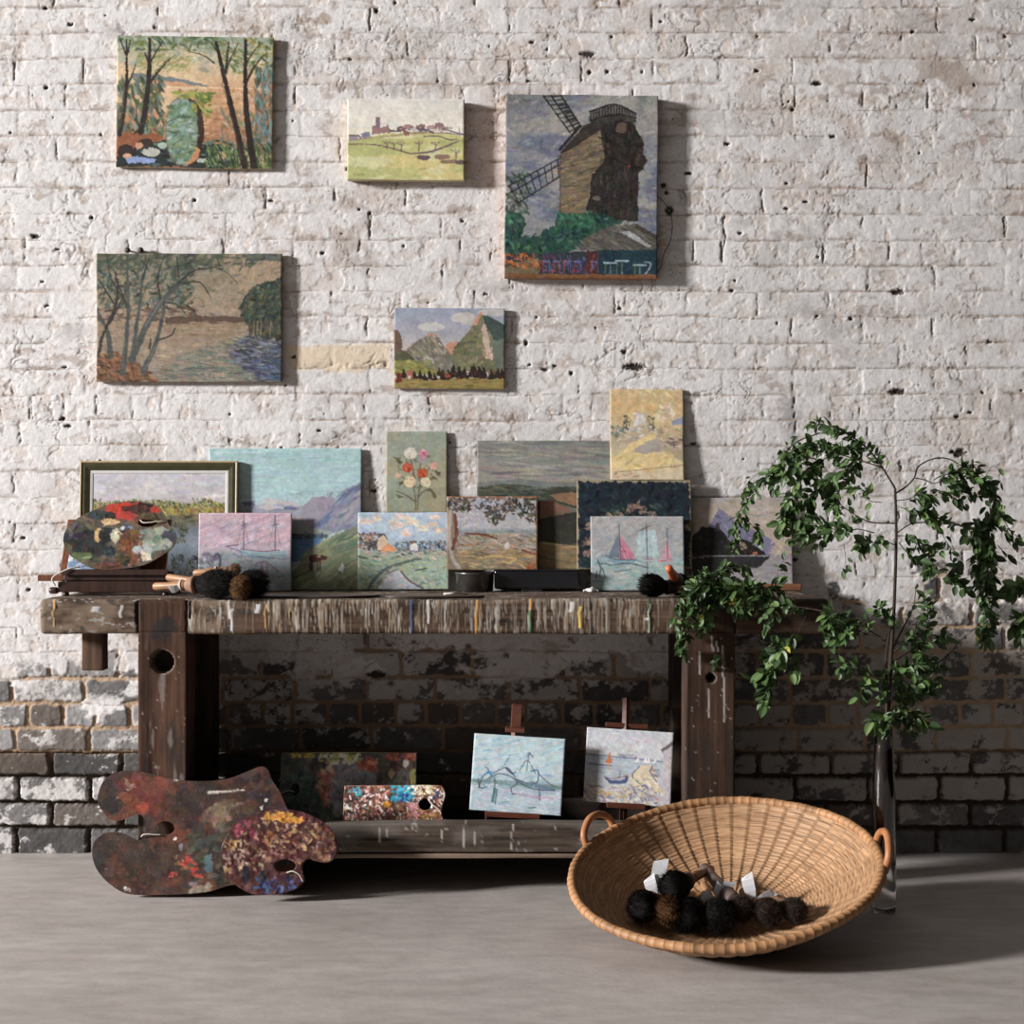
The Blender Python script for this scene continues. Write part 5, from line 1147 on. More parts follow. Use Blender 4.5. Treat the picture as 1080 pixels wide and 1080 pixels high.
o = obj('wooden_ledge', MB().box(tuple(P(805, 618.5, -.05) + Vector((0, -.005, -.004))), (.225, .035, .024), bev=.004).mesh('wooden_ledge'), mat_n('reddish_wood', (.16, .065, .035), (.26, .11, .055), 18, .5, stretch=(1, 8, 8)))
ob = o.data; zmin = min(v.co.z for v in ob.vertices)
for v in ob.vertices:
    if v.co.z < (zmin + .012): v.co.z -= zmin - BT - .001
tag(o, 'reddish wooden strip under the purple mountain lake picture', 'wood strip')

# framed marsh landscape
def framed():
    yb, yt = -.052, -.030
    w, h, a, foot = place((84, 486.5, 249.5, 622), yb, yt, .0125)
    t = thing('framed_painting', 'marsh landscape in olive green frame with gilt lip behind round paint palette', 'painting', foot, lean_rot(a), G2)
    s = F / (D + (yb + yt) / 2); fw = 9.5 / s; lip = 1.6 / s
    def ring(o0, o1, y0, y1, nm, mat, par, dome=0.):
        m = MB()
        def q(o): return np.array([(-w / 2 + o, o), (w / 2 - o, o), (w / 2 - o, h - o), (-w / 2 + o, h - o)])
        prof = [(o0, 0), (o0, y0), ((o0 + o1) / 2, min(y0, y1) - dome), (o1, y1), (o1, 0)]
        V = np.concatenate([[(p[0], y, p[1]) for p in q(o)] for o, y in prof])
        Q = [[i * 4 + k, i * 4 + (k + 1) % 4, (i + 1) * 4 + (k + 1) % 4, (i + 1) * 4 + k] for i in range(len(prof) - 1) for k in range(4)]
        m.add(V, Q)
        return obj(nm, m.mesh(nm), mat, par)
    f = ring(0, fw, -.0115, -.0095, 'frame', mat_n('olive_frame_paint', (.036, .034, .014), (.055, .052, .022), 40, .4, .4), t, .001)
    gilt = mat_n('gilt_lip', (.38, .27, .15), (.50, .38, .22), 60, .45, .5)
    g = ring(-.0012, lip, -.0135, -.013, 'gilt_edge', gilt, f, .0008)
    ring(fw, fw + 3.2 / s, -.0085, -.0078, 'liner', mat_n('white_liner', (.62, .60, .57), (.68, .66, .63), 60, .6), t)
    o0 = fw + 2.6 / s
    pw, ph = w - 2 * o0, h - 2 * o0
    p = obj('picture', field_mesh('picture', pic_marsh(pw, ph), .003, (90, 80, 70), wob=.0002), M_BOARD(), t)
    p.location = (0, -.0036, o0)
    bk = MB().box((0, -.0016, h / 2), (w - .012, .003, h - .012)).mesh('backing')
    obj('backing', bk, mat_n('brown_card', (.22, .16, .11), (.28, .20, .14), 30, .9), t)
framed()

# black tin, dark pot and rag that carry the upper row
def tin():
    t = thing('tin_box', 'low black metal box under the hill and beach pictures', 'box', (.065, -.085, BT))
    m = MB().box((.075, -.068, BT + .036), (.255, .08, .056), bev=.006); m.box((.06, -.068, BT + .006), (.06, .07, .014), bev=.002)
    blk = mat_n('black_enamel', (.006, .006, .008), (.014, .014, .017), 12, .28, .5, coat=.3)
    obj('body', m.mesh('body', False), blk, t, True)
    l = MB().box((.075, -.068, BT + .0640), (.262, .084, .005), bev=.002); obj('lid', l.mesh('lid'), blk, t, True)
tin()
pot = MB().lathe([(0, 0), (.052, 0), (.056, .004), (.057, .05), (.060, .054), (.059, .058), (.054, .056), (.053, .01), (0, .009)], (-.112, -.085, BT + .0005), 40)
tag(obj('metal_pot', pot.mesh('metal_pot', True), mat_n('dark_steel', (.10, .095, .09), (.22, .21, .20), 20, .25, .5, .9, .03)), 'squat dark metal pot with silver gleam under the beach sketch', 'pot')
rg = MB(); gx, gy = np.meshgrid(np.linspace(0, 1, 14), np.linspace(0, 1, 8))
rz = .004 + .020 * fbm(gx * 3, gy * 3, 9, 3) * np.sin(math.pi * np.clip(gx, .04, .96)) * np.sin(math.pi * np.clip(gy, .06, .94)) ** .5
V = np.stack([.213 + gx * .045, -.130 + gy * .06 + .006 * np.sin(gx * 9), BT + rz], -1).reshape(-1, 3); V2 = V.copy(); V2[:, 2] = BT + .0008
ii = np.arange(112).reshape(8, 14); Q = np.stack([ii[:-1, :-1], ii[:-1, 1:], ii[1:, 1:], ii[1:, :-1]], -1).reshape(-1, 4)
rg_ring = np.concatenate([ii[0, :-1], ii[:-1, -1], ii[-1, :0:-1], ii[:0:-1, 0]]); nb = len(rg_ring)
rg.add(np.vstack([V, V2]), np.vstack([Q, Q[:, ::-1] + 112, np.stack([rg_ring, rg_ring + 112, np.roll(rg_ring, -1) + 112, np.roll(rg_ring, -1)], -1)]))
tag(obj('rag', rg.mesh('rag', True), mat_n('white_rag', (.58, .56, .54), (.68, .66, .64), 40, .9)), 'small white rag beside the black metal box on bench', 'rag')
# ------------------------------------------------------------------ palettes
def closed(pts, n=6):
    p = np.array(pts, float); k = len(p)
    out = []
    for i in range(k):
        a, b, c, d = p[i - 1], p[i], p[(i + 1) % k], p[(i + 2) % k]
        for t in np.linspace(0, 1, n, endpoint=False):
            out.append(0.5 * (2 * b + (c - a) * t + (2 * a - 5 * b + 4 * c - d) * t * t + (3 * b - a - 3 * c + d) * t ** 3))
    return np.array(out)
def plate_mesh(name, outline, holes, thick, colour, edge, step=.003, relief=None):
    """flat plate in local x/z, front at y=-thick; colour(x, z) -> linear rgb; relief(x, z) -> outward metres"""
    loops = [np.array(outline)] + [np.array(h) for h in holes]
    o = loops[0]
    gx, gz = np.meshgrid(np.arange(o[:, 0].min(), o[:, 0].max(), step), np.arange(o[:, 1].min(), o[:, 1].max(), step))
    gx = gx + (np.arange(gx.shape[0]) % 2)[:, None] * step * .5
    g = np.column_stack([gx.ravel(), gz.ravel()])
    ok = inpoly(g[:, 0], g[:, 1], o)
    for h in loops[1:]: ok &= ~inpoly(g[:, 0], g[:, 1], h)
    for l in loops:
        a = l; b = np.roll(l, -1, 0); dd = np.full(len(g), 9.)
        for p, q in zip(a, b):
            v = q - p; t = np.clip(((g - p) @ v) / (v @ v + 1e-12), 0, 1); dd = np.minimum(dd, np.hypot(*(g - p - t[:, None] * v).T))
        ok &= dd > step * .45
    g = g[ok]
    pts = [Vector(p) for p in np.vstack(loops)] + [Vector(p) for p in g]
    ed = []; n = 0
    for l in loops: ed += [(n + i, n + (i + 1) % len(l)) for i in range(len(l))]; n += len(l)
    v, e, f, *_ = delaunay_2d_cdt(pts, ed, [], 0, 1e-7)
    v = np.array([(p[0], p[1]) for p in v]); f = np.array([t for t in f if len(t) == 3])
    c = v[f].mean(1); keep = inpoly(c[:, 0], c[:, 1], o)
    for h in loops[1:]: keep &= ~inpoly(c[:, 0], c[:, 1], h)
    f = f[keep]
    ar = (v[f[:, 1], 0] - v[f[:, 0], 0]) * (v[f[:, 2], 1] - v[f[:, 0], 1]) - (v[f[:, 2], 0] - v[f[:, 0], 0]) * (v[f[:, 1], 1] - v[f[:, 0], 1])
    f[ar < 0] = f[ar < 0][:, ::-1]                      # counter-clockwise in x/z looking along +y
    N = len(v)
    es = np.vstack([f[:, [0, 1]], f[:, [1, 2]], f[:, [2, 0]]]); key = set(map(tuple, es))
    bd = np.array([e for e in map(tuple, es) if (e[1], e[0]) not in key])
    r = relief(v[:, 0], v[:, 1]) if relief is not None else np.zeros(N)
    isb = np.zeros(N, bool); isb[bd.ravel()] = True; r = np.where(isb, 0, r)
    front = np.column_stack([v[:, 0], -thick - r, v[:, 1]]); back = np.column_stack([v[:, 0], np.zeros(N), v[:, 1]])
    C = colour(v[:, 0], v[:, 1])
    V = np.vstack([front, back, front, back]); ec = np.broadcast_to(np.array(edge), (N, 3))
    CC = np.vstack([C, ec, ec, ec])
    # front faces -y: x/z counter-clockwise gives -y already
    T = np.vstack([f, f[:, ::-1] + N])
    a, b = bd[:, 0], bd[:, 1]
    Q = np.stack([b + 2 * N, a + 2 * N, a + 3 * N, b + 3 * N], -1)
    me = mesh_np(name, V, [T, Q], CC, False)
    sm = np.zeros(len(me.polygons), bool); sm[:len(f)] = True; me.polygons.foreach_set('use_smooth', sm)
    return me
M_PALETTE = lambda: mat_vc('palette_paint', .48, .35, .35, 120, .0012, .03)
def palette(outline, holes, zoom, yb, yt, thick, paint, label, name='palette', edge=(.20, .13, .08), smooth=True, relief=None, step=.003, string=None, spath=None, foot_py=None, gain=1.0, roll=0., group='used paint palettes'):
    """outline and holes in the units of one enlarged view (zoom = x0, y0, scale); returns the thing"""
    zx, zy, zs = zoom
    topx = lambda p: np.array(p, float) / zs + (zx, zy)
    o = topx(outline); o = closed(o) if smooth else o
    hs = [closed(topx([(cx + rx * math.cos(t), cy + ry * math.sin(t)) for t in np.linspace(0, 2 * math.pi, 14, endpoint=False)]), 2) for cx, cy, rx, ry in holes]
    x0, x1, y0, y1 = o[:, 0].min(), o[:, 0].max(), o[:, 1].min(), foot_py or o[:, 1].max()
    w, h, a, foot = place((x0, y0, x1, y1), yb, yt, thick)
    toL = lambda p: np.column_stack([(np.asarray(p)[:, 0] - (x0 + x1) / 2) / (x1 - x0) * w, (y1 - np.asarray(p)[:, 1]) / (y1 - y0) * h])
    pic = paint(w, h, [(x0 - zx) * zs, (y0 - zy) * zs, (x1 - zx) * zs, (y1 - zy) * zs])
    img = lin(np.clip(pic.a, 0, 255)) * PAINT_GAIN * gain
    def colour(x, z):
        i = np.clip(((x + w / 2) / w * pic.nx).round().astype(int), 0, pic.nx); j = np.clip(((h - z) / h * pic.ny).round().astype(int), 0, pic.ny)
        return img[j, i]
    me = plate_mesh(name, toL(o), [toL(q) for q in hs], thick, colour, edge, step, relief)
    t = thing(name, label, 'palette', foot, lean_rot(a, roll), group)
    obj('board', me, M_PALETTE(), t)
    if spath:
        sp = toL(topx(spath)); m = MB().tube([(p[0], -thick - .004 - .004 * math.sin(math.pi * k / (len(sp) - 1)), p[1]) for k, p in enumerate(sp)], .0016, 6, True, 5)
        obj('string', m.mesh('string', True), mat_n('cotton_string', (.56, .52, .46), (.68, .64, .58), 200, .9), t)
    return t
def pp_large(w, h, fr):
    p = Pic(w, h, fr, (84, 50, 38), seed=131)
    p.dabs(420, (fr[0], fr[1], fr[2], fr[3]), [(86, 52, 42), (64, 44, 38), (50, 40, 38), (96, 58, 44), (76, 56, 48), (42, 38, 38)], 90, 50, .4, 1., .4, 10)
    p.cloud((48, 40, 38), 70, .5, .64, .75, 1.); p.cloud((112, 60, 42), 60, .55, .68, .7, 1.); p.cloud((58, 52, 50), 26, .56, .66, .6, 1.)
    p.dabs(60, (170, 150, 330, 290), [(108, 54, 42), (124, 60, 46), (96, 48, 40)], 60, 34, .8, .6, .6); p.ell(250, 260, 26, 16, (160, 62, 48), .4, .8)
    p.ell(135, 250, 46, 32, (44, 38, 38), .4, .8); p.dabs(10, (180, 150, 220, 200), [(150, 130, 112)], 16, 9, .8, .5, .8)
    p.dabs(70, p.mpoly([(490, 280), (560, 230), (620, 260), (590, 320), (560, 370), (500, 310)]), [(130, 108, 86), (112, 92, 74), (150, 126, 100), (96, 80, 66)], 50, 22, -.6, .5, .7)
    p.dabs(110, (420, 320, 640, 560), [(46, 52, 48), (64, 70, 60), (84, 76, 56), (40, 42, 44), (96, 82, 60)], 50, 22, -.6, .6, .6)
    p.dabs(60, (600, 130, 790, 330), [(60, 46, 42), (84, 56, 46), (48, 42, 42)], 60, 30, .4, .8, .5)
    p.ell(505, 470, 16, 36, (84, 112, 124), .5, .8); p.ell(470, 400, 20, 20, (64, 74, 70), .5, .8); p.ell(400, 410, 7, 14, (130, 140, 150), .4, .8)
    p.dabs(26, p.mpoly([(400, 470), (420, 440), (450, 450), (480, 500), (490, 530), (430, 510)]), [(190, 62, 52), (206, 80, 66), (170, 54, 48)], 24, 12, .8, .6, .9); p.dabs(10, (350, 505, 390, 525), [(190, 70, 60)], 18, 8, .1, .4, .8)
    p.dabs(22, (440, 545, 520, 582), [(140, 130, 112), (120, 108, 92)], 30, 16, -.3, .4, .8); p.dabs(10, (370, 440, 420, 490), [(130, 104, 52)], 16, 10, .8, .8, .8)
    p.line([(500, 202), (560, 198), (636, 193)], [8, 9, 5], (206, 196, 184))
    for x, y in [(375, 153), (704, 256), (720, 230), (378, 377), (195, 565)]: p.ell(x, y, 6, 6, (216, 210, 200))
    p.ell(203, 570, 14, 7, (150, 146, 140), .3)
    p.dabs(26, (80, 150, 780, 585), [(150, 140, 130)], 7, 4, .5, 1., .7)
    return p.mottle(8)
def pp_oval(w, h, fr):
    p = Pic(w, h, fr, (70, 34, 34), seed=132)
    p.dabs(260, tuple(fr), [(84, 40, 38), (60, 30, 32), (96, 52, 44), (52, 30, 34), (76, 48, 40)], 50, 22, .5, 1., .6)
    e = p.mell(690, 350, 150, 110)
    p.dabs(130, (560, 270, 960, 540), [(150, 116, 92), (120, 66, 56), (170, 140, 112), (96, 56, 48), (176, 120, 70), (66, 40, 40)], 24, 11, .5, 1., .75)
    p.dabs(60, p.mpoly([(690, 300), (770, 270), (860, 300), (850, 320), (760, 310)]), [(206, 140, 46), (190, 120, 44), (216, 160, 70)], 26, 11, .3, .7, .9)
    p.dabs(50, (560, 380, 660, 500), [(176, 148, 124), (190, 170, 150), (150, 110, 90), (170, 130, 60)], 22, 9, .9, .8, .85); p.dabs(50, (760, 320, 920, 420), [(176, 150, 120), (196, 160, 100), (150, 112, 84), (110, 70, 56)], 22, 10, .6, .9, .85)
    p.dabs(30, (680, 280, 760, 470), [(186, 160, 130), (160, 110, 60)], 20, 9, 1., .8, .8); p.dabs(36, (600, 310, 680, 370), [(150, 60, 80), (170, 80, 90), (110, 40, 60)], 26, 12, .5, .8, .8)
    p.dabs(60, (670, 420, 960, 460), [(72, 30, 30), (84, 40, 36), (150, 112, 90)], 40, 14, 0, .4, .7)
    p.dabs(50, (690, 525, 860, 585), [(54, 74, 130), (40, 50, 84), (70, 92, 150), (60, 36, 50)], 30, 10, -.4, .6, .85); p.ell(648, 515, 16, 34, (24, 24, 36), .3); p.ell(712, 520, 15, 26, (22, 22, 30), .3)
    p.dabs(30, (900, 330, 985, 450), [(120, 74, 54), (90, 50, 42), (150, 110, 70)], 24, 10, 1.2, .6, .7)
    return p.mottle(7)
def pp_table(w, h, fr):
    p = Pic(w, h, fr, (84, 78, 62), seed=133)
    p.dabs(220, tuple(fr), [(70, 66, 56), (96, 86, 66), (60, 60, 58), (110, 92, 66), (84, 66, 52)], 50, 26, .4, 1., .6)
    for x, y, rx, ry, c in [(170, 410, 70, 46, (30, 34, 36)), (220, 460, 60, 44, (40, 42, 40)), (150, 370, 40, 24, (62, 64, 54)), (330, 300, 66, 34, (190, 56, 44)), (390, 310, 60, 40, (150, 50, 40)), (345, 295, 18, 11, (76, 28, 26)), (420, 300, 60, 26, (64, 38, 30)), (470, 300, 24, 16, (176, 60, 46)), (280, 330, 30, 20, (36, 32, 30)), (290, 350, 36, 12, (206, 170, 124)), (245, 405, 14, 28, (206, 166, 112)), (275, 405, 30, 32, (24, 24, 24)), (320, 405, 24, 28, (184, 178, 152)), (360, 380, 30, 24, (70, 76, 88)), (380, 430, 50, 50, (110, 64, 42)), (300, 470, 26, 20, (40, 48, 62)), (365, 500, 34, 26, (44, 50, 32)), (480, 420, 70, 50, (140, 146, 132)), (445, 400, 36, 24, (124, 130, 118)), (430, 470, 40, 30, (168, 172, 172)), (440, 490, 30, 20, (206, 196, 172)), (535, 410, 32, 28, (58, 64, 74)), (520, 440, 30, 20, (150, 154, 140)), (180, 490, 50, 18, (86, 100, 62)), (300, 530, 60, 14, (96, 56, 44)), (450, 340, 60, 24, (84, 72, 54)), (230, 320, 34, 22, (50, 54, 56)), (343, 374, 10, 9, (206, 208, 210))]:
        p.ell(x, y, rx, ry, c, .35, .92); p.dabs(10, p.mell(x, y, rx * .9, ry * .9), [c], rx * .8, ry * .5, .5, .9, .8, 26)
    p.dabs(60, (330, 400, 430, 530), [(130, 74, 46), (96, 58, 42), (70, 56, 44)], 26, 14, 1., .7, .7)
    return p.mottle(9)
def pp_rect(w, h, fr):
    p = Pic(w, h, fr, (52, 56, 50), seed=134)
    p.dabs(220, tuple(fr), [(44, 54, 50), (60, 60, 52), (40, 48, 46), (70, 66, 56), (56, 50, 46)], 60, 30, .5, .9, .6)
    p.dabs(120, (60, 330, 300, 540), [(40, 62, 56), (52, 70, 60), (34, 50, 48)], 50, 24, .6, .8, .6)
    p.ell(330, 370, 110, 100, (104, 100, 106), .25, .9); p.dabs(60, p.mell(330, 370, 95, 85), [(112, 108, 114), (96, 90, 96), (84, 78, 82)], 50, 20, .6, .9, .5)
    p.dabs(40, p.mpoly([(210, 350), (260, 300), (280, 330), (250, 460), (215, 430)]), [(130, 74, 66), (150, 112, 92), (112, 60, 54)], 40, 20, 1.2, .5, .75); p.dabs(30, (380, 270, 450, 320), [(130, 60, 52), (150, 84, 70)], 34, 18, .6, .8, .8)
    p.dabs(50, (210, 245, 380, 290), [(150, 136, 78), (176, 166, 130), (120, 130, 90), (196, 190, 170)], 34, 14, -.4, .6, .8); p.dabs(24, (100, 245, 190, 265), [(120, 108, 40), (150, 130, 50)], 24, 10, 0, .5, .8); p.dabs(40, (490, 245, 605, 290), [(120, 56, 46), (150, 70, 54), (84, 50, 44)], 30, 14, .5, .8, .8)
    p.dabs(80, (450, 290, 590, 380), [(62, 54, 48), (50, 48, 46), (84, 70, 54)], 40, 22, 1.2, .6, .6); p.ell(568, 290, 12, 16, (150, 146, 140), .3); p.ell(510, 330, 12, 22, (120, 96, 70), .3); p.ell(600, 350, 14, 40, (112, 104, 56), .3, .8)
    p.dabs(30, (280, 450, 330, 500), [(120, 116, 120), (96, 100, 100)], 30, 14, 1., .5, .8)
    return p.mottle(10)
def pp_bright(w, h, fr):
    p = Pic(w, h, fr, (112, 70, 58), seed=135)
    p.dabs(240, tuple(fr), [(60, 44, 40), (90, 60, 48), (120, 84, 54), (44, 40, 44)], 36, 18, .6, 1., .85)
    p.dabs(520, tuple(fr), [(196, 120, 116), (214, 160, 150), (224, 210, 200), (206, 196, 186), (170, 96, 90), (120, 76, 50), (232, 226, 218), (84, 54, 44), (196, 150, 110)], 30, 13, .9, .9, .95)
    p.dabs(40, (440, 170, 580, 270), [(40, 150, 176), (60, 170, 190), (30, 120, 150)], 44, 22, -.2, .6, .95); p.dabs(16, (170, 175, 240, 240), [(60, 160, 176), (90, 176, 186)], 30, 14, .6, .6, .95); p.dabs(12, (490, 225, 540, 270), [(40, 56, 130)], 24, 13, .7, .6, .95)
    p.dabs(36, (560, 170, 740, 230), [(206, 190, 150), (216, 206, 176), (150, 110, 60)], 36, 18, .2, .7, .95); p.dabs(20, (385, 275, 430, 310), [(214, 150, 50)], 24, 16, .4, .6, .95); p.dabs(50, (150, 240, 300, 360), [(40, 44, 60), (60, 50, 50), (40, 80, 84)], 22, 11, .8, .9, .9)
    p.dabs(40, (600, 330, 780, 400), [(130, 96, 40), (150, 112, 50), (90, 64, 40)], 34, 15, .4, .8, .95); p.dabs(14, (690, 200, 730, 260), [(70, 90, 150), (50, 60, 90)], 22, 11, .8, .6, .95); p.dabs(40, (540, 280, 640, 380), [(200, 136, 134), (186, 116, 116)], 30, 14, .9, .8, .9); p.dabs(30, (740, 180, 790, 320), [(90, 70, 54), (206, 200, 190), (60, 50, 46)], 26, 12, 1.1, .6, .9)
    return p.mottle(8)
Z4 = (80, 780, 3.6)
palette([(82, 200), (105, 150), (160, 121), (215, 118), (280, 131), (350, 148), (430, 158), (510, 158), (580, 147), (640, 124), (692, 104), (722, 112), (742, 155), (772, 200), (800, 262), (848, 330), (860, 420), (846, 505), (790, 555), (700, 562), (600, 552), (520, 575), (440, 586), (300, 590), (200, 585), (130, 545), (82, 490), (64, 430), (75, 385), (110, 358), (160, 353), (205, 370), (238, 384), (260, 368), (264, 330), (256, 297), (235, 285), (208, 293), (170, 308), (130, 305), (100, 275), (80, 240)],
        [(340, 337, 34, 26)], Z4, -.545, -.505, .006, pp_large, 'large brown two-lobed palette leaning on floor against bench leg', name='palette', spath=[(250, 370), (258, 362), (275, 359), (300, 361), (325, 362)])
palette([(550, 430), (568, 370), (620, 310), (700, 275), (790, 265), (870, 280), (940, 315), (980, 360), (990, 410), (982, 452), (955, 468), (920, 465), (885, 455), (866, 468), (862, 500), (870, 535), (850, 560), (800, 582), (730, 590), (670, 585), (610, 552), (565, 500)],
        [(795, 480, 42, 24)], Z4, -.60, -.562, .006, pp_oval, 'small oval maroon palette with thick paint leaning in front of large brown one', edge=(.12, .06, .05), relief=lambda x, z: (fbm(x * 55, z * 55, 3, 3) - .35).clip(0) * .006, spath=[(805, 505), (825, 500), (850, 512), (866, 540)])
Z5 = (280, 730, 3.857)
palette([(58, 246), (330, 244), (612, 246), (612, 545), (58, 545)], [(122, 398, 16, 25)], Z5, -.33, -.27, .005, pp_rect, 'wide rectangular dark green and grey palette standing on the lower shelf', smooth=False, relief=lambda x, z: (fbm(x * 60, z * 60, 5, 3) - .4).clip(0) * .004, gain=2.5, spath=[(55, 430), (75, 410), (98, 402), (118, 408)])
Z6 = (340, 800, 6.0)
palette([(134, 172), (400, 168), (640, 166), (745, 170), (770, 190), (776, 230), (764, 290), (752, 340), (764, 380), (762, 450), (134, 450)], [(650, 290, 40, 38)], Z6, -.40, -.35, .005, pp_bright, 'bright pink, white and turquoise crusted palette on the lower shelf', smooth=False, step=.0025, gain=1.25, relief=lambda x, z: (fbm(x * 70, z * 70, 7, 3) - .3).clip(0) * .005, spath=[(670, 262), (690, 290), (715, 310), (740, 330), (755, 355)])
Z7 = (40, 460, 3.857)
palette([(105, 420), (117, 370), (160, 330), (230, 295), (300, 272), (380, 264), (450, 274), (500, 310), (525, 355), (552, 385), (566, 415), (550, 455), (505, 490), (440, 525), (330, 542), (240, 537), (170, 505), (125, 470)],
        [(440, 353, 40, 17)], Z7, -.336, -.255, .005, pp_table, 'round palette with red and black paint propped on small wooden easel on bench', edge=(.30, .20, .11), step=.0024, spath=[(412, 345), (425, 356), (450, 357), (480, 352), (505, 349)])
def flat_palette(pts, paint, label, seed):
    o = closed(np.array([P(x, y, 0)[:1] + (0,) if False else (x, y) for x, y in pts], float), 6)
    w, h = np.ptp(o[:, 0]), np.ptp(o[:, 1]); c = (o.min(0) + o.max(0)) / 2
    p = paint(w, h); img = lin(np.clip(p.a, 0, 255)) * 1.1
    def colour(x, z):
        return img[np.clip(((h / 2 - z) / h * p.ny).round().astype(int), 0, p.ny), np.clip(((x + w / 2) / w * p.nx).round().astype(int), 0, p.nx)]
    me = plate_mesh('palette', o - c, [], .005, colour, (.055, .04, .035), .005)
    t = obj('palette', me, M_PALETTE()); t.location = (c[0], c[1], BT + .0015); t.rotation_euler = (math.radians(-90), 0, 0)
    tag(t, label, 'palette', 'used paint palettes')
def pp_grey(w, h):
    p = Pic(w, h, (0, 0, 100, 100), (84, 74, 68), seed=136); p.dabs(160, (0, 0, 100, 100), [(96, 84, 76), (70, 62, 58), (110, 100, 90), (80, 64, 56)], 22, 10, .2, .8, .6); p.dabs(24, (50, 60, 95, 100), [(150, 60, 44), (120, 60, 50), (110, 110, 100)], 12, 6, .2, .6, .85); return p.mottle(8)
def pp_brown(w, h):
    p = Pic(w, h, (0, 0, 100, 100), (78, 52, 42), seed=137); p.dabs(120, (0, 0, 100, 100), [(90, 58, 46), (66, 46, 40), (84, 62, 52)], 30, 12, .2, .8, .5); p.dabs(8, (20, 40, 60, 70), [(150, 70, 50)], 10, 5, .2, .6, .8); return p.mottle(6)
flat_palette([(-.72, -.44), (-.60, -.465), (-.48, -.46), (-.40, -.43), (-.37, -.38), (-.42, -.33), (-.55, -.31), (-.68, -.33), (-.74, -.38)], pp_grey, 'grey palette lying flat on bench beneath the pink boats sketch', 1)
flat_palette([(-.352, -.44), (-.30, -.475), (-.20, -.465), (-.09, -.44), (-.085, -.415), (-.16, -.37), (-.26, -.33), (-.33, -.34)], pp_brown, 'brown palette lying flat on bench beneath the cottage sketch', 2)
st = MB().tube([(-.19, -.415, BT + .010), (-.165, -.420, BT + .012), (-.145, -.405, BT + .012), (-.125, -.395, BT + .009)], .003, 6, True, 4)
tag(obj('string', st.mesh('string', True), mat_n('cotton_string', None, None)), 'short piece of white string on the flat brown palette', 'string')

# ------------------------------------------------------------------ easels
RED = lambda: mat_n('mahogany', (.085, .026, .016), (.16, .055, .032), 14, .38, .45, stretch=(1, 1, 6), coat=.2)
def small_easel(cx, yb, z_ledge, h, w, label, clip_top, seed, crossbar=False):
    t = thing('table_easel', label, 'easel', (cx, yb, .125), None, 'small table easels on the lower shelf')
    a = math.atan2(.07, h)
    top = np.array([cx + .01, yb + .034 + .07, z_ledge + h]); bot = np.array([cx - .005, yb + .026, .125])
    m = MB(); m.tube([bot, top], .011, 4); obj('mast', m.mesh('mast'), RED(), t, True)
    for s in (-1, 1):
        m = MB(); m.tube([(cx + s * .085, yb + .014, .1225), (cx + s * .012, yb + .075, z_ledge + h * .62)], .008, 4); obj('leg', m.mesh('leg'), RED(), t, True)
    m = MB(); m.tube([(cx, yb + .15, .1225), (cx + .005, yb + .10, z_ledge + h * .8)], .008, 4); obj('leg', m.mesh('leg'), RED(), t, True)
    R = Matrix.Rotation(.055, 3, 'Y')
    m = MB(); m.box((cx, yb + .004, z_ledge - .006), (w, .04, .010), R, .002); m.box((cx, yb - .014, z_ledge - .001), (w, .005, .012), R, .001); obj('ledge', m.mesh('ledge'), RED(), t, True)
    if crossbar:
        m = MB(); m.box((cx + .01, yb + .085, clip_top), (.125, .010, .014), R, .002); obj('crossbar', m.mesh('crossbar'), RED(), t, True)
    else:
        m = MB(); m.box((cx + .012, yb + .070, clip_top + .036), (.030, .014, .070), R, .002); m.box((cx + .008, yb + .050, clip_top), (.056, .045, .012), R, .002); obj('clip', m.mesh('clip'), RED(), t, True)
    return t
small_easel(.001, -.345, .190, .27, .155, 'mahogany table easel holding the pale blue seascape on lower shelf', .420, 1)
s1 = panel((495, 776, 591.5, 857), -.350, -.300, pic_bluesea, 'pale blue sketch of ships on the left small easel', thick=.004, edge=(190, 186, 176), roll=.062, group='sketches on small easels')
small_easel(.325, -.30, .208, .29, .11, 'mahogany table easel holding the harbour road sketch on lower shelf', .420, 2, True)
s2 = panel((614.5, 769.5, 706, 848), -.305, -.255, pic_quay, 'pale harbour sketch with orange sail and winding quay on the right small easel', thick=.004, edge=(180, 176, 170), roll=.058, group='sketches on small easels', yaw=-.05)

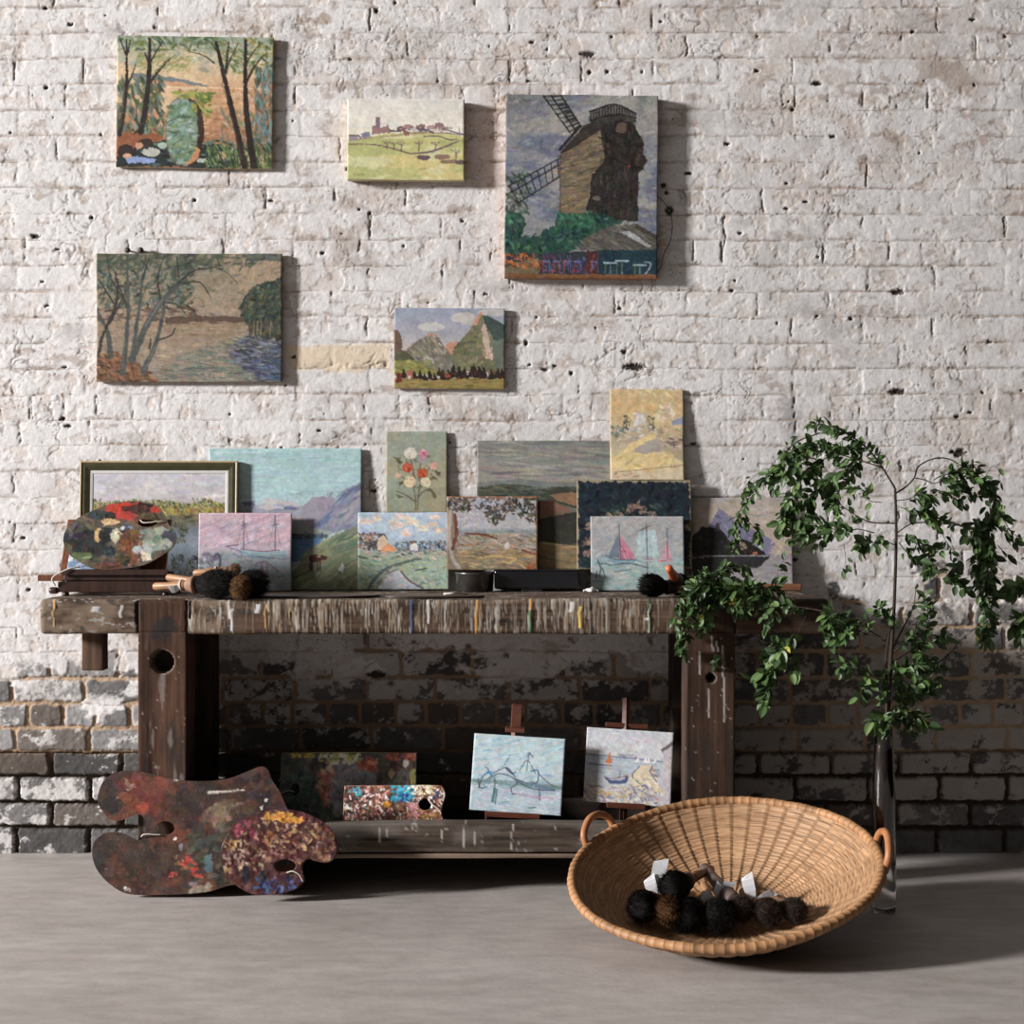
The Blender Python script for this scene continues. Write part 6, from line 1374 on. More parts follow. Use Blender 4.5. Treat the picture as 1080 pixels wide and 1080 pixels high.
def box_easel():
    t = thing('table_easel', 'dark mahogany box easel at left end of bench', 'easel', (-1.12, -.28, BT))
    q = lambda x, y, yy: np.array(P(x, y, yy))
    yA = -.34
    x0, x1 = P(62, 0, yA).x, P(182, 0, yA).x
    dk = mat_n('dark_mahogany', (.020, .010, .008), (.055, .024, .016), 12, .35, .5, stretch=(6, 1, 1), coat=.2)
    m = MB(); m.box(((x0 + x1) / 2, yA, BT + .026), (x1 - x0, .022, .030), bev=.002); m.box(((x0 + x1) / 2, yA + .16, BT + .026), (x1 - x0, .022, .030), bev=.002)
    for x in (x0 + .011, x1 - .011): m.box((x, yA + .08, BT + .026), (.022, .16, .030), bev=.002)
    obj('base_frame', m.mesh('base_frame'), dk, t, True)
    for x in (x0 + .02, x1 - .02):
        for y in (yA, yA + .16):
            m = MB().lathe([(0, 0), (.008, 0), (.010, .004), (.008, .0115), (0, .0115)], (x, y, BT), 14); obj('foot', m.mesh('foot', True), dk, t, True)
    m = MB(); R = Matrix.Rotation(-.10, 3, 'X')
    m.box(((x0 + x1) / 2 + .008, yA + .016, BT + .056), (x1 - x0 - .01, .030, .028), R, .003); m.box(((x0 + x1) / 2, yA - .006, BT + .067), (x1 - x0 - .02, .006, .016), R, .0015)
    obj('ledge', m.mesh('ledge'), dk, t, True, label='dark tray ledge')
    # reclining back frame with a thin inset panel
    b0, b1 = P(70, 0, yA + .035).x, P(174, 0, yA + .035).x
    zb, zt = BT + .05, P(0, 549, -.22).z
    y0, y1 = yA + .04, -.215
    n = 3
    def slab(xa, xb, ta, tb, th, off):
        a = math.atan2(y1 - y0, zt - zb); L = math.hypot(y1 - y0, zt - zb)
        c = np.array([(xa + xb) / 2, y0, zb]) + np.array([0, math.sin(a), math.cos(a)]) * L * (ta + tb) / 2 + np.array([0, math.cos(a), -math.sin(a)]) * off
        return c, (xb - xa, th, L * (tb - ta)), Matrix.Rotation(-a, 3, 'X')
    rd = mat_n('red_mahogany', (.11, .036, .018), (.22, .080, .038), 16, .4, .45, stretch=(8, 8, 1), coat=.2)
    m = MB()
    for xa, xb, ta, tb in [(b0 - .02, b0 + .010, 0, 1), (b1 - .03, b1, 0, 1), (b0 + .010, b1 - .03, .90, 1), (b0 + .010, b1 - .03, 0, .1)]:
        c, d, R = slab(xa, xb, ta, tb, .016, 0); m.box(c, d, R, .002)
    obj('back_frame', m.mesh('back_frame'), rd, t, True, label='reddish slanted back frame')
    c, d, R = slab(b0 + .008, b1 - .028, .08, .92, .005, .004); m = MB().box(c, d, R); obj('back_panel', m.mesh('back_panel'), rd, t, True)
    m = MB(); m.tube([(x0 + .05, yA + .06, BT + .035), (b1 - .05, -.17, zt - .05)], .006, 6); obj('stay', m.mesh('stay'), dk, t, True)
    # left arm with white cord and a knob
    m = MB(); m.box((x0 - .030, yA + .03, BT + .050), (.075, .016, .018), bev=.002); obj('arm', m.mesh('arm'), rd, t, True)
    m = MB().lathe([(0, -.012), (.008, -.012), (.010, -.006), (.010, .006), (.008, .012), (0, .012)], (x0 - .012, yA - .006, BT + .016), 14, Matrix.Rotation(math.radians(90), 3, 'Y')); obj('knob', m.mesh('knob', True), dk, t, True)
    m = MB().tube([(x0 - .006, yA - .014, BT + .030), (x0 - .012, yA - .022, BT + .050), (x0 + .004, yA - .018, BT + .064), (x0 + .035, yA - .012, BT + .078), (x0 + .060, yA - .002, BT + .082)], .0022, 6, True, 5); obj('cord', m.mesh('cord', True), mat_n('cotton_string', None, None), t, True)
    # the small sketch standing on it behind the palette
box_easel()
panel((74, 556, 150, 600), -.326, -.262, pic_sketch, 'little blue sketch half hidden behind round palette on the box easel', thick=.004, edge=(170, 160, 150), group='sketches on small easels')
# ------------------------------------------------------------------ the basket
def basket_build():
    Rx, Ry, H, pw = .374, .346, .126, 3.0
    NU, NV = 46 * 9, 190
    th = np.linspace(0, 2 * math.pi, NU, endpoint=False); tv = np.linspace(0, 1, NV) ** .85
    T, S = np.meshgrid(th, tv)
    def surf(T, S, off):
        r = S; z = -H * (1 - r ** pw)
        # arc-friendly radius: steeper towards the rim
        rr = r * (1 - .10 * (1 - r) * r * 2)
        x = Rx * rr * np.cos(T); y = Ry * rr * np.sin(T)
        nx, ny, nz = -np.cos(T) * H * pw * r ** (pw - 1) / Rx, -np.sin(T) * H * pw * r ** (pw - 1) / Ry, np.ones_like(T)
        L = np.sqrt(nx ** 2 + ny ** 2 + nz ** 2)
        return np.stack([x + off * nx / L, y + off * ny / L, z + off * nz / L], -1)
    M = 46
    ph = T / (2 * math.pi) * M
    wob = (fbm(T * 9, S * 5, 5, 2) - .5) * .5
    rowf = S * 78 + wob + .35 * np.sin(T * 3)
    row = np.floor(rowf); fr = rowf - row
    st = np.floor(ph); fs = ph - st
    grp = np.floor((row + (st % 2) * 1.0) / 2)
    over = ((row + st) % 2) * 2 - 1
    bulge = np.sin(math.pi * fs) ** .7
    strand = np.sin(math.pi * fr) ** .6
    colj = _h(row, st * 0, 3)
    fade = sst(.04, .16, S)
    # wide stakes show as smooth vertical ribs; the strands bow out between them
    lift = (.0034 * (1 - fs) ** 1.5 * sst(0., .07, fs) + .0010 * bulge * over + .0015 * strand + .0010 * (_h(row, st, 9) - .5)) * fade
    gap = sst(.16, .04, np.minimum(fr, 1 - fr)) * (.35 + .65 * (_h(row, st, 13) > .45)) * sst(.0, .35, bulge)
    seam = sst(.07, .01, np.minimum(fs, 1 - fs))
    C = np.empty(T.shape + (3,)); C[:] = (.385, .225, .120)
    C *= (.80 + .36 * _h(row, np.floor((ph + 7 * _h(row, row * 0, 29)) / 3), 17))[..., None] * (.93 + .14 * colj)[..., None]
    C = mixc(C, (.54, .345, .185), (_h(row, st, 19) > .80) * .35)
    C = mixc(C, (.30, .155, .075), (_h(row, st, 23) > .88) * .45)
    C *= (.80 + .4 * fbm(T * 4, S * 4, 25, 3))[..., None]
    C = mixc(C, (.10, .05, .026), gap * .8 * fade)
    C = mixc(C, (.17, .090, .045), seam * .38 * fade)
    Vi = surf(T, S, .0045 + lift)
    Vo = surf(T, S, -.0045) - (surf(T, S, .001) - surf(T, S, 0)) / .001 * (.0028 * bulge * (.65 - .35 * over) + .0016 * strand)[..., None] * fade[..., None]
    idx = np.arange(NU * NV).reshape(NV, NU); nx = np.roll(idx, -1, 1)
    Q = np.stack([idx[:-1], nx[:-1], nx[1:], idx[1:]], -1).reshape(-1, 4)
    n = NU * NV
    top = np.stack([idx[-1], nx[-1], nx[-1] + n, idx[-1] + n], -1)
    V = np.vstack([Vi.reshape(-1, 3), Vo.reshape(-1, 3)])
    me = mesh_np('bowl', V, [np.vstack([Q, Q[:, ::-1] + n, top])], np.vstack([C.reshape(-1, 3), C.reshape(-1, 3) * .9]), True)
    # orientation: rim plane tipped to the camera and a little to the left, then set down on the floor
    R = Matrix.Rotation(math.radians(6.5), 3, 'Y').inverted() @ Matrix.Rotation(math.radians(BTILT), 3, 'X')
    Rn = np.array(R)
    zmin = (V @ Rn.T)[:, 2].min()
    loc = Vector((BX, BY, -zmin + .0005))
    t = thing('basket', 'wide shallow round wicker basket tipped forward on the concrete floor', 'basket', loc, R.to_euler())
    obj('bowl', me, mat_vc('cane', .55, .35, .25, 320, .0006), t)
    # rim: fat hoop wrapped with cane
    m = MB(); k = 900; a = np.linspace(0, 2 * math.pi, k, endpoint=False)
    wr = a / (2 * math.pi) * 52
    rad = .0112 + .0011 * np.sin(wr * 2 * math.pi) ** 4 + .0006 * np.sin(a * 31)
    ctr = np.stack([(Rx + .003) * np.cos(a), (Ry + .003) * np.sin(a), .004 + .002 * np.sin(a * 5)], -1)
    nrm = np.stack([np.cos(a), np.sin(a), 0 * a], -1); ang = np.linspace(0, 2 * math.pi, 12, endpoint=False)
    V = ctr[:, None] + rad[:, None, None] * (np.cos(ang)[None, :, None] * nrm[:, None] + np.sin(ang)[None, :, None] * np.array([0, 0, 1.])[None, None])
    idx = np.arange(k * 12).reshape(k, 12)
    Q = np.stack([idx, np.roll(idx, -1, 0), np.roll(np.roll(idx, -1, 0), -1, 1), np.roll(idx, -1, 1)], -1).reshape(-1, 4)
    band = np.floor(wr); c = np.array((.37, .195, .090)) * (.75 + .5 * _h(band, band * 0, 5))[:, None] * (.9 + .2 * vn(a * 200, a * 0, 3))[:, None]
    bnd = sst(.72, .92, np.sin(wr * 2 * math.pi) ** 4)
    c = c * (1 - bnd[:, None] * .45)
    obj('rim', mesh_np('rim', V.reshape(-1, 3), Q, np.repeat(c, 12, 0), True), mat_vc('cane', None), t)
    cane = mat_n('handle_cane', (.30, .115, .048), (.42, .19, .085), 20, .45, .4)
    for a0, sc_ in ((math.radians(139), 1.0), (math.radians(-3), .8)):
        c = np.array([(Rx + .006) * math.cos(a0), (Ry + .006) * math.sin(a0), .0]); tg = np.array([-math.sin(a0), math.cos(a0), 0]); out = np.array([math.cos(a0) * .35, math.sin(a0) * .35, .94])
        if sc_ < 1: out = np.array([math.cos(a0) * .30, math.sin(a0) * .30, .95])
        w = .055; hh = .055
        pts = [c + tg * w * 1.05 - out * .012, c + tg * w + out * hh * .55, c + tg * w * .5 + out * hh * .97, c + out * hh * 1.08, c - tg * w * .5 + out * hh * .97, c - tg * w + out * hh * .55, c - tg * w * 1.05 - out * .012]
        m = MB().tube(pts, .0095, 10, True, 6); obj('handle', m.mesh('handle', True), cane, t)
    bpy.context.view_layer.update()
    return t, surf, R, loc
BTILT, BX, BY = 16.2, .523, -.92
basket, bsurf, BR, BLOC = basket_build()
_gT, _gS = np.meshgrid(np.linspace(0, 2 * math.pi, 720), np.linspace(0, 1, 220))
_bw = bsurf(_gT, _gS, .008).reshape(-1, 3) @ np.array(BR).T + np.array(BLOC)
_bn = (bsurf(_gT, _gS, .001) - bsurf(_gT, _gS, 0)).reshape(-1, 3) / .001 @ np.array(BR).T
def bowl_at(px, py):
    """the point of the bowl's inside seen at a pixel, and the normal there (the far one of two hits)"""
    d = D + _bw[:, 1]
    e = np.hypot(540 + F * _bw[:, 0] / d - px, 540 - F * (_bw[:, 2] - EYE) / d - py)
    ok = np.where(e < 3.5)[0]
    k = ok[np.argmax(_bw[ok, 1])] if len(ok) else np.argmin(e)
    return Vector(_bw[k]), Vector(_bn[k]).normalized()

# ------------------------------------------------------------------ brushes
HAIR = {'black': ((.005, .0045, .0045), (.014, .011, .010)), 'brown': ((.075, .038, .017), (.20, .105, .048)), 'tan': ((.10, .055, .030), (.22, .13, .075)), 'umber': ((.018, .012, .010), (.05, .034, .026))}
def mop_brush(head, tail, R, hair, label, hl=None, r_handle=.011, handle=((.36, .19, .09), (.46, .26, .13)), ferrule=((.08, .05, .035), (.16, .10, .07)), tagged=None, seed=1, group='mop brushes', n=1500, fer_c=None):
    """head: centre of the bristle tuft; tail: far end of the handle; R: tuft radius"""
    head, tail = Vector(head), Vector(tail)
    ax = (head - tail).normalized()
    L = (head - tail).length
    t = thing('paint_brush', label, 'brush', tail, ax.to_track_quat('X', 'Z').to_euler(), group)
    hl = hl or R * 2.1
    x0 = L - hl * .55                       # where the bristles leave the ferrule
    hw = mat_n('brush_handle_%d' % (abs(hash(handle)) % 9973), handle[0], handle[1], 18, .45, .4, stretch=(1, 8, 8))
    fl = min(R * 1.1, .03)
    m = MB().lathe([(0, 0), (r_handle * .6, .001), (r_handle * .85, .006), (r_handle * .8, (x0 - fl) * .4), (r_handle * 1.1, x0 - fl - .01), (r_handle * .95, x0 - fl + .006), (0, x0 - fl + .006)], n=14, R=Matrix.Rotation(math.radians(90), 3, 'Y'))
    obj('handle', m.mesh('handle', True), hw, t)
    rr = R * .62
    pr = [(r_handle * .9, x0 - fl)] + [(r_handle + (rr - r_handle) * k / 6 + (.0012 if k % 2 else 0), x0 - fl + fl * k / 6) for k in range(1, 7)] + [(rr * .9, x0 + .004), (0, x0 + .004)]
    m = MB().lathe(pr, n=18, R=Matrix.Rotation(math.radians(90), 3, 'Y'))
    obj('ferrule', m.mesh('ferrule', True), mat_n('ferrule_%d' % (abs(hash(ferrule)) % 9973), ferrule[0], ferrule[1], 60, .6, .3), t)
    # tuft: a soft core plus several hundred separate hairs
    rs = np.random.RandomState(seed); m = MB()
    k = 26; u = np.linspace(0, math.pi, 15); a = np.linspace(0, 2 * math.pi, k, endpoint=False)
    U, A = np.meshgrid(u, a, indexing='ij')
    nzv = 1 + (vn(A * 5, U * 5, seed) - .5) * .16
    sx = x0 + hl * (.5 - .5 * np.cos(U)) * .93
    prof = R * .88 * np.sin(U) ** .6 * (.62 + .38 * sst(0, .45, (sx - x0) / hl))
    V = np.stack([sx, prof * np.cos(A) * nzv, prof * np.sin(A) * nzv], -1).reshape(-1, 3)
    idx = np.arange(15 * k).reshape(15, k); nx = np.roll(idx, -1, 1)
    c0, c1 = map(np.array, HAIR[hair])
    m.add(V, np.stack([idx[:-1], nx[:-1], nx[1:], idx[1:]], -1).reshape(-1, 4), col=np.repeat(c0[None] * .8 + c1[None] * .2, len(V), 0) * (.7 + .6 * rs.rand(len(V), 1)))
    tu = np.arccos(1 - 2 * rs.rand(n) ** .8) ; ta = rs.rand(n) * 2 * math.pi
    for i in range(n):
        uu, aa = tu[i], ta[i]
        s = x0 + hl * (.5 - .5 * math.cos(uu)) * .93; pf = R * .88 * math.sin(uu) ** .6 * (.62 + .38 * float(sst(0, .45, (s - x0) / hl)))
        p = np.array([s, pf * math.cos(aa), pf * math.sin(aa)])
        d = np.array([.8 + .3 * (s - x0) / hl, .40 * math.cos(aa) * math.sin(uu), .40 * math.sin(aa) * math.sin(uu)]) + rs.normal(size=3) * .13
        d /= np.linalg.norm(d); ln = R * rs.uniform(.35, .65)
        q = np.cross(d, rs.normal(size=3)); q /= np.linalg.norm(q) + 1e-9; q2 = np.cross(d, q); w = .0005
        p0 = p - d * ln * .5; mid = p + d * ln * .2
        bend = rs.normal(size=3) * ln * .1
        Vh = [p0 + q * w, p0 - q * w * .5 + q2 * w, p0 - q * w * .5 - q2 * w, mid + q * w * .8 + bend * .3, mid - q * w * .4 + q2 * w * .8 + bend * .3, mid - q * w * .4 - q2 * w * .8 + bend * .3, p + d * ln * .8 + bend]
        cc = c0 + (c1 - c0) * rs.rand()
        m.add(Vh, [[0, 1, 4, 3], [1, 2, 5, 4], [2, 0, 3, 5]], [[3, 4, 6], [4, 5, 6], [5, 3, 6]], np.repeat(cc[None], 7, 0))
    obj('bristles', m.mesh('bristles', False), mat_vc('bristle', .85, .12), t)
    if tagged:
        # paper label tied on with string: folded strips that stick up from the handle
        x = x0 - fl - .012
        m = MB(); Ri = np.array(t.rotation_euler.to_matrix().inverted())
        for (dx, dz, dy, sx_, tw) in tagged:
            # in world axes: start at the handle, run along (dx, dy, dz), width across
            d = np.array([dx, dy, dz]); ln = np.linalg.norm(d); d /= ln
            wv = np.cross(d, [0, 1, 0.15]); wv /= np.linalg.norm(wv)
            nn = np.cross(d, wv)
            rows = []
            for k_, f_ in enumerate(np.linspace(0, 1, 6)):
                wd = sx_ * (.25 + .75 * min(1, f_ * 2.2)) / 2
                b = nn * .006 * math.sin(f_ * 3 + tw) + wv * .004 * math.sin(f_ * 2.5 + tw)
                c = np.array([0, 0, 0]) + d * ln * f_ + b
                sl = .010 * (1 if k_ == 5 else 0)
                rows += [c - wv * wd + nn * .0004, c + wv * wd + nn * .0004 - d * sl, c + wv * wd - nn * .0004 - d * sl, c - wv * wd - nn * .0004]
            V = np.array(rows) @ Ri.T + np.array([x, 0, 0])
            Q = [[i * 4 + j, i * 4 + (j + 1) % 4, (i + 1) * 4 + (j + 1) % 4, (i + 1) * 4 + j] for i in range(5) for j in range(4)] + [[0, 3, 2, 1], [20, 21, 22, 23]]
            m.add(V, Q)
        obj('paper_tag', m.mesh('paper_tag'), mat_n('white_paper', (.66, .66, .68), (.74, .74, .76), 40, .8), t)
        a = np.linspace(0, 2 * math.pi * 3, 40); r = r_handle * 1.12 + .0012
        m = MB().tube(np.stack([x + .006 * (a / a[-1] - .5), r * np.cos(a), r * np.sin(a)], -1), .0011, 5)
        obj('string', m.mesh('string', True), mat_n('cotton_string', None, None), t)
    return t
OAK = ((.27, .14, .07), (.38, .205, .105)); GREY = ((.085, .062, .052), (.14, .10, .085)); DKW = ((.16, .075, .035), (.25, .12, .06))
GB = 'mop brushes piled in the basket'
def in_bowl(hpx, tpx, R, hair, label, lift=0., tlift=.014, **k):
    R = R * 1.1
    p, n = bowl_at(*hpx); q, n2 = bowl_at(*tpx)
    return mop_brush(p + n * (R * 1.12 + lift), q + n2 * tlift, R, hair, label, group=GB, **k)
in_bowl((672, 978), (706, 944), .038, 'black', 'black mop brush at left end of the basket pile', handle=OAK, seed=11, tagged=[(-.020, .055, .0, .030, .3), (.012, .095, .01, .036, 1.)])
in_bowl((698, 987), (716, 950), .033, 'brown', 'ginger brown mop brush between black ones in the basket', lift=.018, seed=12, handle=OAK)
in_bowl((724, 989), (748, 945), .041, 'black', 'black mop brush at front of the basket, below the raised one', seed=14, handle=DKW)
in_bowl((708, 975), (752, 938), .037, 'black', 'black mop brush lying on top of the pile with two paper tags behind', lift=.050, tlift=.055, seed=13, handle=DKW, r_handle=.012)
in_bowl((760, 990), (742, 940), .041, 'black', 'black mop brush at front middle of the basket with white tag', seed=15, handle=OAK, tagged=[(-.02, .025, .0, .026, .5)])
in_bowl((783, 984), (741, 936), .030, 'umber', 'thick grey-handled mop brush lying diagonally in the basket', lift=.02, tlift=.055, seed=16, handle=GREY, ferrule=GREY, r_handle=.018, tagged=[(-.03, .02, -.01, .030, .2), (.012, .03, -.01, .028, 1.)])
in_bowl((815, 984), (783, 948), .033, 'umber', 'dark mop brush tied with white ribbon right of the grey-handled one', seed=17, handle=DKW, lift=.006, tagged=[(-.022, .07, .0, .030, .6), (.05, .028, -.01, .020, 1.2), (-.05, .0, -.01, .026, .1)])
in_bowl((843, 977), (805, 950), .028, 'umber', 'small dark mop brush at right end of the basket pile', seed=18, handle=DKW, ferrule=((.08, .045, .03), (.13, .08, .05)), hl=.075)
# on the bench
GBB = 'mop brushes lying on the bench'
def on_bench(hpx, hy, tpx, ty, R, hair, label, lift=0., tl=.010, **k):
    h = P(hpx, 0, hy); t = P(tpx, 0, ty)
    return mop_brush((h.x, hy, BT + R * .96 + lift), (t.x, ty, BT + tl), R, hair, label, group=GBB, **k)
on_bench(229, -.478, 162, -.41, .043, 'black', 'black mop brush on bench edge nearest the box easel', seed=21, handle=OAK, r_handle=.013, ferrule=((.20, .11, .07), (.28, .17, .11)), hl=.125, tagged=[(-.035, -.010, -.02, .020, .3)], tl=.03)
on_bench(252, -.492, 176, -.385, .034, 'brown', 'ginger mop brush on bench between two black ones', seed=22, handle=OAK, r_handle=.012, hl=.055, tl=.055, lift=.0, ferrule=((.30, .17, .09), (.38, .22, .12)))
on_bench(266, -.435, 196, -.36, .041, 'black', 'black mop brush on bench in front of pink boats sketch', seed=23, handle=OAK, r_handle=.011, hl=.10, tl=.03)
on_bench(247, -.405, 204, -.385, .019, 'tan', 'small round tan brush resting on top of the bench brushes', seed=24, handle=OAK, r_handle=.012, hl=.034, lift=.058, tl=.066, n=700, ferrule=((.20, .12, .08), (.28, .18, .12)), tagged=[(-.004, -.026, -.006, .012, .5)])
on_bench(688, -.40, 748, -.33, .034, 'black', 'black mop brush on bench in front of the white sail sketch', seed=25, handle=DKW, r_handle=.011, hl=.085, ferrule=((.012, .010, .010), (.03, .024, .022)))
on_bench(716, -.33, 705, -.47, .034, 'black', 'black mop brush beside plant leaves with orange wooden handle', seed=26, handle=((.42, .10, .035), (.52, .14, .05)), r_handle=.013, tl=.085, hl=.07, ferrule=((.03, .02, .02), (.06, .045, .04)))

# ------------------------------------------------------------------ vase and branch
VX, VY = P(932, 0, -.69).x, -.69
def vase():
    t = thing('vase', 'tall slim glass vase of dark water on floor behind the basket', 'vase', (VX, VY, 0))
    H = .487
    prof = [(0, .0005), (.026, .0005), (.030, .004), (.0315, .02), (.0315, .20), (.0305, .30), (.0255, .42), (.0215, H - .004), (.0205, H), (.0190, H - .003), (.0230, .42), (.0278, .30), (.0288, .20), (.0288, .135), (.027, .126), (0, .124)]
    g = bpy.data.materials.new('clear_glass'); g.use_nodes = True; b = g.node_tree.nodes['Principled BSDF']
    b.inputs['Transmission Weight'].default_value = 1; b.inputs['Roughness'].default_value = .02; b.inputs['IOR'].default_value = 1.48; b.inputs['Base Color'].default_value = (.88, .88, .87, 1)
    obj('glass_body', MB().lathe(prof, (VX, VY, 0), 48).mesh('glass_body', True), g, t, True)
    wp = [(0, .1265), (.0255, .1285), (.0274, .136), (.0274, .20), (.0264, .30), (.0222, .42), (.0190, .462), (0, .463)]
    w = mat_n('dark_water', (.020, .011, .007), (.045, .022, .012), 9, .05, .5, trans=.45, bump=0)
    w.node_tree.nodes['Principled BSDF'].inputs['IOR'].default_value = 1.33
    obj('water', MB().lathe(wp, (VX, VY, 0), 48).mesh('water', True), w, t, True)
vase()
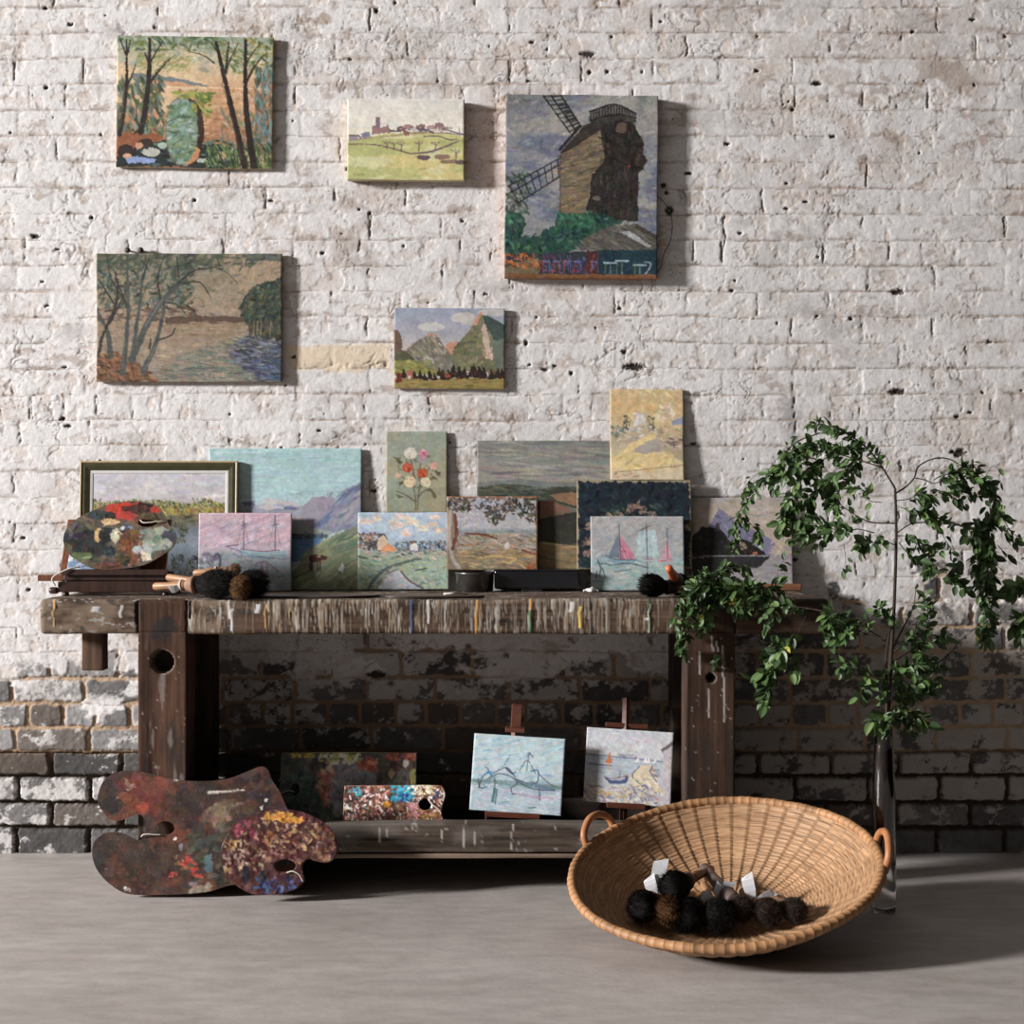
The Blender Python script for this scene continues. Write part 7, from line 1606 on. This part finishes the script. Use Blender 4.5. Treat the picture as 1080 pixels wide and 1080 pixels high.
def plant():
    rs = np.random.RandomState(5)
    t = thing('leafy_branch', 'leafy green branch arching from tall glass vase over the bench end', 'plant', (VX, VY, .14))
    bark = mat_n('bark', (.022, .015, .011), (.05, .036, .027), 40, .8, .2, bump=.4)
    Y0 = -.69
    def pts(l, y0, y1=None):
        y1 = y0 if y1 is None else y1
        return [np.array(P(x, y, y0 + (y1 - y0) * k / max(1, len(l) - 1))) for k, (x, y) in enumerate(l)]
    stem = [(932, 900), (934, 830), (936, 765), (939, 705), (941, 672), (943, 640), (945, 580), (945, 545), (944, 515)]
    m = MB().tube(pts(stem, Y0), [.006, .006, .0056, .005, .0045, .0042, .0040, .0036, .0032], 10, True, 5); obj('stem', m.mesh('stem', True), bark, t, True)
    m = MB().tube(pts([(929, 880), (931, 800), (934, 765), (936, 730), (934, 700), (938, 665)], Y0 - .012, Y0 - .02), [.005, .005, .0045, .004, .003, .002], 8, True, 4); obj('stem', m.mesh('stem', True), bark, t, True)
    # (pixels, depth at start, depth at end, thickness, leaves per 10 px, leaf size, first leaf at)
    TW = [
        ([(944, 515), (930, 493), (917, 475), (900, 462), (880, 452), (868, 448), (858, 446)], Y0, -.62, .0030, 4.6, 1.0, .2),
        ([(930, 493), (905, 485), (880, 478), (850, 470), (830, 482), (815, 498), (800, 512)], Y0, -.52, .0022, 4.8, 1.05, .15),
        ([(880, 452), (862, 458), (845, 464), (835, 470), (828, 476), (822, 474)], -.62, -.52, .0012, 1.6, 1.1, .45),
        ([(865, 456), (840, 466), (826, 482), (822, 492), (805, 496), (790, 508), (784, 522), (782, 535), (784, 550)], -.6, -.44, .0011, 1.3, .9, .62),
        ([(838, 512), (815, 508), (800, 515), (790, 525), (785, 535)], -.56, -.46, .0011, 2.2, .9, .5),
        ([(782, 535), (777, 548), (774, 560), (776, 572), (774, 580)], -.44, -.42, .0009, 3.2, 1.0, .1),
        ([(784, 545), (793, 553), (799, 560), (798, 572)], -.44, -.42, .0009, 3.2, 1.0, .1),
        ([(905, 485), (885, 500), (865, 515), (845, 528), (830, 545), (820, 558)], -.66, -.54, .0018, 4.8, 1.1, .1),
        ([(880, 478), (858, 492), (842, 508), (832, 525), (826, 545), (824, 560)], -.62, -.55, .0017, 4.8, 1.1, .1),
        ([(870, 462), (850, 478), (835, 492), (825, 505), (815, 512)], -.62, -.55, .0015, 4.8, 1.05, .1),
        ([(917, 475), (900, 478), (885, 472), (870, 468), (855, 476)], -.66, -.6, .0015, 5.0, .95, .1),
        ([(900, 462), (905, 478), (900, 492), (890, 505), (880, 520), (872, 530)], -.65, -.58, .0014, 4.2, .95, .1),
        ([(862, 480), (858, 500), (868, 515), (878, 528), (880, 540)], -.6, -.6, .0012, 4.6, 1.0, .1),
        ([(862, 520), (855, 535), (846, 545), (836, 555)], -.58, -.56, .0012, 3.8, 1.1, .1),
        ([(944, 552), (920, 551), (905, 545), (892, 536), (880, 527), (868, 520)], Y0, -.60, .0022, 1.4, .95, .3),
        ([(930, 530), (918, 528), (910, 518), (902, 512), (896, 520)], Y0, -.65, .0012, 2.8, .95, .2),
        ([(922, 562), (905, 558), (892, 560), (878, 558), (865, 553), (852, 552), (846, 560)], -.68, -.60, .0017, 4.2, 1.15, .3),
        ([(880, 545), (874, 560), (866, 568), (855, 572), (845, 570), (838, 568)], -.62, -.58, .0014, 4.2, 1.1, .2),
        ([(944, 575), (932, 570), (922, 572), (912, 575), (906, 580)], Y0, -.66, .0014, 4.6, 1.2, .2),
        ([(890, 575), (892, 590), (888, 600)], -.62, -.62, .0010, 1.5, 1.0, .5),
        ([(945, 520), (955, 514), (964, 504), (970, 492), (983, 484), (1000, 484), (1015, 491), (1035, 503), (1048, 522), (1056, 545), (1066, 560), (1075, 568)], Y0, -.62, .0024, 1.1, .95, .5),
        ([(964, 504), (976, 506), (985, 510), (996, 504), (1008, 498), (1024, 490), (1030, 495)], Y0, -.64, .0016, 3.4, .95, .55),
        ([(985, 506), (1000, 500), (1015, 505), (1030, 505), (1042, 510), (1048, 516)], Y0, -.62, .0014, 5.0, .95, .15),
        ([(992, 508), (1005, 512), (1018, 515), (1028, 520), (1035, 522)], Y0, -.64, .0012, 5.0, 1.0, .0),
        ([(990, 520), (1000, 522), (1010, 528), (1018, 530)], Y0, -.66, .0010, 4.0, 1.05, .0),
        ([(1035, 500), (1042, 510), (1046, 520), (1050, 530)], -.63, -.62, .0010, 4.0, 1.0, .1),
        ([(946, 528), (960, 526), (972, 520), (985, 525), (978, 540)], Y0, -.68, .0014, 5.0, .95, .2),
        ([(950, 535), (962, 540), (975, 544), (985, 546), (995, 548)], Y0, -.68, .0012, 5.0, .95, .1),
        ([(946, 562), (958, 553), (975, 551), (1000, 553), (1018, 556), (1030, 562)], Y0, -.62, .0020, 1.6, 1.0, .55),
        ([(1030, 548), (1035, 565), (1040, 580), (1038, 600), (1036, 620), (1040, 640), (1045, 655), (1043, 665)], -.62, -.6, .0017, 6.2, 1.1, .0),
        ([(1044, 535), (1045, 550), (1040, 568), (1034, 585), (1030, 600), (1034, 618)], -.62, -.6, .0014, 5.6, 1.1, .0),
        ([(1022, 558), (1032, 575), (1045, 590), (1042, 612), (1050, 628)], -.6, -.6, .0012, 5.0, 1.1, .0),
        ([(1040, 560), (1040, 550), (1050, 548), (1056, 542)], -.62, -.6, .0012, 4.5, 1.0, .0),
        ([(946, 565), (958, 566), (968, 574), (980, 578), (990, 580)], Y0, -.68, .0013, 4.8, 1.0, .15),
        ([(948, 572), (956, 582), (966, 590), (978, 592), (985, 598), (980, 608)], Y0, -.68, .0013, 4.4, 1.0, .1),
        ([(990, 552), (998, 568), (1006, 582), (1008, 592), (1004, 602)], -.66, -.62, .0010, 1.4, .9, .3),
        ([(1004, 575), (1010, 590), (1008, 600), (1000, 608), (1012, 615), (1018, 622)], -.64, -.62, .0012, 5.0, 1.05, .2),
        ([(1060, 558), (1068, 566), (1074, 572)], -.62, -.6, .0010, 3.0, 1.0, .1),
        ([(1052, 575), (1066, 586), (1080, 596)], -.6, -.58, .0012, .7, 1.0, .1),
        ([(1090, 600), (1082, 618), (1072, 618), (1062, 625)], -.58, -.58, .0014, 4.6, 1.35, .1),
        ([(1092, 640), (1080, 652), (1070, 658), (1072, 670)], -.58, -.58, .0014, 4.4, 1.35, .1),
        ([(1038, 505), (1046, 492), (1056, 498), (1050, 512)], -.64, -.62, .0008, 0.6, .8, .3),
        ([(928, 508), (940, 492), (932, 478), (924, 466)], Y0, -.7, .0007, 0.0, .8, .3),
        ([(939, 690), (948, 672), (957, 658), (963, 640), (967, 620)], Y0, Y0 - .01, .0030, .5, .9, .3),
        ([(940, 690), (955, 678), (966, 668), (968, 656)], Y0, Y0 - .01, .0026, 2.2, 1.0, .2),
        ([(939, 700), (955, 690), (972, 678), (980, 660), (978, 640), (972, 628)], Y0, -.66, .0018, 4.6, 1.0, .25),
        ([(985, 702), (1000, 690), (1015, 676), (1030, 661)], -.66, -.6, .0020, .5, .9, .2),
        ([(938, 708), (960, 705), (980, 700), (990, 703)], Y0, -.66, .0018, 3.6, 1.0, .2),
        ([(1030, 662), (1036, 668), (1042, 675), (1038, 678)], -.6, -.6, .0010, 4.2, 1.1, .0),
        ([(972, 680), (985, 676), (998, 668), (1004, 672)], -.66, -.64, .0010, 3.2, .9, .0),
        ([(938, 720), (952, 705), (966, 700), (978, 690)], Y0, -.70, .0016, 5.4, 1.1, .1),
        ([(938, 730), (955, 722), (970, 718), (982, 708)], Y0, -.72, .0016, 5.4, 1.1, .1),
        ([(937, 742), (950, 735), (965, 732), (978, 726), (986, 718)], Y0, -.70, .0016, 5.2, 1.1, .1),
        ([(937, 750), (950, 748), (962, 752), (972, 760), (982, 766)], Y0, -.74, .0016, 4.6, 1.25, .1),
        ([(936, 758), (948, 755), (958, 762), (968, 772)], Y0, -.74, .0014, 4.0, 1.1, .1),
        ([(935, 762), (928, 758), (924, 764)], Y0, -.74, .0012, 4.6, 1.5, .1),
        ([(938, 745), (930, 728), (932, 712)], Y0, -.74, .0012, 3.6, 1.0, .1),
        ([(936, 675), (922, 668), (912, 660), (906, 652), (898, 655), (888, 662), (880, 660)], Y0, -.66, .0020, 3.0, 1.0, .2),
        ([(898, 655), (886, 648), (876, 645), (870, 655), (868, 668)], -.67, -.64, .0012, 4.8, 1.15, .1),
        ([(880, 650), (884, 662), (892, 668), (872, 678)], -.66, -.64, .0010, 4.4, 1.15, .1),
        ([(940, 665), (934, 652), (928, 645), (924, 640)], Y0, -.72, .0014, 3.4, 1.1, .2),
        ([(934, 720), (920, 712), (908, 708), (896, 704), (884, 702)], Y0, -.72, .0012, 2.6, 1.15, .35),
        ([(912, 708), (914, 718), (910, 726), (904, 734)], -.72, -.74, .0010, 2.6, 1.4, .2),
        ([(934, 676), (905, 665), (870, 645), (840, 641), (815, 633), (792, 624), (770, 614), (752, 608)], Y0, -.47, .0022, 1.4, 1.0, .45),
        ([(870, 646), (850, 641), (825, 640), (800, 641), (780, 640)], -.64, -.53, .0012, 1.4, 1.0, .3),
        ([(815, 633), (795, 628), (775, 622), (757, 618), (740, 618), (728, 622)], -.56, -.50, .0014, 5.4, 1.15, .0),
        ([(792, 624), (780, 618), (770, 622), (762, 630), (776, 640), (786, 646)], -.54, -.52, .0012, 5.2, 1.3, .0),
        ([(780, 620), (800, 618), (815, 622), (825, 620)], -.55, -.54, .0012, 5.0, 1.15, .0),
        ([(770, 614), (758, 605), (766, 600), (778, 600), (786, 598)], -.50, -.44, .0012, 4.4, 1.0, .0),
        ([(752, 608), (742, 612), (736, 620), (732, 632), (728, 645), (724, 658)], -.50, -.53, .0012, 5.4, 1.1, .0),
        ([(760, 622), (750, 634), (744, 645), (742, 658), (738, 665)], -.52, -.54, .0012, 4.6, 1.15, .0),
        ([(736, 618), (722, 626), (714, 638), (712, 650), (716, 662), (722, 670)], -.51, -.54, .0010, 2.6, 1.05, .0),
        ([(728, 662), (722, 672), (720, 680), (718, 687)], -.54, -.545, .0010, 4.2, 1.25, .0),
        ([(752, 608), (745, 603), (738, 606), (733, 612)], -.49, -.5, .0010, 3.6, 1.0, .0),
        ([(840, 641), (832, 650), (816, 650), (806, 655), (812, 665), (816, 675), (808, 678)], -.60, -.56, .0010, 2.6, .95, .3),
        ([(838, 668), (830, 680), (822, 690), (816, 702), (812, 715), (808, 730), (806, 742)], -.60, -.57, .0012, 5.2, 1.2, .0),
        ([(826, 684), (818, 690), (808, 690)], -.58, -.57, .0010, 5.0, 1.2, .0), ([(820, 692), (832, 698), (838, 706)], -.58, -.57, .0010, 4.2, 1.2, .0), ([(812, 712), (802, 712), (794, 714)], -.57, -.57, .0010, 4.2, 1.3, .0),
        ([(850, 650), (845, 660), (840, 670)], -.62, -.6, .0008, 0, 1, 0), ([(762, 690), (759, 696), (757, 702)], -.53, -.53, .0009, 3.6, 1.1, .0),
        ([(840, 636), (826, 620), (820, 606), (824, 594), (836, 582)], -.60, -.40, .0009, .9, .8, .3),
    ]
    bm = MB(); LV = []; LQ = []; LC = []; n = 0
    for l, ya, yb, th, dens, size, first in TW:
        p = np.array(pts(l, ya, yb)); p[1:] += rs.normal(size=(len(p) - 1, 3)) * [0, .012, 0]
        b = MB().tube(p, np.linspace(th, th * .35, len(p)), 6, True, 4); obj('twig', b.mesh('twig', True), bark, t, True)
        c = catmull(p, 8); seg = np.linalg.norm(np.diff(c, axis=0), axis=1); s = np.concatenate([[0], np.cumsum(seg)])
        total_px = s[-1] * 400; k = int(total_px / 10 * dens * 1.8 * (1 - first * .6))
        for i in range(k):
            f = first + (1 - first) * (i + rs.rand()) / max(k, 1)
            q = np.array([np.interp(f * s[-1], s, c[:, j]) for j in range(3)]); tg = np.array([np.interp(min(1, f + .05) * s[-1], s, c[:, j]) for j in range(3)]) - q
            if np.linalg.norm(tg) < 1e-6: tg = c[-1] - c[-2]
            tg /= np.linalg.norm(tg) + 1e-9
            side = np.cross(tg, rs.normal(size=3)); side /= np.linalg.norm(side) + 1e-9
            d = tg * rs.uniform(.1, .9) + side * rs.uniform(.4, 1.) + np.array([0, -.12, -.22]); d /= np.linalg.norm(d)
            up = np.array([-.35, -.55, .75]) + rs.normal(size=3) * .55
            w = np.cross(d, up); w /= np.linalg.norm(w) + 1e-9; nn = np.cross(w, d)
            L = .0275 * size * rs.uniform(.6, 1.2); W = L * rs.uniform(.50, .64)
            base = q + d * .003 + rs.normal(size=3) * .004
            fold = rs.uniform(.15, .5) * W; curl = rs.uniform(-.1, .3) * L
            tt = np.array([0, .16, .36, .58, .80, 1.]); wd = np.array([.12, .74, 1., .96, .66, .04]) * W / 2
            row = []
            for j in range(6):
                mid = base + d * L * tt[j] - nn * curl * tt[j] ** 2
                for e in (-1, -.5, 0, .5, 1): row.append(mid + w * wd[j] * e + nn * fold * abs(e) * wd[j] / (W / 2) * .6)
            LV.append(row)
            idx = np.arange(30).reshape(6, 5) + n
            LQ.append(np.stack([idx[:-1, :-1], idx[:-1, 1:], idx[1:, 1:], idx[1:, :-1]], -1).reshape(-1, 4)); n += 30
            g = np.array([(.053, .098, .031), (.080, .142, .045), (.034, .062, .023), (.135, .205, .076), (.044, .082, .030)])[rs.choice(5, p=[.3, .25, .2, .12, .13])] * rs.uniform(.8, 1.2)
            if rs.rand() < .004: g = np.array((.40, .33, .05))
            cc = np.repeat(g[None], 30, 0); cc[2::5] = cc[2::5] * 1.25 + .01; LC.append(cc)
    me = mesh_np('foliage', np.concatenate(LV), np.concatenate(LQ), np.concatenate(LC), True)
    m = mat_vc('leaf', .42, .4)
    nt = m.node_tree; b = nt.nodes['Principled BSDF']
    tr = nt.nodes.new('ShaderNodeBsdfTranslucent'); mx = nt.nodes.new('ShaderNodeMixShader'); mx.inputs['Fac'].default_value = .22
    at = [x for x in nt.nodes if x.type == 'ATTRIBUTE'][0]; out = [x for x in nt.nodes if x.type == 'OUTPUT_MATERIAL'][0]
    nt.links.new(at.outputs['Color'], tr.inputs['Color']); nt.links.new(b.outputs[0], mx.inputs[1]); nt.links.new(tr.outputs[0], mx.inputs[2]); nt.links.new(mx.outputs[0], out.inputs['Surface'])
    obj('foliage', me, m, t, True)
plant()
bpy.context.view_layer.update()
